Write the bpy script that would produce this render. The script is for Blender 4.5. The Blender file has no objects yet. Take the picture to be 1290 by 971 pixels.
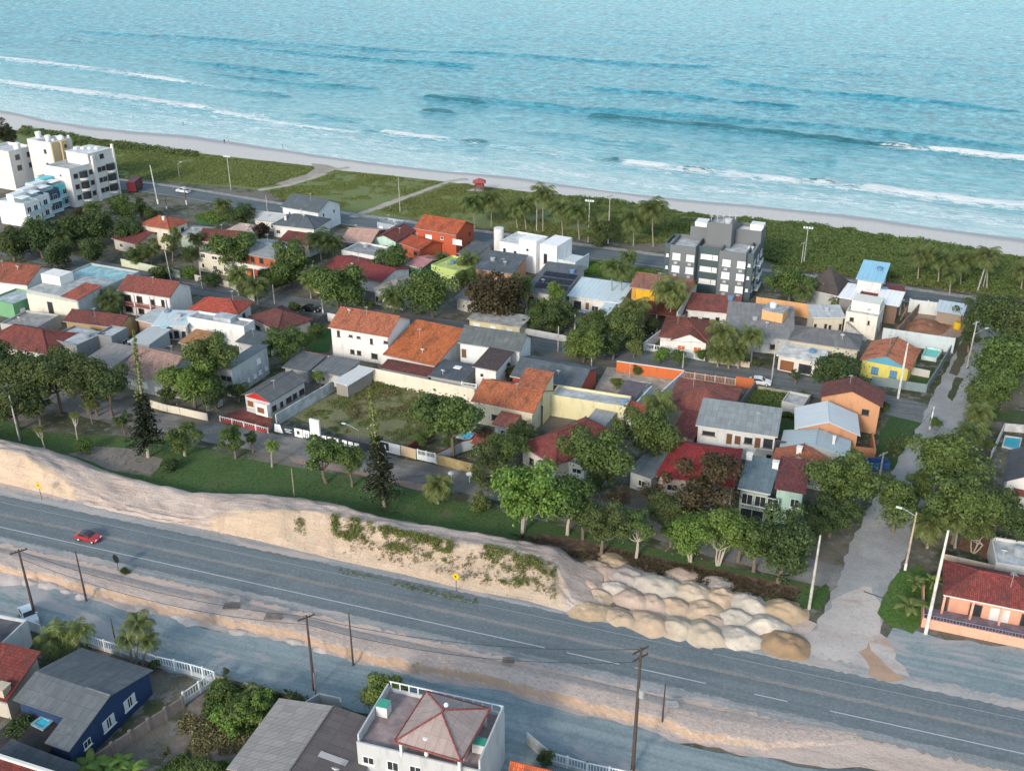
EXPOSURE = 1.05
import bpy, bmesh, math, random
import numpy as np
from mathutils import Vector, Matrix
from mathutils.geometry import tessellate_polygon

R = random.Random(7)
NR = np.random.default_rng(11)
C = bpy.context.scene.collection
V = Vector

# ---------------------------------------------------------------- camera model (a drone 90 m up, looking down 26 degrees)
F, TH, CH = 1300.0, math.radians(26), 90.0
CT, ST = math.cos(TH), math.sin(TH)

def at(px, py, z=0.0):
    u = px - 645.0; v = py - 485.5
    dx, dy, dz = u, F * CT - v * ST, -(F * ST + v * CT)
    t = (CH - z) / -dz
    return V((dx * t, dy * t, z))

def ppm(py):                                     # photo pixels per metre across the view on the ground at a row
    return CT * (py - 485.5 + F * math.tan(TH)) / CH

def height_for(p, py):                           # height of a vertical thing standing at p whose tip lies on a row
    v = py - 485.5
    return CH - p.y * (F * ST + v * CT) / (F * CT - v * ST)

def lerp_px(pts, x):
    if x <= pts[0][0]: return pts[0][1]
    for (x0, y0), (x1, y1) in zip(pts, pts[1:]):
        if x <= x1: return y0 + (y1 - y0) * (x - x0) / (x1 - x0)
    return pts[-1][1]

WX = V((0.949, -0.318, 0)); WY = V((0.318, 0.949, 0))   # along the main road / across it

# ---------------------------------------------------------------- materials
_mats = {}

class NT:
    def __init__(s, name):
        s.m = bpy.data.materials.new(name); s.m.use_nodes = True
        s.t = s.m.node_tree; s.n = s.t.nodes; s.l = s.t.links
        s.b = s.n['Principled BSDF']
        s.b.inputs['Specular IOR Level'].default_value = 0.25
    def add(s, typ, **kw):
        n = s.n.new(typ)
        for k, v in kw.items():
            if k in n.inputs.keys():
                if hasattr(v, 'is_output') or isinstance(v, bpy.types.NodeSocket): s.l.new(v, n.inputs[k])
                else: n.inputs[k].default_value = v
            else: setattr(n, k, v)
        return n
    def link(s, a, b): s.l.new(a, b)
    def pos(s): return s.add('ShaderNodeNewGeometry').outputs['Position']
    def uv(s): return s.add('ShaderNodeUVMap').outputs['UV']
    def mapping(s, vec, scale=(1, 1, 1), rot=(0, 0, 0), loc=(0, 0, 0)):
        n = s.add('ShaderNodeMapping'); s.link(vec, n.inputs['Vector'])
        n.inputs['Scale'].default_value = scale; n.inputs['Rotation'].default_value = rot; n.inputs['Location'].default_value = loc
        return n.outputs['Vector']
    def noise(s, vec, scale, detail=4, rough=0.6, dist=0.0):
        n = s.add('ShaderNodeTexNoise'); s.link(vec, n.inputs['Vector'])
        n.inputs['Scale'].default_value = scale; n.inputs['Detail'].default_value = detail
        n.inputs['Roughness'].default_value = rough; n.inputs['Distortion'].default_value = dist
        return n.outputs['Fac']
    def ramp(s, fac, a, b, lo=0.0, hi=1.0):
        n = s.add('ShaderNodeMapRange'); s.link(fac, n.inputs['Value'])
        n.inputs['From Min'].default_value = a; n.inputs['From Max'].default_value = b
        n.inputs['To Min'].default_value = lo; n.inputs['To Max'].default_value = hi
        n.interpolation_type = 'SMOOTHSTEP'
        return n.outputs['Result']
    def mix(s, fac, a, b, mode='MIX'):
        n = s.n.new('ShaderNodeMix'); n.data_type = 'RGBA'; n.blend_type = mode
        for sock, v in ((n.inputs[0], fac), (n.inputs[6], a), (n.inputs[7], b)):
            if isinstance(v, bpy.types.NodeSocket): s.link(v, sock)
            elif isinstance(v, (int, float)): sock.default_value = v
            else: sock.default_value = (*v[:3], 1)
        return n.outputs[2]
    def math(s, op, a, b=None):
        n = s.n.new('ShaderNodeMath'); n.operation = op
        for sock, v in ((n.inputs[0], a), (n.inputs[1], b)):
            if v is None: continue
            if isinstance(v, bpy.types.NodeSocket): s.link(v, sock)
            else: sock.default_value = v
        return n.outputs[0]
    def bump(s, h, strength=0.3, dist=0.05):
        n = s.n.new('ShaderNodeBump'); s.link(h, n.inputs['Height'])
        n.inputs['Strength'].default_value = strength; n.inputs['Distance'].default_value = dist
        s.link(n.outputs['Normal'], s.b.inputs['Normal'])
    def out(s, col, rough=0.8):
        if isinstance(col, bpy.types.NodeSocket): s.link(col, s.b.inputs['Base Color'])
        else: s.b.inputs['Base Color'].default_value = (*col[:3], 1)
        if isinstance(rough, bpy.types.NodeSocket): s.link(rough, s.b.inputs['Roughness'])
        else: s.b.inputs['Roughness'].default_value = rough
        return s.m

def dk(c, k): return tuple(x * k for x in c[:3])
def mx(a, b, t): return tuple(x + (y - x) * t for x, y in zip(a, b))

def M(kind, col=(0.5, 0.5, 0.5), var=1.0):
    key = (kind, tuple(round(c, 3) for c in col), var)
    if key in _mats: return _mats[key]
    t = NT(kind); c = tuple(col)
    if kind == 'tile':                           # clay roof tiles: cells, rows, lichen, pale wear
        uv = t.uv()
        br = t.add('ShaderNodeTexBrick'); t.link(t.mapping(uv), br.inputs['Vector'])
        br.offset = 0.0; br.inputs['Scale'].default_value = 1.0
        br.inputs['Brick Width'].default_value = 0.26; br.inputs['Row Height'].default_value = 0.42
        br.inputs['Mortar Size'].default_value = 0.03; br.inputs['Mortar Smooth'].default_value = 0.4
        br.inputs['Color1'].default_value = (*dk(c, 0.72), 1); br.inputs['Color2'].default_value = (*dk(c, 1.25), 1)
        br.inputs['Mortar'].default_value = (*dk(c, 0.5), 1)
        n1 = t.noise(t.mapping(uv, (1, 0.45, 1)), 0.5, 6, 0.7)
        n2 = t.noise(t.mapping(uv, (1.6, 0.5, 1), loc=(7, 3, 0)), 1.6, 5, 0.7)
        col1 = t.mix(t.ramp(n1, 0.46, 0.70, 0, 0.85 * var), br.outputs['Color'], mx(dk(c, 0.42), (0.06, 0.055, 0.05), 0.45))
        col1 = t.mix(t.ramp(n2, 0.56, 0.74, 0, 0.55 * var), col1, mx(dk(c, 1.35), (0.42, 0.36, 0.3), 0.3))
        wv = t.add('ShaderNodeTexWave'); t.link(uv, wv.inputs['Vector']); wv.inputs['Scale'].default_value = 1.2
        t.bump(t.math('ADD', wv.outputs['Fac'], br.outputs['Fac']), 0.5, 0.05)
        m = t.out(col1, 0.85)
    elif kind == 'fibro':                        # corrugated fibre cement with sheet laps and black weathering
        uv = t.uv()
        br = t.add('ShaderNodeTexBrick'); t.link(uv, br.inputs['Vector']); br.offset = 0.0
        br.inputs['Scale'].default_value = 1.0; br.inputs['Brick Width'].default_value = 1.05; br.inputs['Row Height'].default_value = 1.7
        br.inputs['Mortar Size'].default_value = 0.05; br.inputs['Mortar Smooth'].default_value = 0.6
        br.inputs['Color1'].default_value = (*dk(c, 0.9), 1); br.inputs['Color2'].default_value = (*dk(c, 1.1), 1)
        br.inputs['Mortar'].default_value = (*dk(c, 0.72), 1)
        n1 = t.noise(t.mapping(uv, (2.2, 0.35, 1)), 0.9, 6, 0.7)
        n2 = t.noise(uv, 0.35, 5, 0.65)
        col1 = t.mix(t.ramp(n1, 0.45, 0.75, 0, 0.65 * var), br.outputs['Color'], dk(c, 0.5))
        col1 = t.mix(t.ramp(n2, 0.52, 0.72, 0, 0.5 * var), col1, mx(dk(c, 1.4), (0.3, 0.3, 0.28), 0.3))
        wv = t.add('ShaderNodeTexWave'); t.link(uv, wv.inputs['Vector']); wv.inputs['Scale'].default_value = 1.6
        t.bump(wv.outputs['Fac'], 0.5, 0.05)
        m = t.out(col1, 0.9)
    elif kind == 'metal':                        # painted trapezoid sheet
        uv = t.uv()
        wv = t.add('ShaderNodeTexWave'); t.link(uv, wv.inputs['Vector']); wv.inputs['Scale'].default_value = 0.32
        wv.wave_profile = 'TRI'
        rib = t.ramp(wv.outputs['Fac'], 0.75, 0.95)
        n1 = t.noise(t.mapping(uv, (1.5, 0.3, 1)), 0.8, 5, 0.65)
        col1 = t.mix(t.ramp(n1, 0.4, 0.75, 0, 0.35 * var), c, dk(c, 0.65))
        col1 = t.mix(t.math('MULTIPLY', rib, 0.35), col1, dk(c, 0.7))
        t.bump(rib, 0.6, 0.06)
        m = t.out(col1, 0.5)
    elif kind == 'stucco':                       # painted render with rain streaks and grime
        c = dk(c, 0.86); p = t.pos()
        n1 = t.noise(t.mapping(p, (1, 1, 0.25)), 1.1, 6, 0.7)
        n2 = t.noise(p, 0.35, 5, 0.6)
        col1 = t.mix(t.ramp(n1, 0.48, 0.78, 0, 0.62 * var), c, mx(dk(c, 0.55), (0.2, 0.19, 0.17), 0.35))
        col1 = t.mix(t.ramp(n2, 0.5, 0.75, 0, 0.25 * var), col1, dk(c, 0.78))
        m = t.out(col1, 0.85)
    elif kind == 'conc':
        p = t.pos()
        n1 = t.noise(p, 0.6, 7, 0.68); n2 = t.noise(p, 4.0, 4, 0.6)
        col1 = t.mix(t.ramp(n1, 0.35, 0.7), dk(c, 0.68), dk(c, 1.2))
        col1 = t.mix(t.ramp(n2, 0.5, 0.75, 0, 0.4), col1, dk(c, 0.6))
        m = t.out(col1, 0.9)
    elif kind == 'glass':
        p = t.pos(); n = t.noise(p, 0.7, 2)
        m = t.out(t.mix(n, (0.012, 0.016, 0.02), (0.05, 0.06, 0.07)), 0.12); t.b.inputs['Specular IOR Level'].default_value = 0.5
    elif kind == 'leaf':
        g = t.add('ShaderNodeNewGeometry'); ri = g.outputs['Random Per Island']
        oi = t.add('ShaderNodeObjectInfo').outputs['Random']
        n1 = t.noise(g.outputs['Position'], 0.8, 3)
        col1 = t.mix(ri, dk(c, 0.55), mx(dk(c, 1.5), (c[1] * 1.3, c[1] * 1.45, c[2]), 0.35))
        col1 = t.mix(t.ramp(n1, 0.35, 0.7, 0, 0.5), col1, dk(c, 0.6))
        col1 = t.mix(t.math('MULTIPLY', oi, 0.55), col1, mx(c, (0.15, 0.14, 0.045), 0.6))
        m = t.out(col1, 0.62)
        tr = t.add('ShaderNodeBsdfTranslucent'); t.link(col1, tr.inputs['Color'])
        ms = t.add('ShaderNodeMixShader'); ms.inputs[0].default_value = 0.3
        t.link(t.b.outputs[0], ms.inputs[1]); t.link(tr.outputs[0], ms.inputs[2])
        t.link(ms.outputs[0], t.n['Material Output'].inputs['Surface'])
    elif kind == 'bark':
        p = t.pos(); n1 = t.noise(t.mapping(p, (1, 1, 0.3)), 5, 4)
        m = t.out(t.mix(n1, dk(c, 0.55), dk(c, 1.35)), 0.95)
    elif kind == 'grass':
        p = t.pos()
        n1 = t.noise(p, 0.22, 7, 0.65); n2 = t.noise(p, 2.2, 6, 0.75); n3 = t.noise(p, 0.06, 4, 0.6)
        col1 = t.mix(t.ramp(n2, 0.3, 0.7), dk(c, 0.55), dk(c, 1.4))
        col1 = t.mix(t.ramp(n1, 0.5, 0.72, 0, 0.75 * var), col1, mx(c, (0.14, 0.12, 0.07), 0.6))
        col1 = t.mix(t.ramp(n3, 0.4, 0.7, 0, 0.4), col1, dk(c, 0.65))
        t.bump(n2, 0.5, 0.15)
        m = t.out(col1, 0.95)
    elif kind == 'paint':
        p = t.pos(); n1 = t.noise(p, 1.5, 4)
        m = t.out(t.mix(t.ramp(n1, 0.4, 0.8, 0, 0.25 * var), c, dk(c, 0.7)), 0.55)
    elif kind == 'gloss':
        t.b.inputs['Coat Weight'].default_value = 0.6; t.b.inputs['Specular IOR Level'].default_value = 0.5
        p = t.pos(); n1 = t.noise(p, 3, 3)
        m = t.out(t.mix(n1, dk(c, 0.85), dk(c, 1.1)), 0.3)
    elif kind == 'pool':
        p = t.pos(); n1 = t.noise(p, 1.2, 3)
        t.b.inputs['Specular IOR Level'].default_value = 0.5
        t.bump(n1, 0.15, 0.05)
        m = t.out(t.mix(n1, dk(c, 0.8), dk(c, 1.15)), 0.12)
    elif kind == 'sand':
        p = t.pos(); q = t.mapping(p, (1, 1, 1), (0, 0, 0.32))
        n1 = t.noise(q, 0.25, 7, 0.65); n2 = t.noise(q, 2.5, 6, 0.7)
        n0 = t.noise(q, 0.9, 6, 0.7)
        col1 = t.mix(t.ramp(n1, 0.35, 0.68), dk(c, 0.82), dk(c, 1.1)); col1 = t.mix(t.ramp(n0, 0.45, 0.7, 0, 0.6), col1, mx(dk(c, 0.85), (0.42, 0.33, 0.25), 0.5))
        col1 = t.mix(t.ramp(n2, 0.45, 0.75, 0, 0.45), col1, mx(dk(c, 0.65), (0.3, 0.2, 0.15), 0.3))
        n3 = t.noise(p, 7.0, 5, 0.75)
        col1 = t.mix(t.ramp(n3, 0.5, 0.8, 0, 0.3), col1, dk(c, 0.75))
        t.bump(t.math('ADD', n2, n3), 0.35, 0.12)
        m = t.out(col1, 0.95)
    m.name = kind
    _mats[key] = m
    return m

# ---------------------------------------------------------------- mesh builder
class MB:
    def __init__(s): s.v = []; s.f = []; s.mi = []
    def poly(s, pts, mi=0):
        i = len(s.v); s.v += [V(p) for p in pts]; s.f.append(list(range(i, i + len(pts)))); s.mi.append(mi)
    def box(s, o, a, b, c, mi=0):                # corner and three edge vectors (right-handed)
        o, a, b, c = V(o), V(a), V(b), V(c)
        i = len(s.v)
        s.v += [o, o + a, o + a + b, o + b, o + c, o + a + c, o + a + b + c, o + b + c]
        for q in ((0, 3, 2, 1), (4, 5, 6, 7), (0, 1, 5, 4), (1, 2, 6, 5), (2, 3, 7, 6), (3, 0, 4, 7)):
            s.f.append([i + k for k in q]); s.mi.append(mi)
    def slab(s, pts, th, mi=0):                  # planar polygon (counter-clockwise from above) thickened downwards
        pts = [V(p) for p in pts]; n = len(pts); i = len(s.v)
        s.v += pts + [p - V((0, 0, th)) for p in pts]
        s.f.append([i + k for k in range(n)]); s.mi.append(mi)
        s.f.append([i + n + k for k in reversed(range(n))]); s.mi.append(mi)
        for k in range(n):
            j = (k + 1) % n
            s.f.append([i + k, i + n + k, i + n + j, i + j]); s.mi.append(mi)
    def tube(s, p, r, n=6, mi=0, cap=True):
        p = [V(q) for q in p]; rings = []
        for k, q in enumerate(p):
            d = (p[min(k + 1, len(p) - 1)] - p[max(k - 1, 0)]).normalized()
            a = d.orthogonal().normalized() if k == 0 else (a - d * a.dot(d)).normalized()
            b = d.cross(a); i = len(s.v); rr = r[k] if isinstance(r, (list, tuple)) else r
            s.v += [q + (a * math.cos(2 * math.pi * j / n) + b * math.sin(2 * math.pi * j / n)) * rr for j in range(n)]
            rings.append(i)
        for i, k in zip(rings, rings[1:]):
            for j in range(n):
                s.f.append([i + j, i + (j + 1) % n, k + (j + 1) % n, k + j]); s.mi.append(mi)
        if cap:
            s.f.append([rings[0] + j for j in reversed(range(n))]); s.mi.append(mi)
            s.f.append([rings[-1] + j for j in range(n)]); s.mi.append(mi)
    def ball(s, c, r, n=8, mi=0):
        c = V(c); pts = []; rr = []
        for k in range(n + 1):
            a = math.pi * k / n; pts.append(c + V((0, 0, -r * math.cos(a)))); rr.append(max(0.001, r * math.sin(a)))
        s.tube(pts, rr, n + 2, mi, False)
    def build(s, name, mats, parent=None, smooth=False, uv=True):
        mats = mats if isinstance(mats, (list, tuple)) else [mats]
        me = bpy.data.meshes.new(name); o = bpy.data.objects.new(name, me)
        off = V((0, 0, 0)); q = parent
        while q is not None: off += q.location; q = q.parent
        me.from_pydata([tuple(v - off) for v in s.v], [], s.f)
        for m in mats: me.materials.append(m)
        if len(mats) > 1: me.polygons.foreach_set('material_index', s.mi)
        if uv:
            lay = me.uv_layers.new(name='UVMap'); dat = lay.data
            for p, f in zip(me.polygons, s.f):
                n = p.normal
                if abs(n.z) > 0.999: a, b = WX, WY
                else:
                    a = V((-n.y, n.x, 0)).normalized(); b = n.cross(a)
                for li, vi in zip(p.loop_indices, f):
                    q = s.v[vi]; dat[li].uv = (q.dot(a), q.dot(b))
        if smooth: me.polygons.foreach_set('use_smooth', [True] * len(me.polygons))
        C.objects.link(o)
        if parent is not None: o.parent = parent
        return o

def tag(o, label, cat, group=None, kind=None):
    if label: o['label'] = label
    if cat: o['category'] = cat
    if group: o['group'] = group
    if kind: o['kind'] = kind
    return o

def thing(name, label, cat, loc, group=None):
    o = bpy.data.objects.new(name, None); C.objects.link(o); o.location = loc
    o.empty_display_size = 0.5
    return tag(o, label, cat, group)

def copy_tree(o, loc=None, parent=None, label=None, rz=None, scale=None):
    c = o.copy(); C.objects.link(c)
    if parent is not None: c.parent = parent
    if loc is not None: c.location = loc
    if label: c['label'] = label
    if rz is not None: c.rotation_euler = (0, 0, rz)
    if scale is not None: c.scale = (scale,) * 3
    for ch in list(o.children): copy_tree(ch, parent=c)
    return c

def sheet(name, pts, z, mat, label=None, kind='structure', world=False, rag=0.0, step=1.2):
    w = [V((p[0], p[1], z)) if world else (lambda q: V((q.x, q.y, z)))(at(p[0], p[1])) for p in pts]
    if not rag and name in ('lawn', 'soil') and not world: rag = 0.35
    if rag:
        out = []
        for a, b in zip(w, w[1:] + w[:1]):
            L = (b - a).length; m_ = max(1, int(L / step)); n = V((-(b - a).y, (b - a).x, 0)).normalized(); g = 0.0
            for k in range(m_):
                g = 0.7 * g + R.uniform(-1, 1) * rag * 0.7; out.append(a.lerp(b, k / m_) + n * g * math.sin(math.pi * min(1, (k + .3) / m_)) ** .5)
        w = out
    mb = MB(); i = 0; mb.v = w
    for t in tessellate_polygon([w]):
        a, b, c = t
        if (w[b] - w[a]).cross(w[c] - w[a]).z < 0: t = (a, c, b)
        mb.f.append(list(t)); mb.mi.append(0)
    o = mb.build(name, mat); o['kind'] = kind
    if label: o['label'] = label
    return o

def smooth_line(w, n=6):
    out = []
    for k in range(len(w) - 1):
        p0 = w[max(k - 1, 0)]; p1 = w[k]; p2 = w[k + 1]; p3 = w[min(k + 2, len(w) - 1)]
        for j in range(n):
            t = j / n
            out.append(0.5 * ((2 * p1) + (p2 - p0) * t + (2 * p0 - 5 * p1 + 4 * p2 - p3) * t * t + (3 * p1 - p0 - 3 * p2 + p3) * t ** 3))
    return out + [w[-1]]

def ribbon(name, pts, width, z, mat, off=0.0, world=False, ragged=0.0, kind='structure'):
    w = pts if world else [at(*p) for p in pts]
    w = smooth_line([V((p.x, p.y, z)) for p in w], 8)
    mb = MB(); L = []
    for k, p in enumerate(w):
        d = (w[min(k + 1, len(w) - 1)] - w[max(k - 1, 0)]).normalized(); n = V((-d.y, d.x, 0))
        L.append((p + n * (off + width / 2 + R.uniform(-1, 1) * ragged), p + n * (off - width / 2 + R.uniform(-1, 1) * ragged)))
    for (a, b), (c, d) in zip(L, L[1:]): mb.poly([b, d, c, a])
    o = mb.build(name, mat); o['kind'] = kind
    return o
# ================================================================ world, sun, camera
SUN_EL = math.radians(24); SUN_DIR = V((0.50, 0.866, 0)).normalized()      # the way the light travels (horizontally)
w = bpy.data.worlds.new('World'); bpy.context.scene.world = w; w.use_nodes = True
sky = w.node_tree.nodes.new('ShaderNodeTexSky'); sky.sky_type = 'NISHITA'; sky.sun_disc = False
sky.sun_elevation = SUN_EL; sky.sun_rotation = math.atan2(-SUN_DIR.x, -SUN_DIR.y)
sky.air_density = 1.0; sky.dust_density = 1.0; sky.ozone_density = 1.0
hsv = w.node_tree.nodes.new('ShaderNodeHueSaturation'); hsv.inputs['Saturation'].default_value = 0.78; hsv.inputs['Hue'].default_value = 0.485
w.node_tree.links.new(sky.outputs[0], hsv.inputs['Color']); w.node_tree.links.new(hsv.outputs[0], w.node_tree.nodes['Background'].inputs['Color'])
w.node_tree.nodes['Background'].inputs['Strength'].default_value = 0.15
sl = bpy.data.lights.new('sun', 'SUN'); sl.energy = 1.35; sl.angle = math.radians(10.0); sl.color = (1.0, 0.88, 0.72)
so = bpy.data.objects.new('sun', sl); C.objects.link(so)
ld = V((SUN_DIR.x * math.cos(SUN_EL), SUN_DIR.y * math.cos(SUN_EL), -math.sin(SUN_EL)))
so.rotation_euler = ld.to_track_quat('-Z', 'Y').to_euler()
cd = bpy.data.cameras.new('camera'); co = bpy.data.objects.new('camera', cd); C.objects.link(co)
co.location = (0, 0, CH); co.rotation_euler = (math.pi / 2 - TH, 0, 0)
cd.sensor_width = 36; cd.lens = F / 1290 * 36; cd.clip_end = 40000; cd.clip_start = 1
bpy.context.scene.camera = co
vs = bpy.context.scene.view_settings
vs.view_transform = 'Standard'; vs.look = 'None'; vs.exposure = EXPOSURE; vs.gamma = 1; vs.use_curve_mapping = False
bpy.context.scene.cycles.max_bounces = 5; bpy.context.scene.cycles.transparent_max_bounces = 4
bpy.context.scene.cycles.use_denoising = True

# ================================================================ ground
def m_ground():
    t = NT('ground'); p = t.pos(); q = t.mapping(p, (1, 1, 1), (0, 0, 0.32))
    n1 = t.noise(q, 0.07, 6, 0.62); n2 = t.noise(q, 0.5, 6, 0.7); n3 = t.noise(q, 3, 5, 0.7)
    c = t.mix(t.ramp(n1, 0.42, 0.58), (0.05, 0.06, 0.028), (0.15, 0.135, 0.11))
    c = t.mix(t.ramp(n2, 0.5, 0.62), c, (0.17, 0.165, 0.155))
    c = t.mix(t.ramp(n3, 0.45, 0.75, 0, 0.5), c, (0.04, 0.04, 0.03))
    t.bump(n3, 0.4, 0.1)
    return t.out(c, 0.95)
mb = MB(); mb.poly([(-30000, -3000, -0.6), (30000, -3000, -0.6), (30000, 30000, -0.6), (-30000, 30000, -0.6)])
mb.build('terrain', M('sand', (0.3, 0.27, 0.22)))['kind'] = 'structure'
# the town's ground ends at the beach
BEACH_IN = [(-60, 145), (0, 152), (40, 160), (100, 171), (150, 178), (250, 190), (300, 196), (360, 203), (400, 208), (430, 213), (480, 219), (560, 228), (650, 238), (700, 245), (760, 250), (850, 264), (950, 275), (1000, 279), (1100, 292), (1180, 303), (1240, 313), (1290, 323), (1360, 337)]
WATER = [(-60, 128), (0, 139), (20, 141), (55, 151), (100, 157), (120, 160), (180, 166), (240, 170), (300, 179), (365, 189), (430, 199), (500, 208), (560, 215), (650, 222), (700, 230), (760, 239), (820, 246), (880, 252), (940, 257), (1000, 263), (1060, 269), (1100, 274), (1150, 282), (1200, 289), (1240, 294), (1290, 299), (1360, 309)]
gp = [(p[0], p[1] - 8) for p in BEACH_IN]
gw = [at(*p) for p in gp]
gw = [gw[0] + V((-900, 420, 0))] + gw + [gw[-1] + V((900, -420, 0)), V((1200, -300, 0)), V((-1200, -300, 0))]
sheet('ground', gw, 0.0, m_ground(), world=True)

def m_asphalt(name, base, light, streak=0.45, patch=None, iso=False):
    t = NT(name); uv = t.uv(); p = t.pos(); q = p if iso else uv
    n1 = t.noise(t.mapping(q, (0.15, 0.15, 1) if iso else (0.02, 0.8, 1)), 1.0, 6, 0.65); n2 = t.noise(p, 0.35, 8, 0.72); n3 = t.noise(t.mapping(q, (0.7, 0.7, 1) if iso else (0.22, 1.6, 1)), 1.0, 7, 0.74, 0.5); n4 = t.noise(p, 2.4, 5, 0.75)
    c = t.mix(t.ramp(n1, 0.36, 0.64), base, light)
    c = t.mix(t.ramp(n2, 0.48, 0.7, 0, 0.55), c, dk(base, 0.78))
    c = t.mix(t.ramp(n3, 0.52, 0.75, 0, streak), c, mx(light, (0.34, 0.32, 0.3), 0.4))
    c = t.mix(t.ramp(n4, 0.45, 0.7, 0, 0.5), c, dk(base, 0.66)); c = t.mix(t.ramp(n4, 0.46, 0.34, 0, 0.35), c, mx(light, (0.4, 0.39, 0.38), 0.5))
    if patch:
        n5 = t.noise(t.mapping(uv, (0.045, 0.12, 1), loc=(3, 8, 0)), 1.0, 8, 0.7, 0.7); c = t.mix(t.ramp(n5, 0.53, 0.62, 0, 0.8), c, patch)
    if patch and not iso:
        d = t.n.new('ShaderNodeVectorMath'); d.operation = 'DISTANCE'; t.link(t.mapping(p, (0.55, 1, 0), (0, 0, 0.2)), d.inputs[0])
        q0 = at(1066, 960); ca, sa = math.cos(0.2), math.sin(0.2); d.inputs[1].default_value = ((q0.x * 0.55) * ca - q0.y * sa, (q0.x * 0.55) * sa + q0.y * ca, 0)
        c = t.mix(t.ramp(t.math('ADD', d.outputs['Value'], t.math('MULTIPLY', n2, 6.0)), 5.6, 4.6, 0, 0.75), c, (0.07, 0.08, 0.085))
    t.bump(n4, 0.25, 0.05)
    return t.out(c, 0.9)
ASPH = m_asphalt('asphalt', (0.085, 0.105, 0.115), (0.13, 0.155, 0.165))
ASPH_OLD = m_asphalt('old_asphalt', (0.1, 0.11, 0.115), (0.17, 0.18, 0.18))
GRAVEL = m_asphalt('gravel', (0.165, 0.215, 0.228), (0.25, 0.30, 0.31), 0.5, (0.36, 0.33, 0.32))
COBBLE = m_asphalt('cobble', (0.26, 0.265, 0.265), (0.34, 0.34, 0.335), 0.4, None, True)

def m_pinksand(name='pink_sand'):
    t = NT(name); uv = t.uv(); p = t.pos()
    n1 = t.noise(t.mapping(uv, (0.09, 0.5, 1)), 1.0, 7, 0.68, 0.6)
    n2 = t.noise(t.mapping(uv, (0.5, 0.9, 1)), 1.0, 7, 0.72, 0.4)
    n3 = t.noise(p, 3.0, 5, 0.7); n4 = t.noise(t.mapping(uv, (0.05, 0.16, 1), loc=(31, 5, 0)), 1.0, 6, 0.7, 0.8)
    c = t.mix(t.ramp(n1, 0.35, 0.62), (0.43, 0.335, 0.285), (0.55, 0.44, 0.375))
    c = t.mix(t.ramp(n4, 0.53, 0.64, 0, 0.55), c, (0.29, 0.30, 0.30))
    c = t.mix(t.ramp(n2, 0.53, 0.7, 0, 0.55), c, (0.34, 0.235, 0.17))
    c = t.mix(t.ramp(n2, 0.42, 0.3, 0, 0.5), c, (0.2, 0.17, 0.155))
    c = t.mix(t.ramp(n3, 0.5, 0.75, 0, 0.5), c, (0.24, 0.19, 0.165))
    t.bump(t.math('ADD', n2, n3), 0.6, 0.2)
    return t.out(c, 0.95)
PINK = m_pinksand()

# the shoulders and the whole worn corridor beside the road: pink sand, then gravel, then asphalt
sheet('sand_shoulder', [(-120, 575), (0, 590), (200, 640), (480, 715), (720, 765), (1000, 770), (1090, 800), (1150, 850), (1420, 905), (1420, 1010), (1000, 960), (700, 900), (300, 800), (0, 735), (-120, 700)], 0.02, PINK, rag=0.8)
# service road of grey-blue gravel on the near side
sheet('gravel_road', [(-140, 690), (-60, 712), (0, 725), (45, 737), (110, 752), (200, 775), (300, 797), (380, 813), (445, 836), (520, 851), (600, 864), (700, 891), (760, 907), (830, 924), (890, 945), (960, 952), (1060, 968), (1180, 985), (1420, 1040), (1420, 1150), (1000, 1100), (680, 1000), (560, 930), (470, 900), (270, 862), (120, 815), (0, 780), (-140, 745)], 0.045, GRAVEL, rag=0.6)
sheet('gravel_apron', [(1128, 788), (1160, 795), (1220, 805), (1290, 815), (1450, 840), (1450, 930), (1290, 893), (1200, 874), (1140, 858), (1112, 838), (1105, 805)], 0.04, GRAVEL, rag=0.9)
ribbon('gravel_street', [(1020, 860), (1062, 800), (1092, 735), (1102, 700), (1128, 645), (1158, 590), (1184, 542), (1204, 498), (1222, 460), (1240, 422), (1262, 380)], 7.6, 0.05, COBBLE, ragged=0.3)
sheet('sand_apron', [(985, 838), (1010, 800), (1040, 770), (1062, 748), (1100, 740), (1112, 790), (1128, 830), (1150, 858), (1100, 872), (1040, 862)], 0.056, m_asphalt('dusty_gravel', (0.40, 0.365, 0.34), (0.50, 0.45, 0.415), 0.5, (0.36, 0.25, 0.19), True), rag=1.0)
sheet('soil', [(1082, 822), (1098, 808), (1108, 830), (1128, 846), (1142, 858), (1120, 858), (1090, 850)], 0.062, M('sand', (0.40, 0.27, 0.19)), rag=0.9)
# middle street, lot-front street and beach road
ribbon('street', [(-160, 272), (-40, 303), (130, 339), (300, 371), (420, 391), (560, 412), (700, 435), (860, 459), (940, 471), (1020, 487), (1090, 503), (1190, 527)], 8.5, 0.03, ASPH_OLD)
ribbon('dirt_street', [(-140, 452), (0, 488), (110, 513), (190, 530), (330, 556), (420, 573), (540, 598), (640, 618), (760, 646), (880, 679), (980, 708), (1080, 735)], 6.5, 0.03, m_asphalt('dirt_road', (0.16, 0.16, 0.155), (0.24, 0.23, 0.22), 0.5, (0.12, 0.11, 0.1), True), ragged=0.3)
ribbon('beach_road', [(-120, 205), (0, 217), (110, 228), (230, 243), (350, 264), (450, 279), (600, 299), (720, 315), (840, 331), (980, 352), (1100, 367), (1200, 381), (1290, 394), (1420, 415)], 9.0, 0.03, ASPH)
ribbon('pavement', [(-120, 200), (0, 211), (110, 222), (230, 237), (350, 256.5), (450, 271), (600, 291), (720, 307), (840, 323), (980, 343), (1100, 358), (1200, 372), (1290, 384), (1420, 404)], 2.2, 0.12, M('conc', (0.3, 0.29, 0.28)), ragged=0.1)
WHITE_LINE = M('paint', (0.40, 0.42, 0.425))
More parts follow.
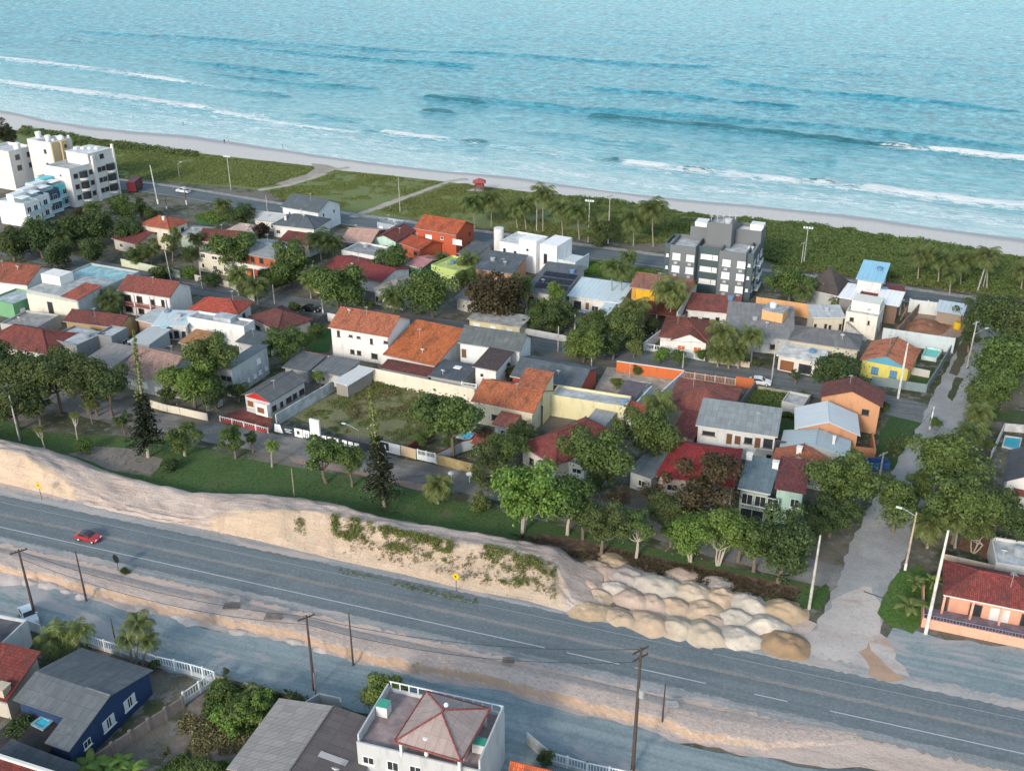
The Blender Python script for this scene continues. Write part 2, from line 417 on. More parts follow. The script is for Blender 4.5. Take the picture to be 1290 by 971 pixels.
for o_ in (-4.2, 4.2): ribbon('road_marking', [(-120, 205), (0, 217), (110, 228), (230, 243), (350, 264), (450, 279), (600, 299), (720, 315), (840, 331), (980, 352), (1100, 367), (1200, 381), (1290, 394), (1420, 415)], 0.18, 0.05, WHITE_LINE, off=o_)

# main road: straight, two lanes, painted edges, worn centre
ra, rb = at(0, 648), at(1290, 928); rd = (rb - ra).normalized(); rn = V((-rd.y, rd.x, 0))
def along(s, o=0.0, z=0.0): return ra + rd * s + rn * o + V((0, 0, z))
def strip(name, s0, s1, o0, o1, z, mat, ragged=0.0, step=2.0):
    mb = MB(); n = max(1, int((s1 - s0) / step)) if ragged else 1; L = []
    for k in range(n + 1):
        s = s0 + (s1 - s0) * k / n; L.append((along(s, o1 + R.uniform(-ragged, ragged), z), along(s, o0 + R.uniform(-ragged, ragged), z)))
    for (a, b), (c, d) in zip(L, L[1:]): mb.poly([b, d, c, a])
    o = mb.build(name, mat); o['kind'] = 'structure'; return o
strip('main_road', -80, 260, -4.9, 4.6, 0.07, m_asphalt('road_asphalt', (0.125, 0.152, 0.165), (0.165, 0.192, 0.204)), 0.16, 0.5)
strip('road_verge', -80, 260, -6.3, -4.5, 0.06, m_asphalt('dusty_asphalt', (0.19, 0.21, 0.21), (0.33, 0.325, 0.32), 0.6, (0.42, 0.36, 0.32)), 0.35, 0.5)
strip('road_verge', -80, 260, 4.2, 6.6, 0.06, m_asphalt('dusty_asphalt', (0.26, 0.265, 0.26), (0.40, 0.38, 0.365), 0.6, (0.45, 0.38, 0.335)), 0.45, 0.5)
WORN = m_asphalt('worn_paint', (0.2, 0.195, 0.185), (0.26, 0.245, 0.225))
strip('road_marking', -80, 260, -0.32, 0.32, 0.078, WORN, 0.1, 1.0)
strip('road_marking', -80, 91, -2.98, -2.8, 0.078, WHITE_LINE)
for s0, s1 in ((94, 101), (103, 112), (118, 122), (127, 260)): strip('road_marking', s0, s1, -2.98, -2.8, 0.078, WHITE_LINE)
FAINT = M('paint', (0.24, 0.27, 0.28))
strip('road_marking', -80, 108, 2.82, 2.98, 0.078, FAINT)
strip('road_marking', 112, 260, 2.82, 2.98, 0.078, FAINT)
ribbon('road_marking', [(1088, 745), (1105, 751), (1122, 757)], 0.25, 0.075, M('paint', (0.1, 0.1, 0.1)))

# beach sand and paths through the dune plants
def m_beach():
    t = NT('beach_sand'); p = t.pos()
    a = t.add('ShaderNodeAttribute'); a.attribute_name = 'wet'; wv = a.outputs['Fac']
    n1 = t.noise(p, 0.05, 5, 0.6); n2 = t.noise(p, 0.8, 5, 0.7)
    dry = t.mix(t.ramp(n2, 0.4, 0.7), (0.50, 0.475, 0.44), (0.57, 0.545, 0.51))
    ww = t.math('ADD', wv, t.math('MULTIPLY', t.math('SUBTRACT', n1, 0.5), 0.5))
    c = t.mix(t.ramp(ww, 0.25, 0.75), dry, (0.30, 0.305, 0.31))
    return t.out(c, t.ramp(ww, 0.55, 0.95, 0.9, 0.35))
def lerp_line(line, k, n):
    f = k / n * (len(line) - 1); i = min(int(f), len(line) - 2); return line[i].lerp(line[i + 1], f - i)
mbb = MB(); wet = []
inn = smooth_line([at(x, lerp_px(BEACH_IN, x) - 0) for x in range(-60, 1361, 20)], 3)
wat = smooth_line([at(x, lerp_px(WATER, x) - 0) for x in range(-60, 1361, 20)], 3)
d0 = V((-0.9, 0.43, 0)); inn = [inn[0] + d0 * 900] + inn + [inn[-1] - d0 * 900]; wat = [wat[0] + d0 * 900] + wat + [wat[-1] - d0 * 900]
ROWS = [(-0.5, 0), (-0.15, 0), (0, 0), (0.25, 0), (0.5, 0.2), (0.7, 0.5), (0.85, 0.8), (1.0, 1.0), (1.25, 1.0)]
for a_, b_ in zip(inn, wat):
    for q, wf in ROWS:
        p = a_.lerp(b_, q); mbb.v.append(V((p.x, p.y, 0.02 if q < -0.1 else 0.03 if q < 1.01 else -0.5))); wet.append(wf)
nr = len(ROWS)
for i in range(len(inn) - 1):
    for j in range(nr - 1):
        mbb.f.append([i * nr + j, (i + 1) * nr + j, (i + 1) * nr + j + 1, i * nr + j + 1]); mbb.mi.append(0)
bo = mbb.build('beach', m_beach(), uv=False); bo['kind'] = 'structure'
at_ = bo.data.attributes.new('wet', 'FLOAT', 'POINT'); at_.data.foreach_set('value', wet)
PATH = M('sand', (0.40, 0.36, 0.31))
ribbon('path', [(443, 274), (470, 264), (505, 251), (540, 238), (565, 229), (590, 226)], 2.6, 0.06, PATH, ragged=0.4)
ribbon('path', [(325, 240), (360, 234), (395, 224), (420, 215), (440, 211)], 2.4, 0.06, PATH, ragged=0.4)
sheet('path', [(345, 232), (360, 226), (385, 220), (396, 213), (392, 206), (412, 208), (428, 213), (412, 218), (385, 227), (362, 234)], 0.05, M('sand', (0.33, 0.29, 0.24)))
ribbon('path', [(585, 239), (600, 240), (612, 240)], 2.5, 0.06, PATH, ragged=0.3)

# ================================================================ sea
S_AX = V((0.896, -0.443, 0)); N_AX = V((0.443, 0.896, 0))
ws = sorted([(p.dot(S_AX), p.dot(N_AX)) for p in wat[1:-1]])
WSs = np.array([a for a, b in ws]); WSt = np.array([b for a, b in ws])
def st(px, py):
    p = at(px, py); s = p.dot(S_AX); return s, p.dot(N_AX) - float(np.interp(s, WSs, WSt))
sv = np.concatenate([np.arange(-2600, -330, 40), np.arange(-330, 330, 2.5), np.arange(330, 2000, 40)])
tv = [-4, -2.5]; tt = -1.5
while tt < 30000:
    tv.append(tt); tt += 1.3 if tt < 260 else (tt - 260) * 0.035 + 1.5
tv = np.array(tv)
SS, TT = np.meshgrid(sv, tv, indexing='ij')
rng = np.random.default_rng(3)
def vnoise(x, y, seed):                          # smooth value noise
    r = np.random.default_rng(seed).random((256, 256)); xi = np.floor(x).astype(int); yi = np.floor(y).astype(int)
    fx = x - xi; fy = y - yi; fx = fx * fx * (3 - 2 * fx); fy = fy * fy * (3 - 2 * fy)
    g = lambda a, b: r[a % 256, b % 256]
    return (g(xi, yi) * (1 - fx) + g(xi + 1, yi) * fx) * (1 - fy) + (g(xi, yi + 1) * (1 - fx) + g(xi + 1, yi + 1) * fx) * fy
fade = np.clip(TT / 25, 0, 1)
Z = 0.35 * (vnoise(SS / 22, TT / 7.5, 5) - 0.5) * fade + 0.25 * (vnoise(SS / 9 + 9, TT / 4, 6) - 0.5) * fade
Z += 0.6 * (vnoise(SS / 45, (TT + SS * 0.03) / 17, 8) - 0.5) * np.clip(TT / 60, 0, 1) * np.clip((1500 - TT) / 1200, 0, 1)
FO = np.zeros_like(Z); FR = np.zeros_like(Z)
# (pixel line of the crest, height, half-width, foam strength) - the breakers and swells seen in the photo
WAVES = [([(-60, 112), (60, 122), (180, 134), (300, 152), (420, 170), (540, 186)], 0.15, 6.0, 0.5), ([(-60, 72), (40, 78), (150, 93), (240, 106)], 0.2, 6.5, 0.6), ([(-60, 124), (60, 134), (180, 148), (300, 164)], 0.1, 5.0, 0.5),
         ([(-60, 104), (40, 110), (140, 122), (200, 128), (270, 139), (340, 152)], 0.2, 4.5, 0.62), ([(-60, 78), (60, 84), (160, 97), (260, 108), (360, 118)], 0.2, 4.0, 0.5), ([(460, 168), (560, 178), (640, 186), (750, 199)], 0.25, 4.0, 0.5), ([(770, 204), (900, 219), (1010, 231), (1120, 243), (1240, 258), (1350, 270)], 0.25, 4.5, 0.7), ([(200, 146), (320, 160), (440, 176), (560, 194), (640, 206)], 0.2, 3.5, 0.55), ([(640, 210), (760, 226), (880, 238), (1000, 250), (1100, 260), (1220, 277), (1350, 296)], 0.2, 4.0, 0.6), ([(1100, 184), (1200, 193), (1350, 210)], 0.3, 5.0, 0.6),
         ([(735, 146), (800, 151), (880, 158), (960, 166), (1040, 176), (1110, 183), (1168, 189)], 1.5, 3.0, 0.0),
         ([(1155, 187), (1200, 191), (1250, 197), (1300, 202), (1360, 209)], 1.2, 3.2, 0.95),
         ([(560, 120), (640, 128), (740, 138), (800, 141), (900, 149), (1000, 156), (1120, 166)], 0.9, 4.5, 0.0),
         ([(1100, 166), (1200, 176), (1300, 187)], 0.8, 4.5, 0.0),
         ([(752, 199), (790, 203)], 1.1, 2.4, 0.1), ([(778, 203), (815, 207), (852, 212)], 0.9, 2.6, 1.0),
         ([(848, 211), (880, 214), (908, 217)], 1.3, 2.2, 0.0), ([(902, 216), (960, 223), (1010, 229)], 0.8, 2.8, 0.9),
         ([(1004, 227), (1040, 230), (1062, 233)], 1.1, 2.2, 0.3), ([(1056, 233), (1085, 237)], 1.2, 2.2, 0.15), ([(1080, 236), (1140, 242), (1200, 250), (1260, 257), (1350, 267)], 0.8, 3.4, 1.0),
         ([(-60, 93), (0, 104), (60, 112), (140, 121)], 0.9, 2.8, 1.0), ([(138, 120), (165, 124), (190, 127)], 1.4, 2.4, 0.0), ([(186, 126), (225, 132), (268, 138)], 0.9, 2.8, 1.0),
         ([(264, 140), (320, 152), (400, 162), (460, 168)], 0.4, 3.0, 0.75), ([(450, 164), (480, 165)], 0.8, 2.4, 0.1), ([(476, 165), (530, 172), (575, 177)], 0.8, 2.6, 0.95), ([(570, 176), (622, 182)], 1.1, 2.2, 0.1),
         ([(160, 95), (190, 98), (258, 107)], 0.9, 2.8, 1.0), ([(-60, 66), (0, 73), (60, 80), (132, 91)], 0.6, 2.8, 0.9),
         ([(240, 80), (300, 84), (380, 92)], 0.9, 3.2, 0.0), ([(530, 121), (570, 125), (620, 132)], 1.2, 3.0, 0.0), ([(525, 139), (560, 141), (580, 144)], 1.1, 2.6, 0.0), ([(315, 116), (345, 119), (368, 123)], 1.0, 2.4, 0.0),
         ([(380, 145), (420, 150), (460, 153)], 0.7, 2.2, 0.0), ([(980, 199), (1010, 202), (1060, 206)], 0.7, 2.4, 0.0),
         ([(640, 188), (700, 196), (760, 206), (830, 216), (900, 226)], 0.35, 3.0, 0.55), ([(900, 228), (1000, 242), (1100, 254), (1200, 268), (1320, 283)], 0.3, 3.2, 0.5),
         ([(100, 139), (200, 149), (300, 163), (400, 178), (520, 194)], 0.25, 3.0, 0.5), ([(300, 98), (380, 106), (480, 113)], 0.7, 3.4, 0.0), ([(660, 165), (760, 178), (850, 186)], 0.7, 3.0, 0.1),
         ([(740, 110), (880, 122), (1010, 135)], 0.7, 4.5, 0.0), ([(900, 100), (1050, 118), (1290, 140)], 0.7, 5.0, 0.0), ([(300, 60), (450, 72), (600, 84)], 0.7, 5.5, 0.0), ([(100, 40), (350, 55), (600, 66), (900, 84)], 0.7, 7.0, 0.0)]
for k, (pl, hgt, hw, fo) in enumerate(WAVES):
    q = [st(*p) for p in pl]; qs = np.array([a for a, b in q]); qt = np.array([b for a, b in q])
    tw = np.interp(SS, qs, qt) + 1.6 * (vnoise(SS / 14, SS * 0 + k * 3.7, 21) - 0.5) + 1.0 * (vnoise(SS / 5, SS * 0 + k * 1.7, 22) - 0.5)
    ends = np.clip((SS - qs[0]) / 5, 0, 1) * np.clip((qs[-1] - SS) / 5, 0, 1)
    ends = ends * ends * (3 - 2 * ends) * (0.7 + 0.6 * vnoise(SS / 11, SS * 0 + k * 5.1, 23))
    dd = TT - tw                                  # >0: seaward
    prof = np.where(dd > 0, np.exp(-(dd / (hw * 1.15)) ** 2), np.exp(-(dd / (hw * 0.42)) ** 2))
    Z += hgt * ends * prof
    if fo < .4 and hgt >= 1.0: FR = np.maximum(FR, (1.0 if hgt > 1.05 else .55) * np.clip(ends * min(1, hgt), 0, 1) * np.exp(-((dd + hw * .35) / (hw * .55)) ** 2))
    if fo > 0: FO = np.maximum(FO, fo * np.clip(ends * 1.3, 0, 1) * np.where(dd > 0, np.exp(-(dd / (hw * 2.0)) ** 2), np.exp(-(dd / (hw * 1.1)) ** 2)))
Z = np.where(TT < 0, 0.05 + TT * 0.03, 0.06 + np.maximum(Z, -0.3 * np.clip((TT - 12) / 25, 0, 1)))
for a_, h_ in ((0.5, 0.7), (9, 0.55), (17, 0.5), (27, 0.45)):   # swash lines
    ed = a_ + (6 if a_ > 2 else 1.2) * (vnoise(SS / 26, SS * 0 + a_, 31) - 0.5)
    FO = np.maximum(FO, h_ * np.exp(-((TT - ed) / (1.4 if a_ > 2 else 1.1)) ** 2) * (0.45 + 0.8 * vnoise(SS / 17, SS * 0 + a_, 32)))
WT = np.interp(SS, WSs, WSt)
X = SS * S_AX.x + (TT + WT) * N_AX.x; Y = SS * S_AX.y + (TT + WT) * N_AX.y
me = bpy.data.meshes.new('sea'); ns, nt = SS.shape
idx = np.arange(ns * nt).reshape(ns, nt)
fc = np.stack([idx[:-1, :-1], idx[1:, :-1], idx[1:, 1:], idx[:-1, 1:]], -1).reshape(-1, 4)
def fast_mesh(me, verts, quads):
    me.vertices.add(len(verts)); me.vertices.foreach_set('co', np.ascontiguousarray(verts, dtype=np.float32).ravel())
    n, k = quads.shape
    me.loops.add(n * k); me.loops.foreach_set('vertex_index', np.ascontiguousarray(quads, dtype=np.int32).ravel())
    me.polygons.add(n); me.polygons.foreach_set('loop_start', np.arange(0, n * k, k, dtype=np.int32))
    me.update(calc_edges=True); me.validate()
fast_mesh(me, np.stack([X.ravel(), Y.ravel(), Z.ravel()], -1), fc)
me.polygons.foreach_set('use_smooth', [True] * len(me.polygons))
me.attributes.new('foam', 'FLOAT', 'POINT').data.foreach_set('value', FO.ravel().astype(np.float32))
me.attributes.new('front', 'FLOAT', 'POINT').data.foreach_set('value', FR.ravel().astype(np.float32))
me.attributes.new('offshore', 'FLOAT', 'POINT').data.foreach_set('value', TT.ravel().astype(np.float32))
def m_sea():
    t = NT('sea_water'); p = t.pos(); q = t.mapping(p, (1, 1, 1), (0, 0, 0.46))     # x along the shore
    fo = t.add('ShaderNodeAttribute'); fo.attribute_name = 'foam'; off = t.add('ShaderNodeAttribute'); off.attribute_name = 'offshore'
    fo = fo.outputs['Fac']; off = off.outputs['Fac']
    sep = t.mapping(q, (0.12, 0.5, 1))
    r1 = t.noise(sep, 1.0, 7, 0.65, 0.5); r2 = t.noise(t.mapping(q, (0.22, 0.7, 1)), 1.0, 9, 0.78, 0.6); r3 = t.noise(t.mapping(q, (0.018, 0.11, 1), loc=(4, 2, 0)), 1.0, 5, 0.6, 0.4)
    deep = t.mix(t.ramp(r3, 0.35, 0.65), (0.013, 0.21, 0.295), (0.028, 0.285, 0.38))
    rr = t.noise(t.mapping(q, (0.2, 0.2, 1), loc=(2, 7, 0)), 1.0, 9, 0.85, 0.2)
    deep = t.mix(t.ramp(rr, 0.46, 0.62, 0, 0.95), deep, (0.15, 0.52, 0.62)); deep = t.mix(t.ramp(rr, 0.5, 0.38, 0, 0.85), deep, (0.005, 0.095, 0.14))
    shal = t.mix(t.ramp(r1, 0.35, 0.65), (0.10, 0.38, 0.45), (0.33, 0.56, 0.60))
    swash = t.mix(t.ramp(r1, 0.35, 0.65), (0.33, 0.52, 0.56), (0.5, 0.66, 0.67))
    wob = t.math('ADD', off, t.math('MULTIPLY', t.math('SUBTRACT', r3, 0.5), 45.0))
    shal = t.mix(t.ramp(rr, 0.5, 0.4, 0, 0.45), shal, (0.05, 0.22, 0.28)); c = t.mix(t.ramp(wob, 10, 170), shal, deep)
    c = t.mix(t.ramp(wob, 2, 42), swash, c)
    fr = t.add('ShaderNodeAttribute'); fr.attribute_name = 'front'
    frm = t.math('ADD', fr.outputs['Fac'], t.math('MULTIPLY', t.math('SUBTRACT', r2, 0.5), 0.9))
    c = t.mix(t.ramp(frm, 0.32, 0.75, 0, 0.6), c, (0.022, 0.10, 0.13))  # shoreward wave faces darkened in the colour for their weaker sky reflection
    thr = t.math('SUBTRACT', t.math('ADD', fo, t.math('MULTIPLY', t.math('SUBTRACT', r2, 0.5), 2.6)), 0.52)
    fm = t.ramp(thr, 0.0, 0.22)
    lace = t.math('MULTIPLY', t.ramp(t.noise(t.mapping(q, (0.10, 0.42, 1), loc=(9, 1, 0)), 1.0, 8, 0.72, 1.2), 0.52, 0.66), t.ramp(wob, 130, 15, 0, 0.55))
    fm = t.math('MAXIMUM', fm, lace)
    c = t.mix(fm, c, (0.8, 0.84, 0.84))
    b1 = t.noise(t.mapping(q, (0.14, 0.2, 1)), 1.0, 8, 0.75, 0.3)
    t.bump(b1, 1.0, 2.2)
    t.b.inputs['Specular IOR Level'].default_value = 0.5; t.b.inputs['IOR'].default_value = 1.2
    return t.out(c, t.ramp(fm, 0, 1, 0.24, 0.8))
me.materials.append(m_sea())
sea = bpy.data.objects.new('sea', me); C.objects.link(sea); sea['kind'] = 'structure'

# ================================================================ sand embankment beside the main road
BK_X = list(range(-90, 761, 5))
F_BOT = [(-90, 588), (0, 608), (62, 622), (115, 638), (200, 657), (260, 667), (321, 680), (426, 706), (502, 722), (583, 742), (664, 757), (722, 774), (760, 783)]
F_TOP = [(-90, 545), (0, 566), (31, 573), (47, 583), (72, 599), (99, 611), (125, 624), (180, 641), (240, 655), (265, 654), (280, 648), (298, 645), (335, 643), (385, 644), (426, 651), (480, 664), (511, 672), (588, 686), (666, 699), (700, 716), (722, 756), (760, 775)]
B_TOP = [(-90, 535), (0, 553), (60, 566), (130, 593), (200, 611), (240, 619), (300, 621), (350, 623), (385, 627), (430, 636), (470, 649), (540, 661), (600, 671), (660, 681), (700, 688), (722, 704), (760, 720)]
HF = [(-90, 4.2), (0, 4.2), (50, 3.6), (80, 2.2), (115, 1.2), (180, 0.8), (245, 0.9), (275, 2.2), (330, 3.6), (500, 3.6), (650, 3.3), (695, 2.6), (722, 1.0), (760, 0.3)]
HB = [(-90, 4.0), (0, 4.0), (60, 3.4), (130, 2.2), (200, 2.0), (300, 3.2), (450, 3.4), (650, 3.1), (700, 2.6), (730, 1.0), (760, 0.4)]
def bank_profile(x):
    fb = at(x, lerp_px(F_BOT, x), 0.03); ft = at(x, lerp_px(F_TOP, x), lerp_px(HF, x)); bt = at(x, lerp_px(B_TOP, x), lerp_px(HB, x))
    bb = bt + V((0.35, 0.94, 0)) * (1.2 * bt.z); bb.z = -0.05
    return [fb, ft, bt, bb]
BNK = []
for i, x in enumerate(BK_X):
    P = bank_profile(x); row = []
    for a_, b_, n in ((P[0], P[1], 10), (P[1], P[2], 10), (P[2], P[3], 6)):
        for j in range(n): row.append(a_.lerp(b_, j / n))
    row.append(P[3]); BNK.append(row)
bv = np.array([[tuple(p) for p in r] for r in BNK])
for _ in range(2): bv[:, 2:-2] = 0.25 * bv[:, 1:-3] + 0.5 * bv[:, 2:-2] + 0.25 * bv[:, 3:-1]
jn = NR.normal(0, 1, bv.shape); jn[1:-1] = (jn[:-2] + jn[1:-1] + jn[2:]) / 2
bv[:, 1:-1] += jn[:, 1:-1] * np.array([0.05, 0.05, 0.06])
zz = vnoise(np.arange(bv.shape[0])[:, None] / 3.0 + np.zeros((1, bv.shape[1])), np.arange(bv.shape[1])[None] / 2.5 + np.zeros((bv.shape[0], 1)), 61)
bv[:, 1:-1, 2] += 0.4 * (zz[:, 1:-1] - 0.5)
gl = vnoise(np.arange(bv.shape[0])[:, None] / 1.3 + np.zeros((1, bv.shape[1])), np.arange(bv.shape[1])[None] / 9.0 + np.zeros((bv.shape[0], 1)), 62)
bv[:, 2:11, 1] += 0.9 * (gl[:, 2:11] - 0.5)
def m_bank():
    t = NT('bank_sand'); p = t.pos(); uv = t.uv(); q = t.mapping(p, (1, 1, 1), (0, 0, 0.3))
    g = t.add('ShaderNodeNewGeometry'); sep = t.add('ShaderNodeSeparateXYZ'); t.link(g.outputs['True Normal'], sep.inputs[0])
    n1 = t.noise(t.mapping(q, (0.1, 0.7, 0.7)), 1.0, 7, 0.7, 0.8); n2 = t.noise(p, 2.2, 6, 0.72); n3 = t.noise(t.mapping(q, (0.04, 1.3, 1)), 1.0, 6, 0.7, 0.6)
    top = t.mix(t.ramp(n1, 0.35, 0.65), (0.38, 0.305, 0.265), (0.52, 0.43, 0.375))
    top = t.mix(t.ramp(n3, 0.5, 0.66, 0, 0.6), top, (0.27, 0.23, 0.21))
    face = t.mix(t.ramp(n1, 0.35, 0.7), (0.48, 0.365, 0.265), (0.55, 0.435, 0.33))
    face = t.mix(t.ramp(n2, 0.52, 0.72, 0, 0.5), face, (0.38, 0.25, 0.14))
    fa = t.add('ShaderNodeAttribute'); fa.attribute_name = 'face'
    c = t.mix(t.ramp(t.math('ADD', fa.outputs['Fac'], t.math('MULTIPLY', t.math('SUBTRACT', n1, 0.5), 0.5)), 0.3, 0.6), top, face)
    c = t.mix(t.ramp(n2, 0.56, 0.78, 0, 0.45), c, (0.22, 0.17, 0.14))
    n5 = t.noise(t.mapping(q, (0.9, 0.25, 0.3)), 1.0, 6, 0.72, 0.5); c = t.mix(t.ramp(n5, 0.52, 0.68, 0, 0.4), c, (0.36, 0.255, 0.19))
    t.bump(t.math('ADD', n2, t.math('ADD', n5, n3)), 0.7, 0.3)
    return t.out(c, 0.95)
bank_mb = MB(); nb, mbk = bv.shape[:2]
bank_mb.v = [V(p) for p in bv.reshape(-1, 3)]
for i in range(nb - 1):
    for j in range(mbk - 1):
        bank_mb.f.append([i * mbk + j, (i + 1) * mbk + j, (i + 1) * mbk + j + 1, i * mbk + j + 1]); bank_mb.mi.append(0)
bk = bank_mb.build('embankment', m_bank(), smooth=True); bk['kind'] = 'structure'
fv = [[(1.0 if 1 <= j <= 10 else 0.5 if j in (0, 11) else 0.0) * min(1.0, max(0.0, (lerp_px(HF, x) - 1.2) / 1.2)) for j in range(mbk)] for x in BK_X]
bk.data.attributes.new('face', 'FLOAT', 'POINT').data.foreach_set('value', [q for r in fv for q in r])

# sandy strip between the road and the gravel road, washed out along its lower edge
M_UP = [(-120, 668), (0, 690), (100, 712), (200, 737), (300, 757), (430, 790), (560, 818), (700, 847), (800, 870), (900, 893), (1000, 910), (1080, 922)]
M_LO = [(-120, 705), (0, 722), (45, 734), (110, 750), (200, 773), (300, 795), (380, 811), (445, 834), (520, 849), (600, 862), (700, 889), (760, 905), (830, 922), (890, 940), (960, 946), (1080, 940)]
rows = 16; med = []; xs = list(range(-120, 1081, 4))
for i, x in enumerate(xs):
    a_, b_ = at(x, lerp_px(M_UP, x), 0), at(x, lerp_px(M_LO, x), 0); env = min(1, (1080 - x) / 250)
    row = []
    for j in range(rows + 1):
        q = j / rows; p = a_.lerp(b_, q)
        ed = 0.80 + 0.16 * (vnoise(np.array([i / 4.0]), np.array([0.3]), 71)[0] - 0.5) + 0.1 * (vnoise(np.array([i / 1.4]), np.array([0.7]), 72)[0] - 0.5)
        hgt = 0.06 + 0.75 * min(1, q / 0.35) * env if q < ed else 0.02 + 0.8 * env * max(0, 1 - (q - ed) / 0.10)
        p.z = max(0.01, hgt + (R.uniform(-0.02, 0.02) if 0 < j < rows else -0.05))
        row.append(p)
    med.append(row)
mm = MB(); mm.v = [p for r in med for p in r]
for i in range(len(med) - 1):
    for j in range(rows):
        k = i * (rows + 1) + j; mm.f.append([k, k + 1, k + rows + 2, k + rows + 1]); mm.mi.append(0)
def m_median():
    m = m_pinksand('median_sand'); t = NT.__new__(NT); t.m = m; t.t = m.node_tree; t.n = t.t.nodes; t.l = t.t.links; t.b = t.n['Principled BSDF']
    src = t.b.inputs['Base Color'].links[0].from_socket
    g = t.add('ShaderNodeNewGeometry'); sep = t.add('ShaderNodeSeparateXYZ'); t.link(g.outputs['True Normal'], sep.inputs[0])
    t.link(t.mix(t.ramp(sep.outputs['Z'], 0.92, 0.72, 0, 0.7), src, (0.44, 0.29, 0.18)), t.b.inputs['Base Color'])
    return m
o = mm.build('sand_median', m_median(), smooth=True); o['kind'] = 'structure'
# ================================================================ building kit
WHITE = (0.78, 0.77, 0.74); GLASS = M('glass'); FRAME_W = M('paint', (0.7, 0.7, 0.68)); FRAME_D = M('paint', (0.16, 0.12, 0.1)); FRAME_G = M('paint', (0.3, 0.31, 0.32))
TRIM = M('paint', (0.62, 0.61, 0.58))
class House: pass
HALL = []

def frame(A, B, dep, h):
    a, b = at(*A, h), at(*B, h); wv = b - a; wv.z = 0
    H = House(); H.w = wv.length; H.ux = wv / H.w; H.uy = V((-H.ux.y, H.ux.x, 0))
    if isinstance(dep, tuple):
        if len(dep) == 3: H.d = (at(dep[1], dep[2], h) - a).dot(H.uy)
        else: H.d = (at(*dep, h) - b).dot(H.uy)
    else: H.d = dep
    H.d = max(H.d, 1.5)
    H.o = V((a.x, a.y, 0)); H.h = h
    return H

def P(H, u, v, z): return H.o + H.ux * u + H.uy * v + V((0, 0, z))

def lbox(mb, H, u0, u1, v0, v1, z0, z1, mi=0): mb.box(P(H, u0, v0, z0), H.ux * (u1 - u0), H.uy * (v1 - v0), (0, 0, z1 - z0), mi)

def win(H, root, face, u, z, ww, wh, style='dark', frame_mat=None, vin=0.0):
    """A window, shutter or door set on a face of the house: frame bars stand proud of the wall, the pane sits between them.
    u runs from the face's left end as one looks at it."""
    i = H.inset
    if face == 'f': p0, du, n = P(H, i + u, i + vin, z), H.ux, -H.uy
    elif face == 'r': p0, du, n = P(H, H.w - i - vin, i + u, z), H.uy, H.ux
    elif face == 'l': p0, du, n = P(H, i + vin, H.d - i - u, z), -H.uy, -H.ux
    fm = frame_mat or {'dark': FRAME_W, 'bare': FRAME_D, 'shutter': FRAME_W, 'white': FRAME_W, 'door': FRAME_D, 'blue': M('paint', (0.06, 0.16, 0.28)), 'orange': FRAME_W, 'garage': FRAME_G, 'wide': FRAME_W, 'gate': FRAME_W, 'brown': FRAME_W}[style]
    pm = {'dark': GLASS, 'bare': GLASS, 'shutter': M('paint', (0.72, 0.73, 0.74)), 'white': M('paint', (0.76, 0.76, 0.75)), 'door': M('paint', (0.15, 0.07, 0.04)), 'blue': M('paint', (0.10, 0.24, 0.40)), 'orange': M('paint', (0.5, 0.15, 0.05)),
          'garage': M('metal', (0.45, 0.46, 0.47)), 'wide': GLASS, 'gate': M('paint', (0.6, 0.6, 0.6)), 'brown': M('paint', (0.22, 0.09, 0.04))}[style]
    t = 0.07; up = V((0, 0, 1)); mb = MB(); e = n * 0.07
    def bar(a, b, za, zb): mb.box(p0 + du * a + up * za + n * 0.07, du * (b - a), -n * 0.09, up * (zb - za))
    bar(0, t, 0, wh); bar(ww - t, ww, 0, wh); bar(t, ww - t, wh - t, wh); bar(t, ww - t, 0, t)
    if ww > 1.0 and style in ('dark', 'wide', 'white', 'blue', 'shutter', 'orange'): bar(ww / 2 - 0.03, ww / 2 + 0.03, t, wh - t)
    door = style in ('door', 'garage', 'gate')
    if not door: mb.box(p0 + du * -0.12 + up * -0.1 + n * 0.16, du * (ww + 0.24), -n * 0.18, up * 0.1)
    nm = {'door': 'door', 'garage': 'garage_door', 'gate': 'gate', 'shutter': 'window', 'white': 'window', 'orange': 'window'}.get(style, 'window')
    wd = mb.build(nm, fm, root, uv=False)
    pb = MB(); pb.box(p0 + du * t + up * t + n * 0.03, du * (ww - 2 * t), -n * 0.04, up * (wh - 2 * t))
    pb.build('pane' if style in ('dark', 'bare', 'wide') else 'panel' if door else 'shutter', pm, wd)
    return wd

def auto_wins(H, root, face, n, floors, style, seed=0, ww=1.3, wh=1.15, z0=1.0, fh=2.8, door=False, wall_w=None):
    r = random.Random(seed); L = (H.w if face == 'f' else H.d) - 2 * H.inset
    for fl in range(floors):
        for k in range(n):
            c = L * (k + 0.5) / n + r.uniform(-0.25, 0.25) * L / n * 0.4
            wv_ = min(ww * r.choice([0.7, 1, 1, 1.3]), L / n * 0.8)
            if wv_ < 0.45: continue
            if door and fl == 0 and k == n // 2: win(H, root, face, c - 0.45, 0.05, 0.95, 2.1, 'door')
            else: win(H, root, face, c - wv_ / 2, z0 + fl * fh + r.choice([0, 0, 0.1]), wv_, wh * r.choice([0.8, 1, 1]), style)

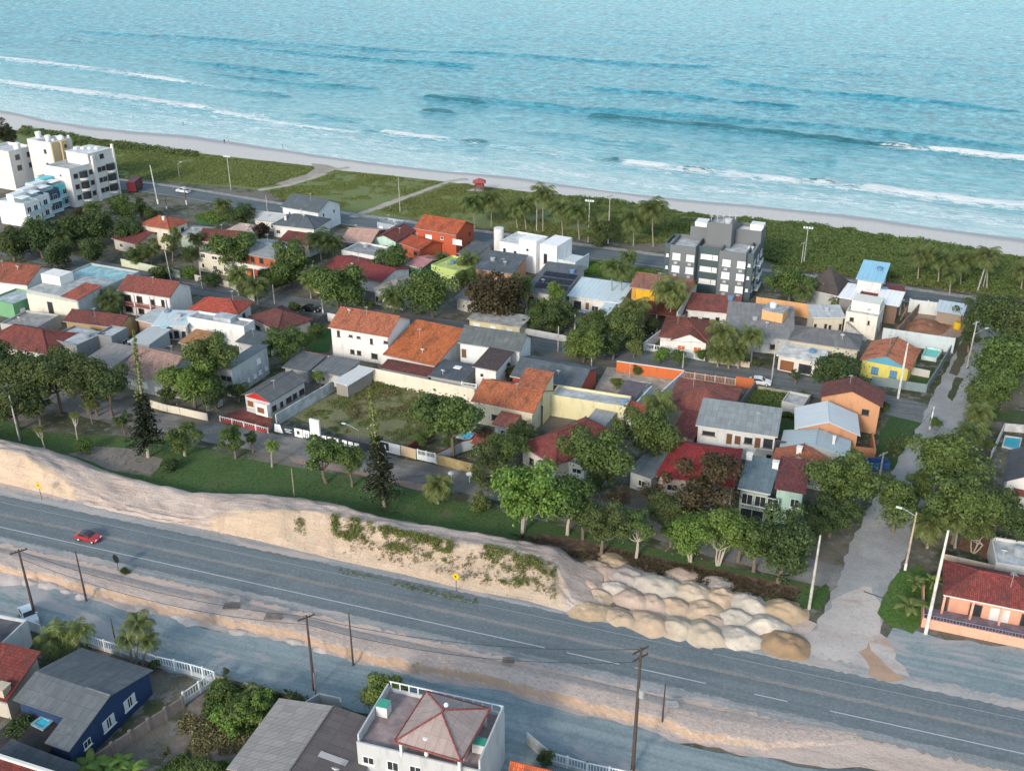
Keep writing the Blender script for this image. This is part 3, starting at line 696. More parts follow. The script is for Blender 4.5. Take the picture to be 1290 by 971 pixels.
def roof_mesh(H, kind, rise, mb, rm=0, wm=1, o=0.0, th=0.14, hz=None):
    """roof planes between the eave corners (0,0)-(w,d) at height h"""
    h = H.h if hz is None else hz; w, d = H.w, H.d
    q = lambda u, v, z: P(H, u, v, z)
    if kind == 'gx':
        m = d / 2
        mb.slab([q(0, 0, h), q(w, 0, h), q(w, m, h + rise), q(0, m, h + rise)], th, rm)
        mb.slab([q(w, d, h), q(0, d, h), q(0, m, h + rise), q(w, m, h + rise)], th, rm)
        mb.tube([q(-0.02, m, h + rise + 0.03), q(w + 0.02, m, h + rise + 0.03)], 0.13, 6, 1)
    elif kind == 'gy':
        m = w / 2
        mb.slab([q(0, d, h), q(0, 0, h), q(m, 0, h + rise), q(m, d, h + rise)], th, rm)
        mb.slab([q(w, 0, h), q(w, d, h), q(m, d, h + rise), q(m, 0, h + rise)], th, rm)
        mb.tube([q(m, -0.02, h + rise + 0.03), q(m, d + 0.02, h + rise + 0.03)], 0.13, 6, 1)
    elif kind == 'hip':
        if w >= d:
            i = min(d / 2, w / 2 - 0.01); r0, r1 = q(i, d / 2, h + rise), q(w - i, d / 2, h + rise)
            pl = [[q(0, 0, h), q(w, 0, h), r1, r0], [q(w, 0, h), q(w, d, h), r1], [q(w, d, h), q(0, d, h), r0, r1], [q(0, d, h), q(0, 0, h), r0]]
        else:
            i = min(w / 2, d / 2 - 0.01); r0, r1 = q(w / 2, i, h + rise), q(w / 2, d - i, h + rise)
            pl = [[q(0, 0, h), q(w, 0, h), r0], [q(w, 0, h), q(w, d, h), r1, r0], [q(w, d, h), q(0, d, h), r1], [q(0, d, h), q(0, 0, h), r0, r1]]
        for p in pl: mb.slab(p, th, rm)
        up = V((0, 0, 0.03)); mb.tube([r0 + up, r1 + up], 0.13, 6, 1)
        cs = [q(0, 0, h), q(w, 0, h), q(w, d, h), q(0, d, h)]
        ends = [r0, r1, r1, r0] if w >= d else [r0, r0, r1, r1]
        for c_, e_ in zip(cs, ends): mb.tube([c_ + up, e_ + up], 0.11, 6, 1)
    elif kind == 'mono': mb.slab([q(0, 0, h), q(w, 0, h), q(w, d, h + rise), q(0, d, h + rise)], th, rm)
    elif kind == 'monor': mb.slab([q(0, 0, h), q(w, 0, h + rise), q(w, d, h + rise), q(0, d, h)], th, rm)
    elif kind == 'monol': mb.slab([q(0, 0, h + rise), q(w, 0, h), q(w, d, h), q(0, d, h + rise)], th, rm)
    elif kind == 'slab': mb.slab([q(0, 0, h), q(w, 0, h), q(w, d, h), q(0, d, h)], 0.25, rm)
    elif kind == 'flat': mb.slab([q(0.2, 0.2, h - 0.45), q(w - 0.2, 0.2, h - 0.45), q(w - 0.2, d - 0.2, h - 0.45), q(0.2, d - 0.2, h - 0.45)], 0.2, rm)

def house(name, label, cat, A, B, dep, h, roof, rise, rmat, wmat, f=None, r=None, l=None, inset=None, z0=0.0, ridge=None, group=None, th=0.14, walls=True, h_is_roof=True):
    H = frame(A, B, dep, h); w, d = H.w, H.d
    H.inset = (0.0 if roof == 'flat' else 0.45) if inset is None else inset; i = H.inset
    c = P(H, w / 2, d / 2, 0); root = thing(name, label, cat, c, group); H.root = root
    wm = wmat if isinstance(wmat, bpy.types.Material) else M('stucco', wmat)
    rm = rmat if isinstance(rmat, bpy.types.Material) else M(*rmat)
    if walls:
        mb = MB(); q = lambda u, v, z: P(H, u, v, z)
        u0, u1, v0, v1 = i, w - i, i, d - i
        def ztop(u, v):
            if roof in ('gx',): return h + rise * (1 - abs(v - d / 2) / (d / 2)) - th - 0.01
            if roof in ('gy',): return h + rise * (1 - abs(u - w / 2) / (w / 2)) - th - 0.01
            if roof == 'mono': return h + rise * v / d - th - 0.01
            if roof == 'monor': return h + rise * u / w - th - 0.01
            if roof == 'monol': return h + rise * (1 - u / w) - th - 0.01
            if roof == 'flat': return h
            if roof == 'slab': return h - 0.26
            return h - th + 0.0
        if roof == 'flat':                       # walls rise past the roof as a parapet
            t_ = 0.2
            lbox(mb, H, u0, u1, v0, v0 + t_, z0, h); lbox(mb, H, u0, u1, v1 - t_, v1, z0, h)
            lbox(mb, H, u0, u0 + t_, v0 + t_, v1 - t_, z0, h); lbox(mb, H, u1 - t_, u1, v0 + t_, v1 - t_, z0, h)
        else:
            def side(pts):                       # wall polygons, all facing out
                mb.poly(pts)
            fr = [(u0, v0), (u1, v0)]; 
            top = lambda u, v: q(u, v, ztop(u, v))
            mid_f = [top(w / 2, v0)] if roof == 'gy' else []; mid_b = [top(w / 2, v1)] if roof == 'gy' else []
            mid_r = [top(u1, d / 2)] if roof == 'gx' else []; mid_l = [top(u0, d / 2)] if roof == 'gx' else []
            side([q(u0, v0, z0), q(u1, v0, z0), top(u1, v0)] + mid_f + [top(u0, v0)])
            side([q(u1, v0, z0), q(u1, v1, z0), top(u1, v1)] + mid_r + [top(u1, v0)])
            side([q(u1, v1, z0), q(u0, v1, z0), top(u0, v1)] + mid_b + [top(u1, v1)])
            side([q(u0, v1, z0), q(u0, v0, z0), top(u0, v0)] + mid_l + [top(u0, v1)])
        mb.build('wall', wm, root)
    rb = MB(); roof_mesh(H, roof, rise, rb, th=th)
    H.roof = rb.build('roof', [rm, ridge or rm], root); H.kind, H.rise, H.label = roof, rise, label; HALL.append(H)
    if roof in ('gx', 'hip', 'mono') and w > 5:
        gb = MB(); gb.box(P(H, 0.05, -0.12, h - th - 0.05), H.ux * (w - 0.1), H.uy * 0.12, (0, 0, 0.13)); gb.build('gutter', FRAME_G if hash_(label) % 3 else TRIM, root)
    if f: auto_wins(H, root, 'f', *f[:3], seed=hash_(label), **(f[3] if len(f) > 3 else {}))
    if r: auto_wins(H, root, 'r', *r[:3], seed=hash_(label) + 1, **(r[3] if len(r) > 3 else {}))
    if l: auto_wins(H, root, 'l', *l[:3], seed=hash_(label) + 2, **(l[3] if len(l) > 3 else {}))
    return H

def hash_(s):
    k = 7
    for ch in s: k = (k * 31 + ord(ch)) % 1000003
    return k

def part(H, name, mat, parent=None, smooth=False):
    class Ctx:
        def __enter__(s): s.mb = MB(); return s.mb
        def __exit__(s, *a): s.o = s.mb.build(name, mat, parent or H.root, smooth)
    return Ctx()

def tank(H, u, v, z, r=0.9, hh=1.1, mat=None):
    with part(H, 'water_tank', mat or M('paint', (0.18, 0.3, 0.42)), smooth=False) as mb:
        mb.tube([P(H, u, v, z), P(H, u, v, z + hh * 0.9), P(H, u, v, z + hh)], [r * 0.8, r, r * 0.55], 12)
def chimney(H, u, v, z0, z1, s=0.7, mat=None):
    with part(H, 'chimney', mat or M('stucco', WHITE)) as mb:
        lbox(mb, H, u - s / 2, u + s / 2, v - s / 2, v + s / 2, z0, z1); lbox(mb, H, u - s / 2 - 0.08, u + s / 2 + 0.08, v - s / 2 - 0.08, v + s / 2 + 0.08, z1, z1 + 0.12)
def skylight(H, u, v, z, su=1.2, sv=0.8, mat=None):
    with part(H, 'skylight', mat or M('paint', (0.75, 0.76, 0.77))) as mb: lbox(mb, H, u, u + su, v, v + sv, z, z + 0.15)

def wall(name, label, pts, h, mat, th=0.18, zt=None, cat='wall', cap=None, posts=0.0, group=None):
    """a free-standing wall: pts are pixels of its top edge"""
    w = [at(p[0], p[1], h if zt is None else zt) for p in pts]
    mid = w[len(w) // 2]; root_loc = V((mid.x, mid.y, 0)); mats = [mat, cap or mat]; mb = MB()
    o_ = thing(name, label, cat, root_loc, group)
    for k, (a, b) in enumerate(zip(w, w[1:])):
        d = (b - a); d.z = 0; L = d.length; d /= L; n = V((-d.y, d.x, 0)); a0 = V((a.x, a.y, 0)) - d * (0.0 if k == 0 else -th * 0.51)
        mb.box(a0 - n * th / 2, d * (L - (0.0 if k == 0 else th * 0.51)), n * th, (0, 0, h))
    mb.build('panel', mat, o_)
    if cap:
        mb = MB()
        for a, b in zip(w, w[1:]):
            d = (b - a); d.z = 0; L = d.length; d /= L; n = V((-d.y, d.x, 0)); a0 = V((a.x, a.y, 0))
            mb.box(a0 - n * (th / 2 + 0.04) + V((0, 0, h + 0.002 * len(mb.f))), d * (L - 0.02), n * (th + 0.08), (0, 0, 0.09))
        mb.build('coping', cap, o_)
    if posts:
        for a, b in zip(w, w[1:]):
            d = (b - a); d.z = 0; L = d.length; d /= L; n = V((-d.y, d.x, 0)); m_ = max(1, round(L / posts))
            for j in range(m_ + 1):
                q = V((a.x, a.y, 0)) + d * (L * j / m_); pm = MB(); s = th + 0.14
                pm.box(q - n * s / 2 - d * s / 2, d * s, n * s, (0, 0, h + 0.22)); pm.build('post', mat if not cap else cap, o_)
    return o_

def rail_fence(name, label, pts, h, mat, base=0.5, base_mat=None, cat='fence', step=2.2, bars=0.28):
    """low base wall, posts and close balusters; pts are pixels of its top edge"""
    w = [at(p[0], p[1], h) for p in pts]; mid = w[len(w) // 2]; o_ = thing(name, label, cat, V((mid.x, mid.y, 0)))
    pmb, rmb, bmb = MB(), MB(), MB()
    for a, b in zip(w, w[1:]):
        d = (b - a); d.z = 0; L = d.length; d /= L; n = V((-d.y, d.x, 0)); a = V((a.x, a.y, 0)); m_ = max(1, round(L / step))
        if base: bmb.box(a - n * 0.09, d * (L - 0.1), n * 0.18, (0, 0, base))
        for j in range(m_ + 1):
            q = a + d * (L * j / m_); pm = MB(); pm.box(q - n * 0.11 - d * 0.11, d * 0.22, n * 0.22, (0, 0, h + 0.1)); pm.build('post', mat, o_)
        rmb.box(a - n * 0.05 + V((0, 0, h - 0.14)), d * L, n * 0.1, (0, 0, 0.12)); 
        k = bars
        while k < L - 0.1:
            rmb.box(a + d * k - n * 0.025 + V((0, 0, base + 0.002)), d * 0.07, n * 0.05, (0, 0, h - 0.142 - base)); k += bars
    if base: bmb.build('base', base_mat or mat, o_)
    rmb.build('railing', mat, o_)
    return o_
# ================================================================ houses
STEEL_ = M('paint', (0.3, 0.31, 0.32))
RED = (0.30, 0.075, 0.05); BROWN = (0.16, 0.055, 0.045); ORNG = (0.42, 0.13, 0.05); DRED = (0.17, 0.05, 0.045); CRIM = (0.30, 0.035, 0.04)
SLATE = (0.09, 0.11, 0.125); GREY = (0.17, 0.175, 0.18); LGREY = (0.3, 0.31, 0.32); CREAM = (0.66, 0.61, 0.48); BLUEW = (0.55, 0.63, 0.66); PEACH = (0.66, 0.40, 0.25)
T, FI, ME = 'tile', 'fibro', 'metal'
W1 = dict(ww=1.2); HS = {}

# ---- seaside row
H = HS['whitegrey'] = house('house', 'tall white house with a dark grey gable roof by the beach road', 'house', (353, 260), (401, 268), (431, 256), 6.2, 'gx', 2.4, (FI, SLATE), (0.72, 0.76, 0.78), f=(3, 1, 'bare', dict(ww=0.8, wh=0.6, z0=4.2)), r=(2, 1, 'dark', dict(ww=0.8, z0=4)))
H = house('house', 'white house under a slate hip roof in front of the tall white gable house', 'house', (341, 283), (396, 289), 10, 3.6, 'hip', 2.2, (FI, SLATE), WHITE, f=(4, 1, 'dark')); chimney(H, 3.5, 2.5, 3.8, 5.6, 0.6)
house('house', 'small house with a pale grey gable roof beside the leafy dark tree', 'house', (318, 276), (352, 280), 8, 3.2, 'gx', 1.2, (ME, (0.45, 0.46, 0.46)), WHITE, f=(2, 1, 'dark'))
house('house', 'low house with a dusty pink roof behind the dark red roofed bungalow', 'house', (284, 290), (320, 294), 7, 3.0, 'hip', 1.2, (FI, (0.42, 0.33, 0.30)), CREAM, f=(2, 1, 'dark'))
house('house', 'small pale green walled annex beside the cream house with red hip roof', 'annex', (222, 296), (249, 299), (258, 285), 3.5, 'gx', 1.0, (FI, LGREY), (0.5, 0.6, 0.52))
H = HS['redhip'] = house('house', 'two storey cream house with a bright red hip roof and side balconies', 'house', (174, 283), (213, 289), (240, 279), 6.2, 'hip', 1.9, (T, (0.36, 0.10, 0.06)), CREAM, f=(3, 2, 'dark', dict(door=True)), r=(2, 2, 'bare'))
with part(H, 'balcony', TRIM) as mb:
    lbox(mb, H, 0.2, 5.0, -1.4, 0.45, 2.95, 3.15); lbox(mb, H, 0.2, 5.0, -1.4, -1.3, 3.15, 4.0)
    for u in (0.3, 2.5, 4.7): lbox(mb, H, u, u + 0.2, -1.35, -1.15, 0, 2.95)
chimney(H, 6.5, 3.0, 6.3, 8.3, 0.6)
house('house', 'low dark red roofed house hidden behind trees near the white apartments', 'house', (140, 300), (172, 308), 11, 3.2, 'gx', 1.8, (T, DRED), (0.55, 0.5, 0.45), f=(2, 1, 'dark'))
house('house', 'bungalow with long dark red gable roof behind the two storey grey roofed house', 'house', (246, 303), (297, 307), 9, 3.3, 'gx', 2.0, (T, BROWN), CREAM, f=(3, 1, 'dark'))
H = house('house', 'grey roofed house with orange red upper walls and a long white balcony', 'house', (296, 317), (349, 327), (383, 309), 5.6, 'gx', 1.2, (FI, (0.25, 0.28, 0.29)), (0.46, 0.13, 0.06), f=(4, 1, 'bare', dict(z0=3.4, wh=1.5)))
with part(H, 'balcony', TRIM) as mb:
    lbox(mb, H, -0.5, H.w - 0.3, -1.9, 0.4, 2.7, 2.9); lbox(mb, H, -0.5, H.w - 0.3, -1.9, -1.75, 2.9, 3.7)
    for k in range(5): lbox(mb, H, -0.3 + k * 2.4, -0.05 + k * 2.4, -1.8, -1.55, 0, 2.7)
with part(H, 'carport', M('stucco', (0.6, 0.2, 0.07))) as mb: lbox(mb, H, 1.5, 5.0, -0.4, 0.44, 0, 2.6)
house('house', 'small dark red roofed house behind the pair of street palms', 'house', (350, 303), (390, 310), 9, 3.3, 'gx', 1.5, (T, DRED), WHITE)
house('house', 'two storey cream house partly hidden by the spreading almond tree', 'house', (248, 317), (291, 324), 7, 5.2, 'flat', 0, ('conc', (0.4, 0.38, 0.34)), CREAM, f=(3, 2, 'dark'))
house('house', 'house with a broad salmon roof beside the beach road', 'house', (428, 304), (467, 307), (482, 288), 3.4, 'gx', 1.6, (FI, (0.48, 0.30, 0.24)), (0.3, 0.28, 0.27), f=(2, 1, 'bare'))
house('house', 'long low white walled building with a flat grey roof behind the salmon roofed house', 'house', (430, 315), (474, 323), 8, 3.6, 'flat', 0, ('conc', LGREY), WHITE, f=(3, 1, 'dark', dict(wh=0.6)))
house('house', 'long low house with a maroon gable roof between two big street trees', 'house', (404, 338), (480, 356), 12, 3.2, 'gx', 1.6, (T, (0.24, 0.05, 0.05)), WHITE, r=(2, 1, 'dark'))
house('house', 'mint green gable ended house with a dark red roof near the beach road', 'house', (467, 300), (499, 305), (521, 290), 3.6, 'gy', 1.4, (T, DRED), (0.52, 0.72, 0.62), f=(1, 1, 'dark'))
house('kiosk', 'small blue grey box building beside the beach road', 'kiosk', (475, 280), (497, 284), 5, 3.2, 'flat', 0, ('conc', LGREY), (0.4, 0.47, 0.52), f=(2, 1, 'white'))
H = HS['orangered'] = house('house', 'big orange red two storey house with a red gable roof by the beach', 'house', (521, 287), (575, 296), (599, 283), 6.3, 'gx', 2.3, (T, (0.40, 0.10, 0.045)), (0.5, 0.11, 0.055), r=(2, 2, 'bare', dict(ww=0.9)))
for u, w_ in ((3, 2.0), (11.5, 2.8)): win(H, H.root, 'f', u, 3.5, w_, 1.4, 'white')
win(H, H.root, 'f', 7.8, 4.2, 0.8, 0.8, 'dark')
H = house('house', 'low red tiled wing in front of the big orange red house', 'house', (503, 306), (529, 315), (550, 303), 3.3, 'gx', 1.3, (T, (0.40, 0.085, 0.04)), (0.5, 0.12, 0.06), f=(2, 1, 'bare'))
house('house', 'small house with a pink roof below the orange red house', 'house', (511, 333), (531, 338), 9, 3.0, 'gx', 0.8, (FI, (0.42, 0.2, 0.2)), (0.1, 0.26, 0.17))
H = house('house', 'lime green house with a flat roof terrace behind garden palms', 'house', (543, 333), (580, 342), (590, 326), 3.8, 'flat', 0, M('conc', (0.42, 0.5, 0.16)), (0.5, 0.62, 0.22), f=(2, 1, 'dark'))
house('house', 'white house with a slate hip roof and columned porch behind a young palm', 'house', (469, 364), (507, 372), (521, 350), 4.0, 'hip', 1.8, (FI, (0.24, 0.23, 0.23)), (0.66, 0.68, 0.68), f=(3, 1, 'dark', dict(ww=1.8, z0=0.6, wh=2)))
house('house', 'low house with a grey sheet roof mostly hidden by the round street tree', 'house', (572, 374), (601, 381), 9, 3.2, 'gx', 1.0, (FI, GREY), (0.5, 0.5, 0.48))
H = HS['brick'] = house('house', 'peach brick house with a dark grey roof beside the white modern villa', 'house', (596, 338), (646, 345), (667, 329), 4.0, 'mono', 1.6, (FI, SLATE), M('stucco', (0.56, 0.30, 0.19)), f=(4, 1, 'dark', dict(ww=1.0)))
# white modern villa
H = HS['villa'] = house('villa', 'white modern flat roofed villa with stepped blocks and a round water tower', 'villa', (629, 304), (668, 311), (685, 297), 6.5, 'flat', 0, M('conc', (0.62, 0.63, 0.62)), (0.86, 0.86, 0.85), f=(3, 2, 'dark', dict(ww=0.9)))
with part(H, 'upper_block', M('stucco', (0.88, 0.88, 0.87))) as mb:
    lbox(mb, H, 6.5, 11.5, -1.2, 3.5, 0, 8.6); lbox(mb, H, 11.6, 16.5, 0.5, 9, 0, 7.6)
with part(H, 'terrace', M('stucco', (0.66, 0.72, 0.74))) as mb:
    lbox(mb, H, 16.5, 21.5, 1, 1.2, 0, 4.2); lbox(mb, H, 21.3, 21.5, 1.2, 9, 0, 4.2); lbox(mb, H, 16.5, 21.29, 1.2, 8.9, 0, 3.2)
with part(H, 'water_tower', M('stucco', (0.7, 0.68, 0.66))) as mb: mb.tube([P(H, -2.5, 4, 0), P(H, -2.5, 4, 8.6)], 1.3, 16)
with part(H, 'awning', M('paint', (0.05, 0.42, 0.26))) as mb: mb.slab([P(H, 3.4, -1.0, 3.2), P(H, 5.6, -1.0, 3.2), P(H, 5.6, -0.01, 3.8), P(H, 3.4, -0.01, 3.8)], 0.08)
win(H, H.root, 'f', 12.8, 2.6, 1.0, 2.6, 'bare', vin=0.5); win(H, H.root, 'f', 8.6, 5.6, 0.8, 0.8, 'dark', vin=-1.2)
# solar house
H = HS['solar'] = house('house', 'dark roofed house carrying rows of black solar panels', 'house', (660, 366), (711, 373), (731, 343), 3.8, 'mono', 1.8, (FI, (0.11, 0.125, 0.14)), (0.6, 0.61, 0.6), f=(4, 1, 'bare', dict(ww=2.0, wh=1.9, z0=0.3)))
for k in range(3):
    for j in range(6):
        v = 2.2 + k * 3.2; u = 1.6 + j * 1.35; s = 1.8 / H.d
        with part(H, 'solar_panel', M('paint', (0.01, 0.013, 0.025))) as mb:
            mb.slab([P(H, u, v, 3.9 + v * s + 0.12), P(H, u + 1.22, v, 3.9 + v * s + 0.12), P(H, u + 1.22, v + 2.4, 3.9 + (v + 2.4) * s + 0.12), P(H, u, v + 2.4, 3.9 + (v + 2.4) * s + 0.12)], 0.05)
H = HS['poolblue'] = house('house', 'low white house with a pale blue sheet roof and a courtyard pool', 'house', (714, 372), (782, 382), (794, 362), 3.4, 'mono', 1.0, (ME, (0.50, 0.60, 0.64)), WHITE)
for u, st_, w_ in ((1.2, 'bare', 1.8), (4, 'brown', 1.0), (5.6, 'dark', 1.6), (8.6, 'dark', 1.0)): win(H, H.root, 'f', u, 0.3, w_, 1.9 if st_ != 'dark' else 1.3, st_)
with part(H, 'porch_roof', M('metal', (0.55, 0.62, 0.65))) as mb: mb.slab([P(H, 9.5, -7.5, 2.9), P(H, 12.2, -7.5, 2.9), P(H, 12.2, 0, 3.2), P(H, 9.5, 0, 3.2)], 0.12)
with part(H, 'porch_wall', M('stucco', WHITE)) as mb: lbox(mb, H, 9.7, 12.0, -7.3, 0.4, 0, 2.75)
# yellow-orange house
H = HS['yellow'] = house('house', 'yellow and orange two storey house with a mottled brown tiled roof', 'house', (793, 361), (867, 371), (877, 353), 6.2, 'gx', 1.9, (T, (0.26, 0.13, 0.10)), (0.55, 0.30, 0.08), f=(4, 1, 'bare', dict(z0=3.6, ww=1.0)))
with part(H, 'side_wall', M('stucco', (0.5, 0.47, 0.43))) as mb: lbox(mb, H, H.w - 0.4, H.w - 0.15, -9, H.d, 0, 5.2)
with part(H, 'porch_roof', M('tile', BROWN)) as mb: mb.slab([P(H, 4.5, -5.5, 2.7), P(H, H.w - 0.6, -5.5, 2.7), P(H, H.w - 0.6, 0.4, 3.4), P(H, 4.5, 0.4, 3.4)], 0.15)
with part(H, 'porch_column', M('stucco', (0.6, 0.55, 0.5))) as mb:
    for k in range(4): lbox(mb, H, 4.8 + k * 3.1, 5.05 + k * 3.1, -5.2, -4.95, 0, 2.58)
with part(H, 'yellow_panel', M('stucco', (0.75, 0.42, 0.03))) as mb: lbox(mb, H, 1.5, 6.0, 0.25, 0.44, 3.2, 5.9)

# ---- grey apartment block
H = HS['apart'] = frame((837, 307), (949, 321), 15.5, 12.0); H.inset = 0
root = H.root = thing('apartment_building', 'stepped grey four storey apartment block with white shutters facing the town', 'apartment block', P(H, H.w / 2, 8, 0))
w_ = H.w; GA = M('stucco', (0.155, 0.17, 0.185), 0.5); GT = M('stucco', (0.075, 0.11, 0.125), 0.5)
def block(u0, u1, v0, v1, h, mat=GA, roofmat=None, name='wall'):
    mb = MB(); t_ = 0.2
    lbox(mb, H, u0, u1, v0, v0 + t_, 0, h); lbox(mb, H, u0, u1, v1 - t_, v1, 0, h); lbox(mb, H, u0, u0 + t_, v0 + t_, v1 - t_, 0, h); lbox(mb, H, u1 - t_, u1, v0 + t_, v1 - t_, 0, h)
    mb.build(name, mat, root)
    mb = MB(); lbox(mb, H, u0 + t_, u1 - t_, v0 + t_, v1 - t_, 0.2, h - 0.9); mb.build('roof_terrace', roofmat or M('conc', (0.45, 0.47, 0.48)), root)
a_, b_ = 0.36 * w_, 0.63 * w_
block(1.5, a_, 0, 9, 12.0); block(b_, w_ - 1.6, 0, 10, 12.0)
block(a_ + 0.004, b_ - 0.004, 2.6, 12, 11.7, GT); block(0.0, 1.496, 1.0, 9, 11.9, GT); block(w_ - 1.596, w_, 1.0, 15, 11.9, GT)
block(0.42 * w_, 0.70 * w_, 5.0, 11.5, 17.0); block(0.2 * w_, 0.417 * w_, 8.0, 14.5, 14.6, roofmat=M('conc', (0.7, 0.7, 0.7))); block(0.704 * w_, w_ - 0.1, 9.5, 15.4, 14.8, roofmat=M('conc', (0.7, 0.7, 0.7)))
with part(H, 'penthouse', M('stucco', (0.8, 0.8, 0.79))) as mb: lbox(mb, H, 0.22 * w_, 0.36 * w_, 10.5, 14.2, 13.7, 15.0); lbox(mb, H, 0.84 * w_, 0.99 * w_, 12.0, 15.1, 13.9, 15.5)
for k in range(3):
    for u in (2.2, 5.6): win(H, root, 'f', u, 1.6 + 3.1 * k + 0.6, 1.9, 1.6, 'shutter')
    for u in (b_ + 0.9, b_ + 4.4): win(H, root, 'f', u, 1.6 + 3.1 * k + 0.6, 1.9, 1.6, 'shutter')
    for u in (a_ + 0.8, b_ - 2.0): win(H, root, 'f', u, 2.4 + 3.1 * k, 2.8 if u < a_ + 1 else 1.2, 1.2, 'shutter', vin=2.6)
    for u in (2.4, 5.8, b_ + 1.1, b_ + 4.6):
        with part(H, 'air_conditioner', M('paint', (0.4, 0.42, 0.43))) as mb: lbox(mb, H, u + 0.3, u + 1.15, -0.45, -0.02, 1.25 + 3.1 * k, 1.75 + 3.1 * k)
    for v in (2.0, 6.5, 10.5): win(H, root, 'r', v, 2.0 + 3.1 * k, 2.0, 1.5, 'wide')
    with part(H, 'balcony', M('paint', (0.55, 0.6, 0.62))) as mb:
        lbox(mb, H, w_ + 0.001, w_ + 1.0, 5.5, 9.5, 1.2 + 3.1 * k, 1.4 + 3.1 * k)
        lbox(mb, H, w_ + 0.92, w_ + 1.0, 5.5, 9.5, 1.4 + 3.1 * k, 2.3 + 3.1 * k)
    win(H, root, 'f', w_ - 1.15, 2.4 + 3.1 * k, 0.6, 0.7, 'white', vin=1.0); win(H, root, 'f', 0.4, 2.4 + 3.1 * k, 0.6, 0.7, 'white', vin=1.0)
for k in range(5):
    with part(H, 'antenna', M('paint', (0.4, 0.42, 0.44))) as mb:
        u = 0.44 * w_ + k * 1.3; mb.tube([P(H, u, 7 + k * 0.7, 16.1), P(H, u, 7 + k * 0.7, 18.2 + (k % 2) * 1.2)], 0.06, 5); mb.tube([P(H, u - 0.5, 7 + k * 0.7, 17.9), P(H, u + 0.5, 7 + k * 0.7, 17.9)], 0.05, 4)
tank(H, 0.62 * w_, 8.5, 16.1, 1.0, 1.3, M('paint', (0.45, 0.47, 0.5))); tank(H, 0.92 * w_, 6.0, 11.1, 0.8, 0.9, M('paint', (0.6, 0.6, 0.6)))

# ---- right-hand seaside group
H = house('house', 'dark brown steep pyramid roofed house near the beach road', 'house', (1010, 362), (1057, 373), (1069, 358), 3.8, 'hip', 4.6, (FI, (0.07, 0.06, 0.058)), (0.5, 0.53, 0.53), r=(1, 1, 'dark'))
H = house('house', 'slim white tower house with a sky blue sheet roof', 'house', (1078, 351), (1113, 356), (1125, 337), 7.4, 'mono', 1.0, (ME, (0.26, 0.50, 0.64)), (0.66, 0.67, 0.67), f=(2, 1, 'white', dict(z0=5, ww=0.8)), r=(1, 2, 'dark'))
house('canopy', 'white sheet canopy west of the red tiled roof strip', 'canopy', (1055, 374), (1077, 378), (1088, 362), 4.5, 'mono', 0.5, (ME, (0.78, 0.79, 0.8)), (0.25, 0.25, 0.25))
house('house', 'narrow roof strip of brick red tiles below the blue roofed tower', 'house', (1082, 371), (1140, 377), (1148, 366), 4.2, 'mono', 0.9, (T, DRED), (0.5, 0.47, 0.42))
house('canopy', 'wide white sheet canopy on timber props beside the building site', 'canopy', (1102, 381), (1133, 386), (1141, 371), 4.6, 'mono', 0.6, (ME, (0.78, 0.79, 0.8)), (0.2, 0.13, 0.1))
H = house('house', 'cream white blocky house with an outdoor stair and flat roof', 'house', (1066, 392), (1106, 399), (1114, 384), 5.6, 'flat', 0, M('conc', (0.55, 0.53, 0.5)), (0.74, 0.71, 0.62), f=(2, 1, 'bare', dict(ww=0.7, z0=3.4)), r=(2, 1, 'bare', dict(ww=0.7)))
with part(H, 'staircase', M('conc', (0.45, 0.43, 0.4))) as mb:
    for k in range(12): lbox(mb, H, 0.5 + k * 0.4, 0.9 + k * 0.4, -1.3, -0.05, 0, 3.4 - k * 0.28)
with part(H, 'upper_block', M('stucco', (0.74, 0.72, 0.65))) as mb: lbox(mb, H, 0.5, 6.5, 2.5, H.d - 0.4, 5.1, 7.4)
H = house('house', 'long white house with a row of small windows under a grey roof', 'house', (1024, 400), (1066, 400), (1078, 388), 4.2, 'mono', 0.8, (FI, (0.42, 0.45, 0.46)), CREAM, f=(6, 1, 'bare', dict(ww=0.6, wh=1.4)))
H = HS['flatgrey'] = house('hall', 'broad hall with a low grey roof and an orange rooftop box', 'hall', (912, 420), (1001, 428), (1022, 392), 3.8, 'mono', 0.8, (FI, (0.235, 0.23, 0.225)), (0.5, 0.52, 0.52), f=(2, 1, 'bare'))
H2 = frame((959, 402), (985, 407), 4.5, 4.2)
with part(H, 'rooftop_box', M('stucco', (0.72, 0.42, 0.2))) as mb: mb.box(V((H2.o.x, H2.o.y, 4.0)), H2.ux * H2.w, H2.uy * 4.5, (0, 0, 2.3))
with part(H, 'box_roof', M('conc', (0.35, 0.35, 0.35))) as mb: mb.box(V((H2.o.x, H2.o.y, 6.303)) - H2.ux * 0.1 - H2.uy * 0.1, H2.ux * (H2.w + 0.2), H2.uy * 4.7, (0, 0, 0.15))
with part(H, 'rooftop_tank', M('paint', (0.62, 0.64, 0.65)), smooth=False) as mb:
    q = V((H2.o.x, H2.o.y, 6.45)) + H2.ux * 1.6 + H2.uy * 2.5; mb.tube([q, q + V((0, 0, 0.9)), q + V((0, 0, 1.1))], [0.7, 0.8, 0.5], 12)
house('house', 'white house with a long faded red roof below the grey apartment block', 'house', (864, 390), (932, 396), (938, 381), 3.6, 'mono', 1.4, (T, (0.24, 0.08, 0.065)), WHITE, f=(4, 1, 'bare'))
H = HS['shutters'] = house('house', 'white house with a brown hip roof and orange shutters', 'house', (829, 424), (893, 431), (914, 406), 3.5, 'hip', 2.3, (T, (0.19, 0.065, 0.05)), WHITE)
H3 = frame((849, 419), (893, 430), 3.0, 3.6)
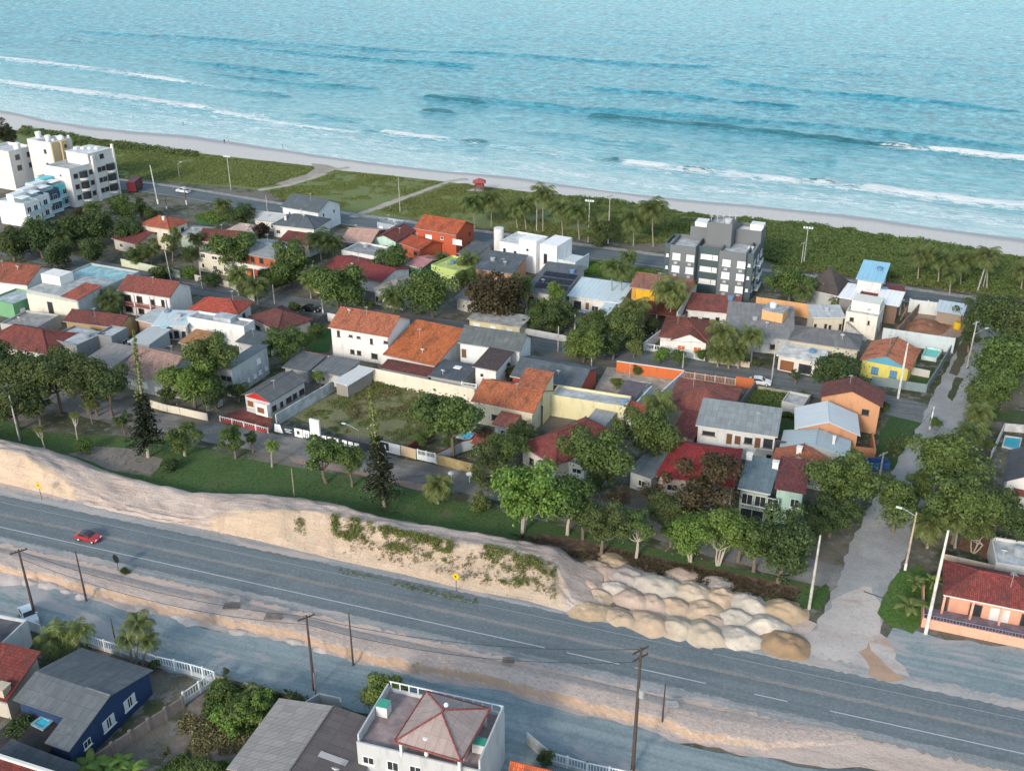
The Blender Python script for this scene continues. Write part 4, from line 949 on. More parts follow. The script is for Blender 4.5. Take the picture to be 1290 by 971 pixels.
with part(H, 'gable', M('stucco', WHITE)) as mb:
    w3 = H.w - 3.4
    q = lambda u, v, z: P(H, u, v, z)
    mb.poly([q(3.0, -0.3, 0), q(H.w - 0.5, -0.3, 0), q(H.w - 0.5, -0.3, 3.2), q(3.0 + w3 / 2, -0.3, 4.9), q(3.0, -0.3, 3.2)])
    mb.poly([q(H.w - 0.5, -0.3, 0), q(H.w - 0.5, 0.44, 0), q(H.w - 0.5, 0.44, 3.2), q(H.w - 0.5, -0.3, 3.2)])
with part(H, 'gable_roof', M('tile', (0.19, 0.065, 0.05))) as mb:
    mb.slab([q(2.7, 4.5, 3.3), q(2.7, -0.6, 3.3), q(3.0 + w3 / 2, -0.6, 5.1), q(3.0 + w3 / 2, 4.5, 5.1)], 0.14)
    mb.slab([q(H.w - 0.2, -0.6, 3.3), q(H.w - 0.2, 4.5, 3.3), q(3.0 + w3 / 2, 4.5, 5.1), q(3.0 + w3 / 2, -0.6, 5.1)], 0.14)
for u in (4.2, 7.6): win(H, H.root, 'f', u - 0.4, 1.0, 1.6, 1.25, 'orange', vin=-0.75)
H = house('house', 'low house with a dark grey hip roof and a wide cream front wall', 'house', (993, 428), (1083, 441), (1099, 424), 3.9, 'hip', 1.8, (FI, (0.135, 0.14, 0.145)), CREAM, f=(2, 1, 'bare')); skylight(H, 4.5, 4, 4.9, 1.8, 0.9, M('paint', (0.3, 0.31, 0.32)))
H = house('house', 'white street front building with a brown garage door and open porch', 'house', (978, 447), (1037, 458), 7, 3.4, 'slab', 0, M('conc', (0.6, 0.58, 0.54)), (0.72, 0.69, 0.64))
win(H, H.root, 'f', 0.4, 0.05, 2.9, 2.4, 'brown'); win(H, H.root, 'f', 4.2, 0.4, 2.6, 1.9, 'bare'); win(H, H.root, 'f', 7.4, 0.9, 1.6, 1.2, 'bare')
# yellow and blue cottage
H = HS['cottage'] = house('house', 'yellow cottage with a blue gable, blue windows and salmon tiles', 'house', (1083, 453), (1147, 466), (1166, 442), 3.7, 'gy', 1.9, (T, (0.46, 0.17, 0.09)), (0.72, 0.62, 0.16), ridge=M('paint', (0.12, 0.09, 0.08)))
with part(H, 'gable_board', M('paint', (0.1, 0.32, 0.44))) as mb:
    q = lambda u, z: P(H, u, 0.40, z); mb.poly([q(0.5, 3.55), q(H.w - 0.5, 3.55), q(H.w / 2, 5.35)])
for u in (2.0, 5.6): win(H, H.root, 'f', u, 1.1, 1.4, 1.5, 'blue')
# ---- building site
wall('site_wall', 'pale block wall along the seaward side of the building site', [(1147, 377), (1215, 385)], 3.2, M('stucco', (0.62, 0.66, 0.66)), posts=4.5)
house('shed', 'open site shed with a pale blue sheet roof against the block wall', 'shed', (1178, 391), (1214, 397), (1220, 386), 3.0, 'mono', 0.5, (ME, (0.48, 0.55, 0.58)), (0.3, 0.25, 0.2))
wall('site_wall', 'long pale wall between the building site and the yellow cottage', [(1113, 413), (1204, 426)], 3.4, M('stucco', (0.55, 0.62, 0.65)))
wall('site_wall', 'rough brown block wall along the western side of the dug pit', [(1132, 412), (1158, 383)], 2.6, M('conc', (0.27, 0.2, 0.16)))
sheet('soil', [(1128, 420), (1160, 392), (1215, 398), (1225, 420), (1200, 428)], 0.02, M('sand', (0.33, 0.24, 0.18)))
def mound(name, label, c, a, b, h, ang, mat, cat='mound', group=None, seed=0, parent=None, n=26, rough=0.12, pw=1.3):
    r_ = random.Random(seed); mb = MB(); rings = 13; c = V(c); ca, sa = math.cos(ang), math.sin(ang)
    ph = [r_.uniform(0, 6.28) for _ in range(5)]; am = [r_.uniform(0.01, 0.06) for _ in range(5)]; n = 36
    X_, Y_, Q_ = [], [], []
    for k in range(rings + 1):
        q = k / rings
        for j in range(n):
            t_ = 2 * math.pi * j / n; rr = q * (1 + q * sum(am[m] * math.sin((m + 2) * t_ + ph[m]) for m in range(5)))
            X_.append(a * rr * math.cos(t_)); Y_.append(b * rr * math.sin(t_)); Q_.append(q)
    X_, Y_, Q_ = np.array(X_), np.array(Y_), np.array(Q_); sx = r_.uniform(0, 50); rg = r_.uniform(-.25, .25)
    f_ = np.ones_like(X_) * 9
    for m in range(7):
        t_ = 6.283 * (m + r_.uniform(-.3, .3)) / 7; f_ = np.minimum(f_, (r_.uniform(.78, 1.02) - (X_ / a * math.cos(t_) + Y_ / b * math.sin(t_))) * (.95 + .3 * pw))
    top_ = .86 + .16 * X_ / a * math.cos(ph[0]) + .16 * Y_ / b * math.sin(ph[0]); f_ = np.clip(np.minimum(f_, top_ + .3 * (vnoise(X_ / 1.1 + 7, Y_ / 1.1 + 3, seed + 9) - .5)), 0, 1.1)
    Z_ = h * f_ * (1 - .30 * np.abs(Y_ / b - rg) - .12 * np.abs(X_ / a)) 
    Z_ += rough * 2.2 * (vnoise(X_ / 1.3 + sx, Y_ / 1.3 + sx, seed + 3) - .5) * np.minimum(1, (1 - Q_) * 3) + rough * 1.3 * (vnoise(X_ / .5 + sx, Y_ / .5 + sx, seed + 4) - .5) * np.minimum(1, (1 - Q_) * 3)
    for k in range(rings + 1):
        for j in range(n):
            i_ = k * n + j; mb.v.append(V((X_[i_] * ca - Y_[i_] * sa, X_[i_] * sa + Y_[i_] * ca, -.06 if k == rings else Z_[i_])) + c)
            if k > 1: mb.f.append([(k - 1) * n + j, k * n + j, k * n + (j + 1) % n, (k - 1) * n + (j + 1) % n]); mb.mi.append(0)
            elif k == 1: mb.f.append([0, n + j, n + (j + 1) % n]); mb.mi.append(0)
    o = mb.build(name, mat, parent, smooth=True)
    return o
def mound_thing(name, label, px, py, a, b, h, ang, mat, cat='heap', group=None, seed=0, z0=0.03, rough=0.12, pw=1.3):
    c = at(px, py); o = mound(name, label, (0, 0, 0), a, b, h, ang, mat, seed=seed, rough=rough, pw=pw); o.location = (c.x, c.y, z0)
    return tag(o, label, cat, group)
mound_thing('soil_heap', 'heap of red brown soil inside the walled building site', 1165, 413, 6.5, 4.5, 1.7, 0.3, M('sand', (0.23, 0.11, 0.065)), seed=4, pw=2.2)
mound_thing('soil_heap', 'pale rubble heap beside the yellow barrel on the building site', 1188, 405, 4, 2, 1.0, 0.3, M('sand', (0.36, 0.27, 0.2)), seed=6)
def barrel(label, px, py, r, h, col):
    c = at(px, py); t_ = thing('barrel', label, 'barrel', V((c.x, c.y, 0)))
    mb = MB(); mb.tube([c, c + V((0, 0, h * 0.1)), c + V((0, 0, h * 0.5)), c + V((0, 0, h * 0.9)), c + V((0, 0, h))], [r * 0.93, r, r * 1.05, r, r * 0.9], 14); mb.build('drum', M('paint', col), t_, smooth=False)
    mb = MB(); mb.tube([c + V((0, 0, h)), c + V((0, 0, h + 0.12))], r * 0.6, 12); mb.build('lid', M('paint', dk(col, 0.7)), t_)
barrel('large round yellow barrel on the building site', 1187, 396, 1.3, 2.0, (0.62, 0.46, 0.02))
barrel('small yellow drum near the corner of the building site', 1205, 414, 0.8, 1.6, (0.55, 0.36, 0.02))
for i, (x, y, dx_, h_) in enumerate([(1121, 401, 0.6, 4.4), (1128, 399, -0.5, 4.5), (1134, 404, 1.2, 3.4), (1142, 398, -1.0, 3.0), (1150, 392, 1.5, 2.6)]):
    c = at(x, y); mb = MB(); mb.tube([(0, 0, 0), (dx_, 0.3, h_)], [0.12, 0.09], 6); o = mb.build('timber_prop', M('bark', (0.3, 0.18, 0.11))); o.location = (c.x, c.y, 0)
    tag(o, 'leaning ' + ['long straight', 'tall back tilted', 'steeply slanted', 'short backward slanting', 'lowest outward leaning'][i] + ' timber prop at the white site canopy', 'timber prop', 'timber props on the building site')
# pools and yards of the right-hand group
def pool(name, label, pts, z, rim=(0.5, 0.5, 0.48), water=(0.05, 0.42, 0.42), raise_=0.25):
    w = [at(p[0], p[1], z + raise_) for p in pts]; c = sum(w, V()) / len(w); t_ = thing(name, label, 'pool', V((c.x, c.y, 0)))
    w = [V((p.x, p.y, z)) for p in w]; c.z = z; n = len(w)
    mb = MB()
    for k in range(n):
        a, b = w[k], w[(k + 1) % n]; ai, bi = a + (c - a).normalized() * 0.45, b + (c - b).normalized() * 0.45; u = V((0, 0, raise_))
        mb.poly([a + u, b + u, bi + u, ai + u]); mb.poly([a, b, b + u, a + u]); mb.poly([bi + u - V((0, 0, 0.3 + raise_ * .5)), ai + u - V((0, 0, 0.3 + raise_ * .5)), ai + u, bi + u])
    mb.build('rim', M('conc', rim), t_, uv=False)
    mb = MB(); mb.poly([a + (c - a).normalized() * 0.44 + V((0, 0, raise_ * 0.6)) for a in w]); mb.build('water', M('pool', water), t_, uv=False)
    return t_
pool('swimming_pool', 'empty looking turquoise fibreglass pool shell behind the yellow cottage', [(1161, 448), (1180, 451), (1188, 440), (1167, 436)], 0.05, (0.5, 0.62, 0.6), (0.08, 0.48, 0.42), 0.9)
pool('swimming_pool', 'small courtyard pool beside the low house with pale blue roof', [(722, 391), (742, 394), (747, 388), (727, 385)], 0.05, (0.6, 0.6, 0.58), (0.1, 0.45, 0.45))
wall('garden_wall', 'blue grey boundary wall running along the cobbled street', [(1205, 424), (1182, 462), (1168, 484), (1098, 474)], 1.8, M('stucco', (0.22, 0.29, 0.31)))
wall('wall', 'apricot orange wall with a small window behind the broad grey hall', [(953, 374), (1032, 385), (1024, 395)], 3.4, M('stucco', (0.72, 0.40, 0.19)))
# ---- right side, near the cobbled street
H = house('house', 'orange two storey house with a dark red gable roof facing the street', 'house', (1032, 500), (1112, 513), (1124, 495), 5.8, 'gy', 2.2, (T, (0.17, 0.06, 0.05)), (0.62, 0.33, 0.18), f=(2, 1, 'bare', dict(z0=3.5)), r=(2, 1, 'bare', dict(z0=3.2)))
H = house('house', 'orange house with a pale silvery metal gable roof', 'house', (1001, 540), (1084, 549), (1104, 524), 4.8, 'gy', 2.0, (ME, (0.50, 0.54, 0.56)), (0.58, 0.30, 0.17), r=(2, 1, 'bare', dict(ww=0.9, z0=2.8)))
with part(H, 'lower_wing', M('stucco', (0.5, 0.22, 0.12))) as mb: lbox(mb, H, H.w - 0.4, H.w + 3.0, 0.5, 1.0, 0, 2.2); lbox(mb, H, H.w + 2.7, H.w + 3.0, 1.0, 7, 0, 2.2)
H = house('house', 'house with a grey ribbed metal roof and a round roof vent', 'house', (982, 563), (1070, 577), (1087, 557), 4.2, 'gy', 1.3, (ME, (0.36, 0.42, 0.44)), (0.4, 0.42, 0.42), r=(1, 1, 'dark')); chimney(H, H.w * 0.75, 3, 4.5, 6.2, 0.45, M('paint', (0.6, 0.6, 0.6)))
H = house('house', 'small white gabled house with weathered orange tiles', 'house', (970, 579), (1040, 594), (1054, 580), 4.0, 'gy', 1.9, (T, (0.40, 0.13, 0.07)), WHITE); chimney(H, H.w / 2 - 0.2, 1.2, 4.2, 6.8, 0.8)
H = HS['slatebox'] = house('house', 'two storey house with a slate blue sloped roof and glazed green front', 'house', (929, 614), (971, 622), (988, 589), 6.2, 'mono', 1.2, (FI, (0.12, 0.165, 0.19)), (0.34, 0.43, 0.38))
for u in (0.3, 2.3, 4.2): win(H, H.root, 'f', u, 3.3, 1.7, 1.9, 'dark')
win(H, H.root, 'f', 0.3, 0.4, 3.6, 2.2, 'wide'); chimney(H, 0.4, H.d - 1, 6.5, 8.1, 0.9); chimney(H, H.w - 0.4, H.d - 2, 6.5, 8.1, 0.9)
H = house('house', 'mint green two storey house with a dark red sloped roof', 'house', (975, 615), (1015, 622), (1031, 590), 6.2, 'mono', 1.2, (T, (0.15, 0.05, 0.05)), (0.42, 0.62, 0.52))
win(H, H.root, 'f', 2.2, 3.2, 1.3, 1.5, 'dark'); win(H, H.root, 'f', 2.0, 0.1, 1.2, 2.2, 'door')
H = HS['crimson'] = house('house', 'large house under a plain crimson hip roof', 'house', (826, 599), (926, 614), (951, 568), 3.6, 'hip', 2.6, M('tile', CRIM, 0.35), (0.6, 0.5, 0.45), f=(3, 1, 'dark'))
H = HS['longgrey'] = house('house', 'two storey white house with a long corrugated grey roof', 'house', (876, 535), (980, 550), (993, 524), 5.6, 'mono', 1.4, (FI, (0.24, 0.265, 0.27)), (0.66, 0.68, 0.68))
for u, st_, w_, z_, h_ in ((0.8, 'bare', 2.2, 4.1, 0.8), (5.0, 'door', 0.95, 3.0, 2.0), (6.4, 'door', 1.0, 3.2, 1.6), (8.0, 'bare', 1.4, 3.6, 1.2), (9.8, 'door', 0.95, 3.0, 2.0), (11.2, 'bare', 1.6, 3.3, 1.8), (13.2, 'bare', 1.8, 3.3, 1.8), (12.0, 'bare', 2.6, 0.6, 1.6)): win(H, H.root, 'f', u, z_ - 0.4, w_, h_, st_)
with part(H, 'balcony', M('paint', (0.35, 0.35, 0.35))) as mb:
    lbox(mb, H, 10.6, H.w - 0.5, -0.8, 0.42, 2.35, 2.5)
    for k in range(16): lbox(mb, H, 10.7 + k * 0.3, 10.74 + k * 0.3, -0.78, -0.74, 2.5, 3.3)
    lbox(mb, H, 10.6, H.w - 0.5, -0.8, -0.72, 3.3, 3.38)
house('house', 'brown red hip roofed house beside the grassy plot', 'house', (835, 513), (920, 527), (938, 488), 3.8, 'hip', 2.4, (T, (0.25, 0.085, 0.065)), (0.6, 0.58, 0.5), r=(1, 1, 'dark'))
house('house', 'narrow dark red roofed wing beside the long grey roofed house', 'house', (845, 547), (875, 553), (884, 526), 3.4, 'mono', 1.2, (T, DRED), (0.45, 0.42, 0.4))
house('house', 'low red tiled outbuilding by the pale blue wall', 'outbuilding', (783, 526), (808, 530), (818, 513), 3.0, 'mono', 0.8, (T, (0.36, 0.09, 0.06)), WHITE)
house('house', 'small outbuilding with a purple grey roof beside the garden pool', 'outbuilding', (773, 502), (797, 507), (819, 487), 3.4, 'mono', 0.5, (FI, (0.12, 0.10, 0.12)), BLUEW)
wall('wall', 'pale blue boundary wall beside the purple grey roofed outbuilding', [(785, 524), (821, 486)], 3.6, M('stucco', (0.52, 0.61, 0.66)), th=0.3)
pool('swimming_pool', 'dark turquoise garden pool inside the orange walled yard', [(786, 489), (806, 491), (822, 482), (797, 479)], 0.05, (0.55, 0.5, 0.45), (0.03, 0.22, 0.21))
sheet('patio', [(748, 492), (765, 462), (800, 466), (862, 474), (828, 498), (790, 498)], 0.015, M('conc', (0.42, 0.36, 0.29)))
wall('wall', 'bright orange wall with white coping around the garden pool yard', [(777, 455), (862, 467)], 2.2, M('stucco', (0.66, 0.17, 0.05)), cap=M('paint', (0.75, 0.73, 0.7)))
wall('wall', 'white side wall of the garden pool yard', [(832, 494), (862, 467)], 2.0, M('stucco', (0.68, 0.7, 0.7)), th=0.3)
rail_fence('fence', 'orange street fence with thin white rails behind the brown red roof', [(863, 468), (927, 477)], 1.8, M('paint', (0.6, 0.36, 0.26)), 0.5, M('stucco', (0.55, 0.3, 0.2)))
wall('wall', 'short red orange wall beside the parked white car', [(927, 474), (950, 477)], 2.2, M('stucco', (0.56, 0.16, 0.06)))
wall('wall', 'dark side wall beside the brown red hip roofed house', [(926, 514), (952, 481)], 2.2, M('stucco', (0.16, 0.16, 0.165)))
wall('wall', 'low mossy wall along the street side of the grassy plot', [(955, 486), (1022, 497)], 1.3, M('conc', (0.3, 0.29, 0.22)))
# ---- centre
H = HS['redbig'] = house('house', 'big bungalow with a broad brownish red hip roof shaded by trees', 'house', (654, 560), (700, 586), (745, 528), 3.6, 'hip', 2.6, (T, (0.21, 0.055, 0.05)), (0.65, 0.62, 0.58), f=(2, 1, 'bare', dict(ww=1.6, wh=1.6, z0=0.6)))
house('house', 'small slate roofed wing beside the big brownish red bungalow', 'annex', (712, 580), (738, 586), (752, 564), 3.2, 'mono', 0.6, (FI, (0.12, 0.14, 0.15)), BLUEW, f=(1, 1, 'dark'))
house('house', 'grey flat roofed house half hidden behind the front street trees', 'house', (790, 592), (822, 603), (845, 574), 3.4, 'mono', 0.6, (FI, (0.13, 0.155, 0.165)), (0.4, 0.43, 0.44), f=(1, 1, 'dark'))
H = HS['orangehouse'] = house('house', 'cream house with a mottled bright orange tiled roof and raised upper roof', 'house', (593, 505), (672, 521), (700, 492), 4.6, 'gx', 2.2, (T, (0.42, 0.14, 0.065)), M('stucco', (0.68, 0.64, 0.48)), f=(4, 1, 'bare', dict(z0=1.4, ww=1.1)))
with part(H, 'raised_roof', M('tile', (0.37, 0.125, 0.065))) as mb: mb.slab([P(H, H.w * 0.56, H.d * 0.42, 7.0), P(H, H.w + 0.1, H.d * 0.42, 7.0), P(H, H.w + 0.1, H.d * 0.95, 8.6), P(H, H.w * 0.56, H.d * 0.95, 8.6)], 0.15)
with part(H, 'upper_wall', M('stucco', (0.70, 0.66, 0.42))) as mb:
    lbox(mb, H, H.w * 0.58, H.w - 0.1, H.d * 0.46, H.d * 0.9, 4.0, 6.8); q = lambda v, z: P(H, H.w - 0.09, v, z)
    mb.poly([q(H.d * 0.46, 0), q(H.d * 0.95, 0), q(H.d * 0.95, 8.3), q(H.d * 0.46, 6.8)])
for k in range(3):
    with part(H, 'upper_window', GLASS) as mb: lbox(mb, H, H.w * (0.62 + 0.12 * k), H.w * (0.70 + 0.12 * k), H.d * 0.455 - 0.03, H.d * 0.459, 6.0, 6.6)
H = house('house', 'low annex with a plain pink orange roof in front of the bright orange roofed house', 'annex', (619, 534), (645, 539), (669, 518), 3.2, 'mono', 0.7, (T, (0.48, 0.16, 0.11)), BLUEW, f=(1, 1, 'dark'))
H = house('house', 'long pale yellow walled building with a narrow grey roof', 'house', (694, 497), (788, 512), 4.5, 4.4, 'flat', 0, M('conc', (0.42, 0.44, 0.45)), (0.74, 0.68, 0.42)); tank(H, 13.5, 2, 3.9, 0.7, 0.9)
H = HS['fibro'] = house('house', 'house with a sooty corrugated roof and a red gable wall', 'house', (642, 473), (731, 490), (762, 464), 3.6, 'gx', 1.7, (FI, (0.095, 0.115, 0.13)), (0.5, 0.10, 0.075))
H = HS['darkwhite'] = house('house', 'large white two storey house with a dark weathered gable roof', 'house', (576, 431), (656, 443), (687, 427), 6.2, 'gx', 2.2, (FI, (0.105, 0.12, 0.125)), (0.68, 0.72, 0.72))
win(H, H.root, 'f', 0.3, 2.8, 1.0, 1.9, 'door'); win(H, H.root, 'f', 8.0, 3.4, 1.6, 1.2, 'bare')
H = house('house', 'white box house with a small dark brown sloped roof', 'house', (595, 461), (626, 467), (637, 446), 5.4, 'mono', 0.9, M('tile', (0.08, 0.06, 0.06), 0.4), (0.74, 0.73, 0.72)); win(H, H.root, 'f', 1.0, 3.2, 0.8, 0.8, 'dark')
H = house('annex', 'low annex with a black flat sheet roof and a white skylight', 'annex', (539, 473), (584, 481), (600, 461), 3.2, 'mono', 0.3, (FI, (0.085, 0.10, 0.115)), (0.5, 0.5, 0.48)); skylight(H, 3.4, 4.4, 3.45, 1.5, 1.2)
rail_fence('fence', 'small white balustrade beside the black roofed annex', [(582, 481), (600, 484)], 3.6, M('paint', (0.68, 0.68, 0.66)), 2.9, M('stucco', WHITE))
H = HS['vivid'] = house('house', 'white bungalow with a vivid orange tiled roof behind the long cream wall', 'house', (482, 446), (548, 461), 13, 3.6, 'mono', 3.0, (T, (0.45, 0.135, 0.05)), (0.7, 0.7, 0.68), f=(2, 1, 'bare', dict(ww=2.0, wh=0.6)))
H = HS['bigwhite'] = house('house', 'tall white house with a patchy orange roof and small windows', 'house', (413, 412), (489, 425), (528, 403), 6.6, 'gx', 2.6, (T, (0.36, 0.125, 0.07)), WHITE)
for u, z_, w_, h_ in ((1.4, 4.6, 0.7, 1.4), (4.2, 5.0, 0.9, 0.5), (6.1, 5.0, 0.9, 0.5), (9.2, 4.2, 0.7, 1.3), (12.4, 4.9, 1.0, 0.6), (4.3, 1.2, 1.0, 1.0), (5.9, 1.2, 1.0, 1.0), (9.3, 1.0, 1.5, 1.2)): win(H, H.root, 'f', u, z_, w_, h_, 'bare')
wall('wall', 'long cream wall closing the back of the overgrown vacant lot', [(451, 460), (598, 490)], 3.2, M('stucco', (0.72, 0.67, 0.55)), th=0.25)
wall('wall', 'long white wall with a dark tiled top behind the grey lean-to roofs', [(379, 441), (452, 455)], 3.2, M('stucco', (0.72, 0.69, 0.64)), th=0.25, cap=M('tile', BROWN))
house('shed', 'dark grey lean-to roof farther from the white canopy', 'lean-to', (355, 462), (388, 468), (408, 450), 2.9, 'mono', 0.5, (FI, (0.13, 0.14, 0.15)), (0.45, 0.44, 0.42))
house('shed', 'dark grey lean-to roof next to the white corrugated canopy', 'lean-to', (393, 466), (431, 474), (452, 457), 2.9, 'mono', 0.5, (FI, (0.15, 0.16, 0.17)), (0.6, 0.59, 0.56), f=(2, 1, 'bare', dict(ww=0.6, wh=0.6)))
house('canopy', 'white corrugated canopy at the corner of the vacant lot', 'canopy', (419, 480), (438, 486), (471, 467), 2.9, 'mono', 0.3, (ME, (0.56, 0.56, 0.55)), (0.3, 0.28, 0.26))
# red-trimmed house
H = HS['redtrim'] = house('house', 'old grey roofed house with a red gable board and a white framed front', 'house', (304, 497), (340, 507), (396, 481), 3.6, 'gy', 1.3, (FI, (0.115, 0.12, 0.125)), (0.56, 0.57, 0.57), r=(5, 1, 'bare', dict(ww=1.2)))
with part(H, 'gable_board', M('paint', (0.42, 0.03, 0.025))) as mb:
    q = lambda u, z: P(H, u, 0.40, z); mb.poly([q(0.45, 3.2), q(H.w - 0.45, 3.2), q(H.w / 2, 4.7)])
with part(H, 'front_frame', M('paint', (0.74, 0.73, 0.7))) as mb: lbox(mb, H, H.w * 0.52, H.w - 0.4, -0.5, 0.4, 0.6, 3.0)
win(H, H.root, 'f', H.w * 0.52, 1.1, 1.8, 1.3, 'brown', vin=-0.95); win(H, H.root, 'f', 0.4, 1.2, 1.6, 1.4, 'brown')
sheet('patio', [(272, 527), (305, 515), (342, 523), (342, 541), (330, 541)], 0.04, M('conc', (0.2, 0.07, 0.06)))
rail_fence('fence', 'low white fence on a red base in front of the red trimmed house', [(277, 524), (307, 531), (337, 539)], 1.1, M('paint', (0.72, 0.70, 0.68)), 0.55, M('stucco', (0.4, 0.05, 0.05)), bars=0.5)
wall('wall', 'mottled grey wall between the red trimmed house and the vacant lot', [(347, 522), (420, 479)], 2.3, M('conc', (0.42, 0.46, 0.48)), th=0.22)
wall('wall', 'short pale wall beside the red trimmed house yard', [(259, 505), (279, 497)], 2.2, M('conc', (0.45, 0.5, 0.52)))
wall('wall', 'low cream front wall beneath the big twin garden trees', [(189, 504), (210, 510), (226, 513), (261, 521)], 1.5, M('stucco', (0.68, 0.63, 0.52)))
H = HS['stained'] = house('house', 'stained pale blue two storey house with a row of side windows', 'house', (272, 464), (292, 468), (340, 437), 5.8, 'monor', 0.6, (FI, (0.16, 0.18, 0.19)), M('stucco', (0.50, 0.54, 0.55), 1.8), r=(6, 1, 'white', dict(ww=0.9, wh=0.9, z0=1.2)), f=(2, 1, 'bare', dict(z0=3.4)))
for u in (8, 13, 18): win(H, H.root, 'r', u, 3.6, 1.2, 1.1, 'white')
H = HS['pinkroof'] = house('house', 'large house with a faded pink brown tiled roof near the tall pine', 'house', (150, 467), (206, 481), (240, 447), 3.8, 'gx', 2.8, (T, (0.36, 0.235, 0.2)), (0.5, 0.53, 0.54), f=(3, 1, 'white', dict(ww=1.6)))
house('house', 'low house with a flat brown grey roof beside the pink brown roof', 'house', (102, 455), (142, 462), (165, 438), 3.2, 'mono', 0.5, (FI, (0.30, 0.27, 0.25)), (0.45, 0.45, 0.44))
H = HS['greybox'] = house('house', 'boxy dark grey modern house with pale flat roofs', 'house', (58, 425), (96, 435), (133, 419), 4.2, 'flat', 0, M('conc', (0.42, 0.45, 0.46)), (0.24, 0.255, 0.27)); win(H, H.root, 'f', 4.6, 0.2, 2.4, 2.3, 'white'); win(H, H.root, 'f', 1.2, 0.3, 0.9, 2.1, 'bare'); tank(H, 6.5, 5, 3.8, 0.9, 0.7, M('paint', (0.3, 0.32, 0.34)))
house('house', 'rear block of the dark grey house with a pale roof', 'house', (120, 421), (140, 424), (165, 413), 4.4, 'flat', 0, M('conc', (0.5, 0.53, 0.54)), (0.26, 0.28, 0.29), r=(2, 1, 'dark'))
H = house('house', 'low pale roofed building with a teal skylight', 'house', (160, 430), (188, 434), (223, 417), 3.2, 'mono', 0.3, (ME, (0.43, 0.45, 0.45)), (0.4, 0.46, 0.48)); skylight(H, 2.5, 8, 3.45, 1.6, 1.6, M('paint', (0.3, 0.55, 0.55)))
house('shed', 'small shed with a rusty orange roof beside the twin garden trees', 'shed', (224, 431), (248, 436), 6, 3.2, 'mono', 0.8, (T, (0.40, 0.20, 0.09)), (0.3, 0.27, 0.25))
H = HS['longwhite'] = house('house', 'bright white blank walled building with a stepped grey roof', 'house', (236, 399), (307, 411), (320, 403), 5.0, 'flat', 0, M('conc', (0.35, 0.37, 0.38)), (0.80, 0.80, 0.79)); lb = MB(); lbox(lb, H, 6.0, 10.5, 1.0, 3.8, 4.5, 5.6); lb.build('roof_box', M('conc', (0.4, 0.44, 0.46)), H.root)
H = house('house', 'white house with a pale blue roof and a row of tall dark windows', 'house', (190, 410), (235, 411), (243, 394), 3.6, 'mono', 0.6, (ME, (0.50, 0.58, 0.6)), (0.72, 0.73, 0.72), f=(5, 1, 'bare', dict(ww=0.9, wh=1.7, z0=0.5)))
house('house', 'low building with a pale blue grey roof beside the balcony house', 'house', (170, 402), (199, 409), (222, 394), 3.4, 'mono', 0.4, (FI, (0.42, 0.46, 0.47)), (0.52, 0.36, 0.28))
house('house', 'white house with a red hip roof behind the bright white blank wall', 'house', (236, 390), (300, 396), (324, 382), 4.4, 'hip', 1.9, (T, (0.36, 0.075, 0.05)), WHITE, r=(1, 1, 'bare', dict(z0=2.2)))
H = house('house', 'house with a wide dark brown hip roof beside the parked dark car', 'house', (312, 399), (350, 417), (389, 400), 3.3, 'hip', 2.0, (T, (0.15, 0.055, 0.05)), (0.55, 0.53, 0.5), f=(2, 1, 'bare'))
house('house', 'low annex with a charcoal sheet roof beside the white modern villa', 'annex', (575, 319), (600, 323), (615, 308), 3.2, 'mono', 0.6, (FI, (0.10, 0.115, 0.125)), (0.55, 0.55, 0.53))
house('house', 'narrow dark tiled lean-to running behind the long cream wall', 'lean-to', (478, 463), (540, 475), 3.5, 2.6, 'mono', 0.5, (T, BROWN), (0.6, 0.58, 0.54))
house('house', 'small grey annex tucked between the pink brown roof and the twin trees', 'annex', (207, 484), (228, 488), (243, 474), 2.8, 'mono', 0.4, (FI, GREY), (0.48, 0.5, 0.5))
house('house', 'low annex with a weathered slate roof behind the stained pale blue house', 'annex', (296, 430), (330, 437), (345, 424), 3.2, 'mono', 0.6, (FI, SLATE), (0.5, 0.52, 0.52))
house('house', 'little white annex with a tiled roof behind the flat grey porch canopy', 'annex', (842, 392), (862, 396), (872, 384), 3.0, 'mono', 0.6, (T, BROWN), WHITE)
house('house', 'small patio roof of grey sheets between the big bungalow and the yellow wall', 'annex', (736, 532), (762, 538), (775, 522), 2.8, 'mono', 0.4, (FI, (0.3, 0.31, 0.31)), (0.5, 0.52, 0.53))
house('house', 'white garage annex with a flat roof beside the grassy plot', 'annex', (985, 505), (1012, 511), (1022, 498), 2.8, 'flat', 0, M('conc', (0.4, 0.4, 0.39)), (0.5, 0.5, 0.48))
H = HS['balcony'] = house('house', 'white two storey house with a dark red roof and upstairs balconies', 'house', (147, 365), (214, 375), (247, 360), 6.0, 'gx', 2.2, (T, (0.22, 0.07, 0.055)), WHITE, f=(4, 2, 'bare', dict(ww=1.6, wh=1.6, z0=0.6)))
with part(H, 'balcony', M('paint', (0.3, 0.12, 0.1))) as mb:
    lbox(mb, H, 0.6, H.w - 0.6, -0.9, 0.44, 2.75, 2.95); 
    for k in range(28): lbox(mb, H, 0.7 + k * 0.42, 0.78 + k * 0.42, -0.88, -0.80, 2.95, 3.75)
    lbox(mb, H, 0.6, H.w - 0.6, -0.9, -0.78, 3.75, 3.83)
for k in range(4):
    with part(H, 'column', TRIM) as mb: lbox(mb, H, 0.6 + k * (H.w - 1.5) / 3, 0.9 + k * (H.w - 1.5) / 3, -0.9, -0.6, 0, 5.8)
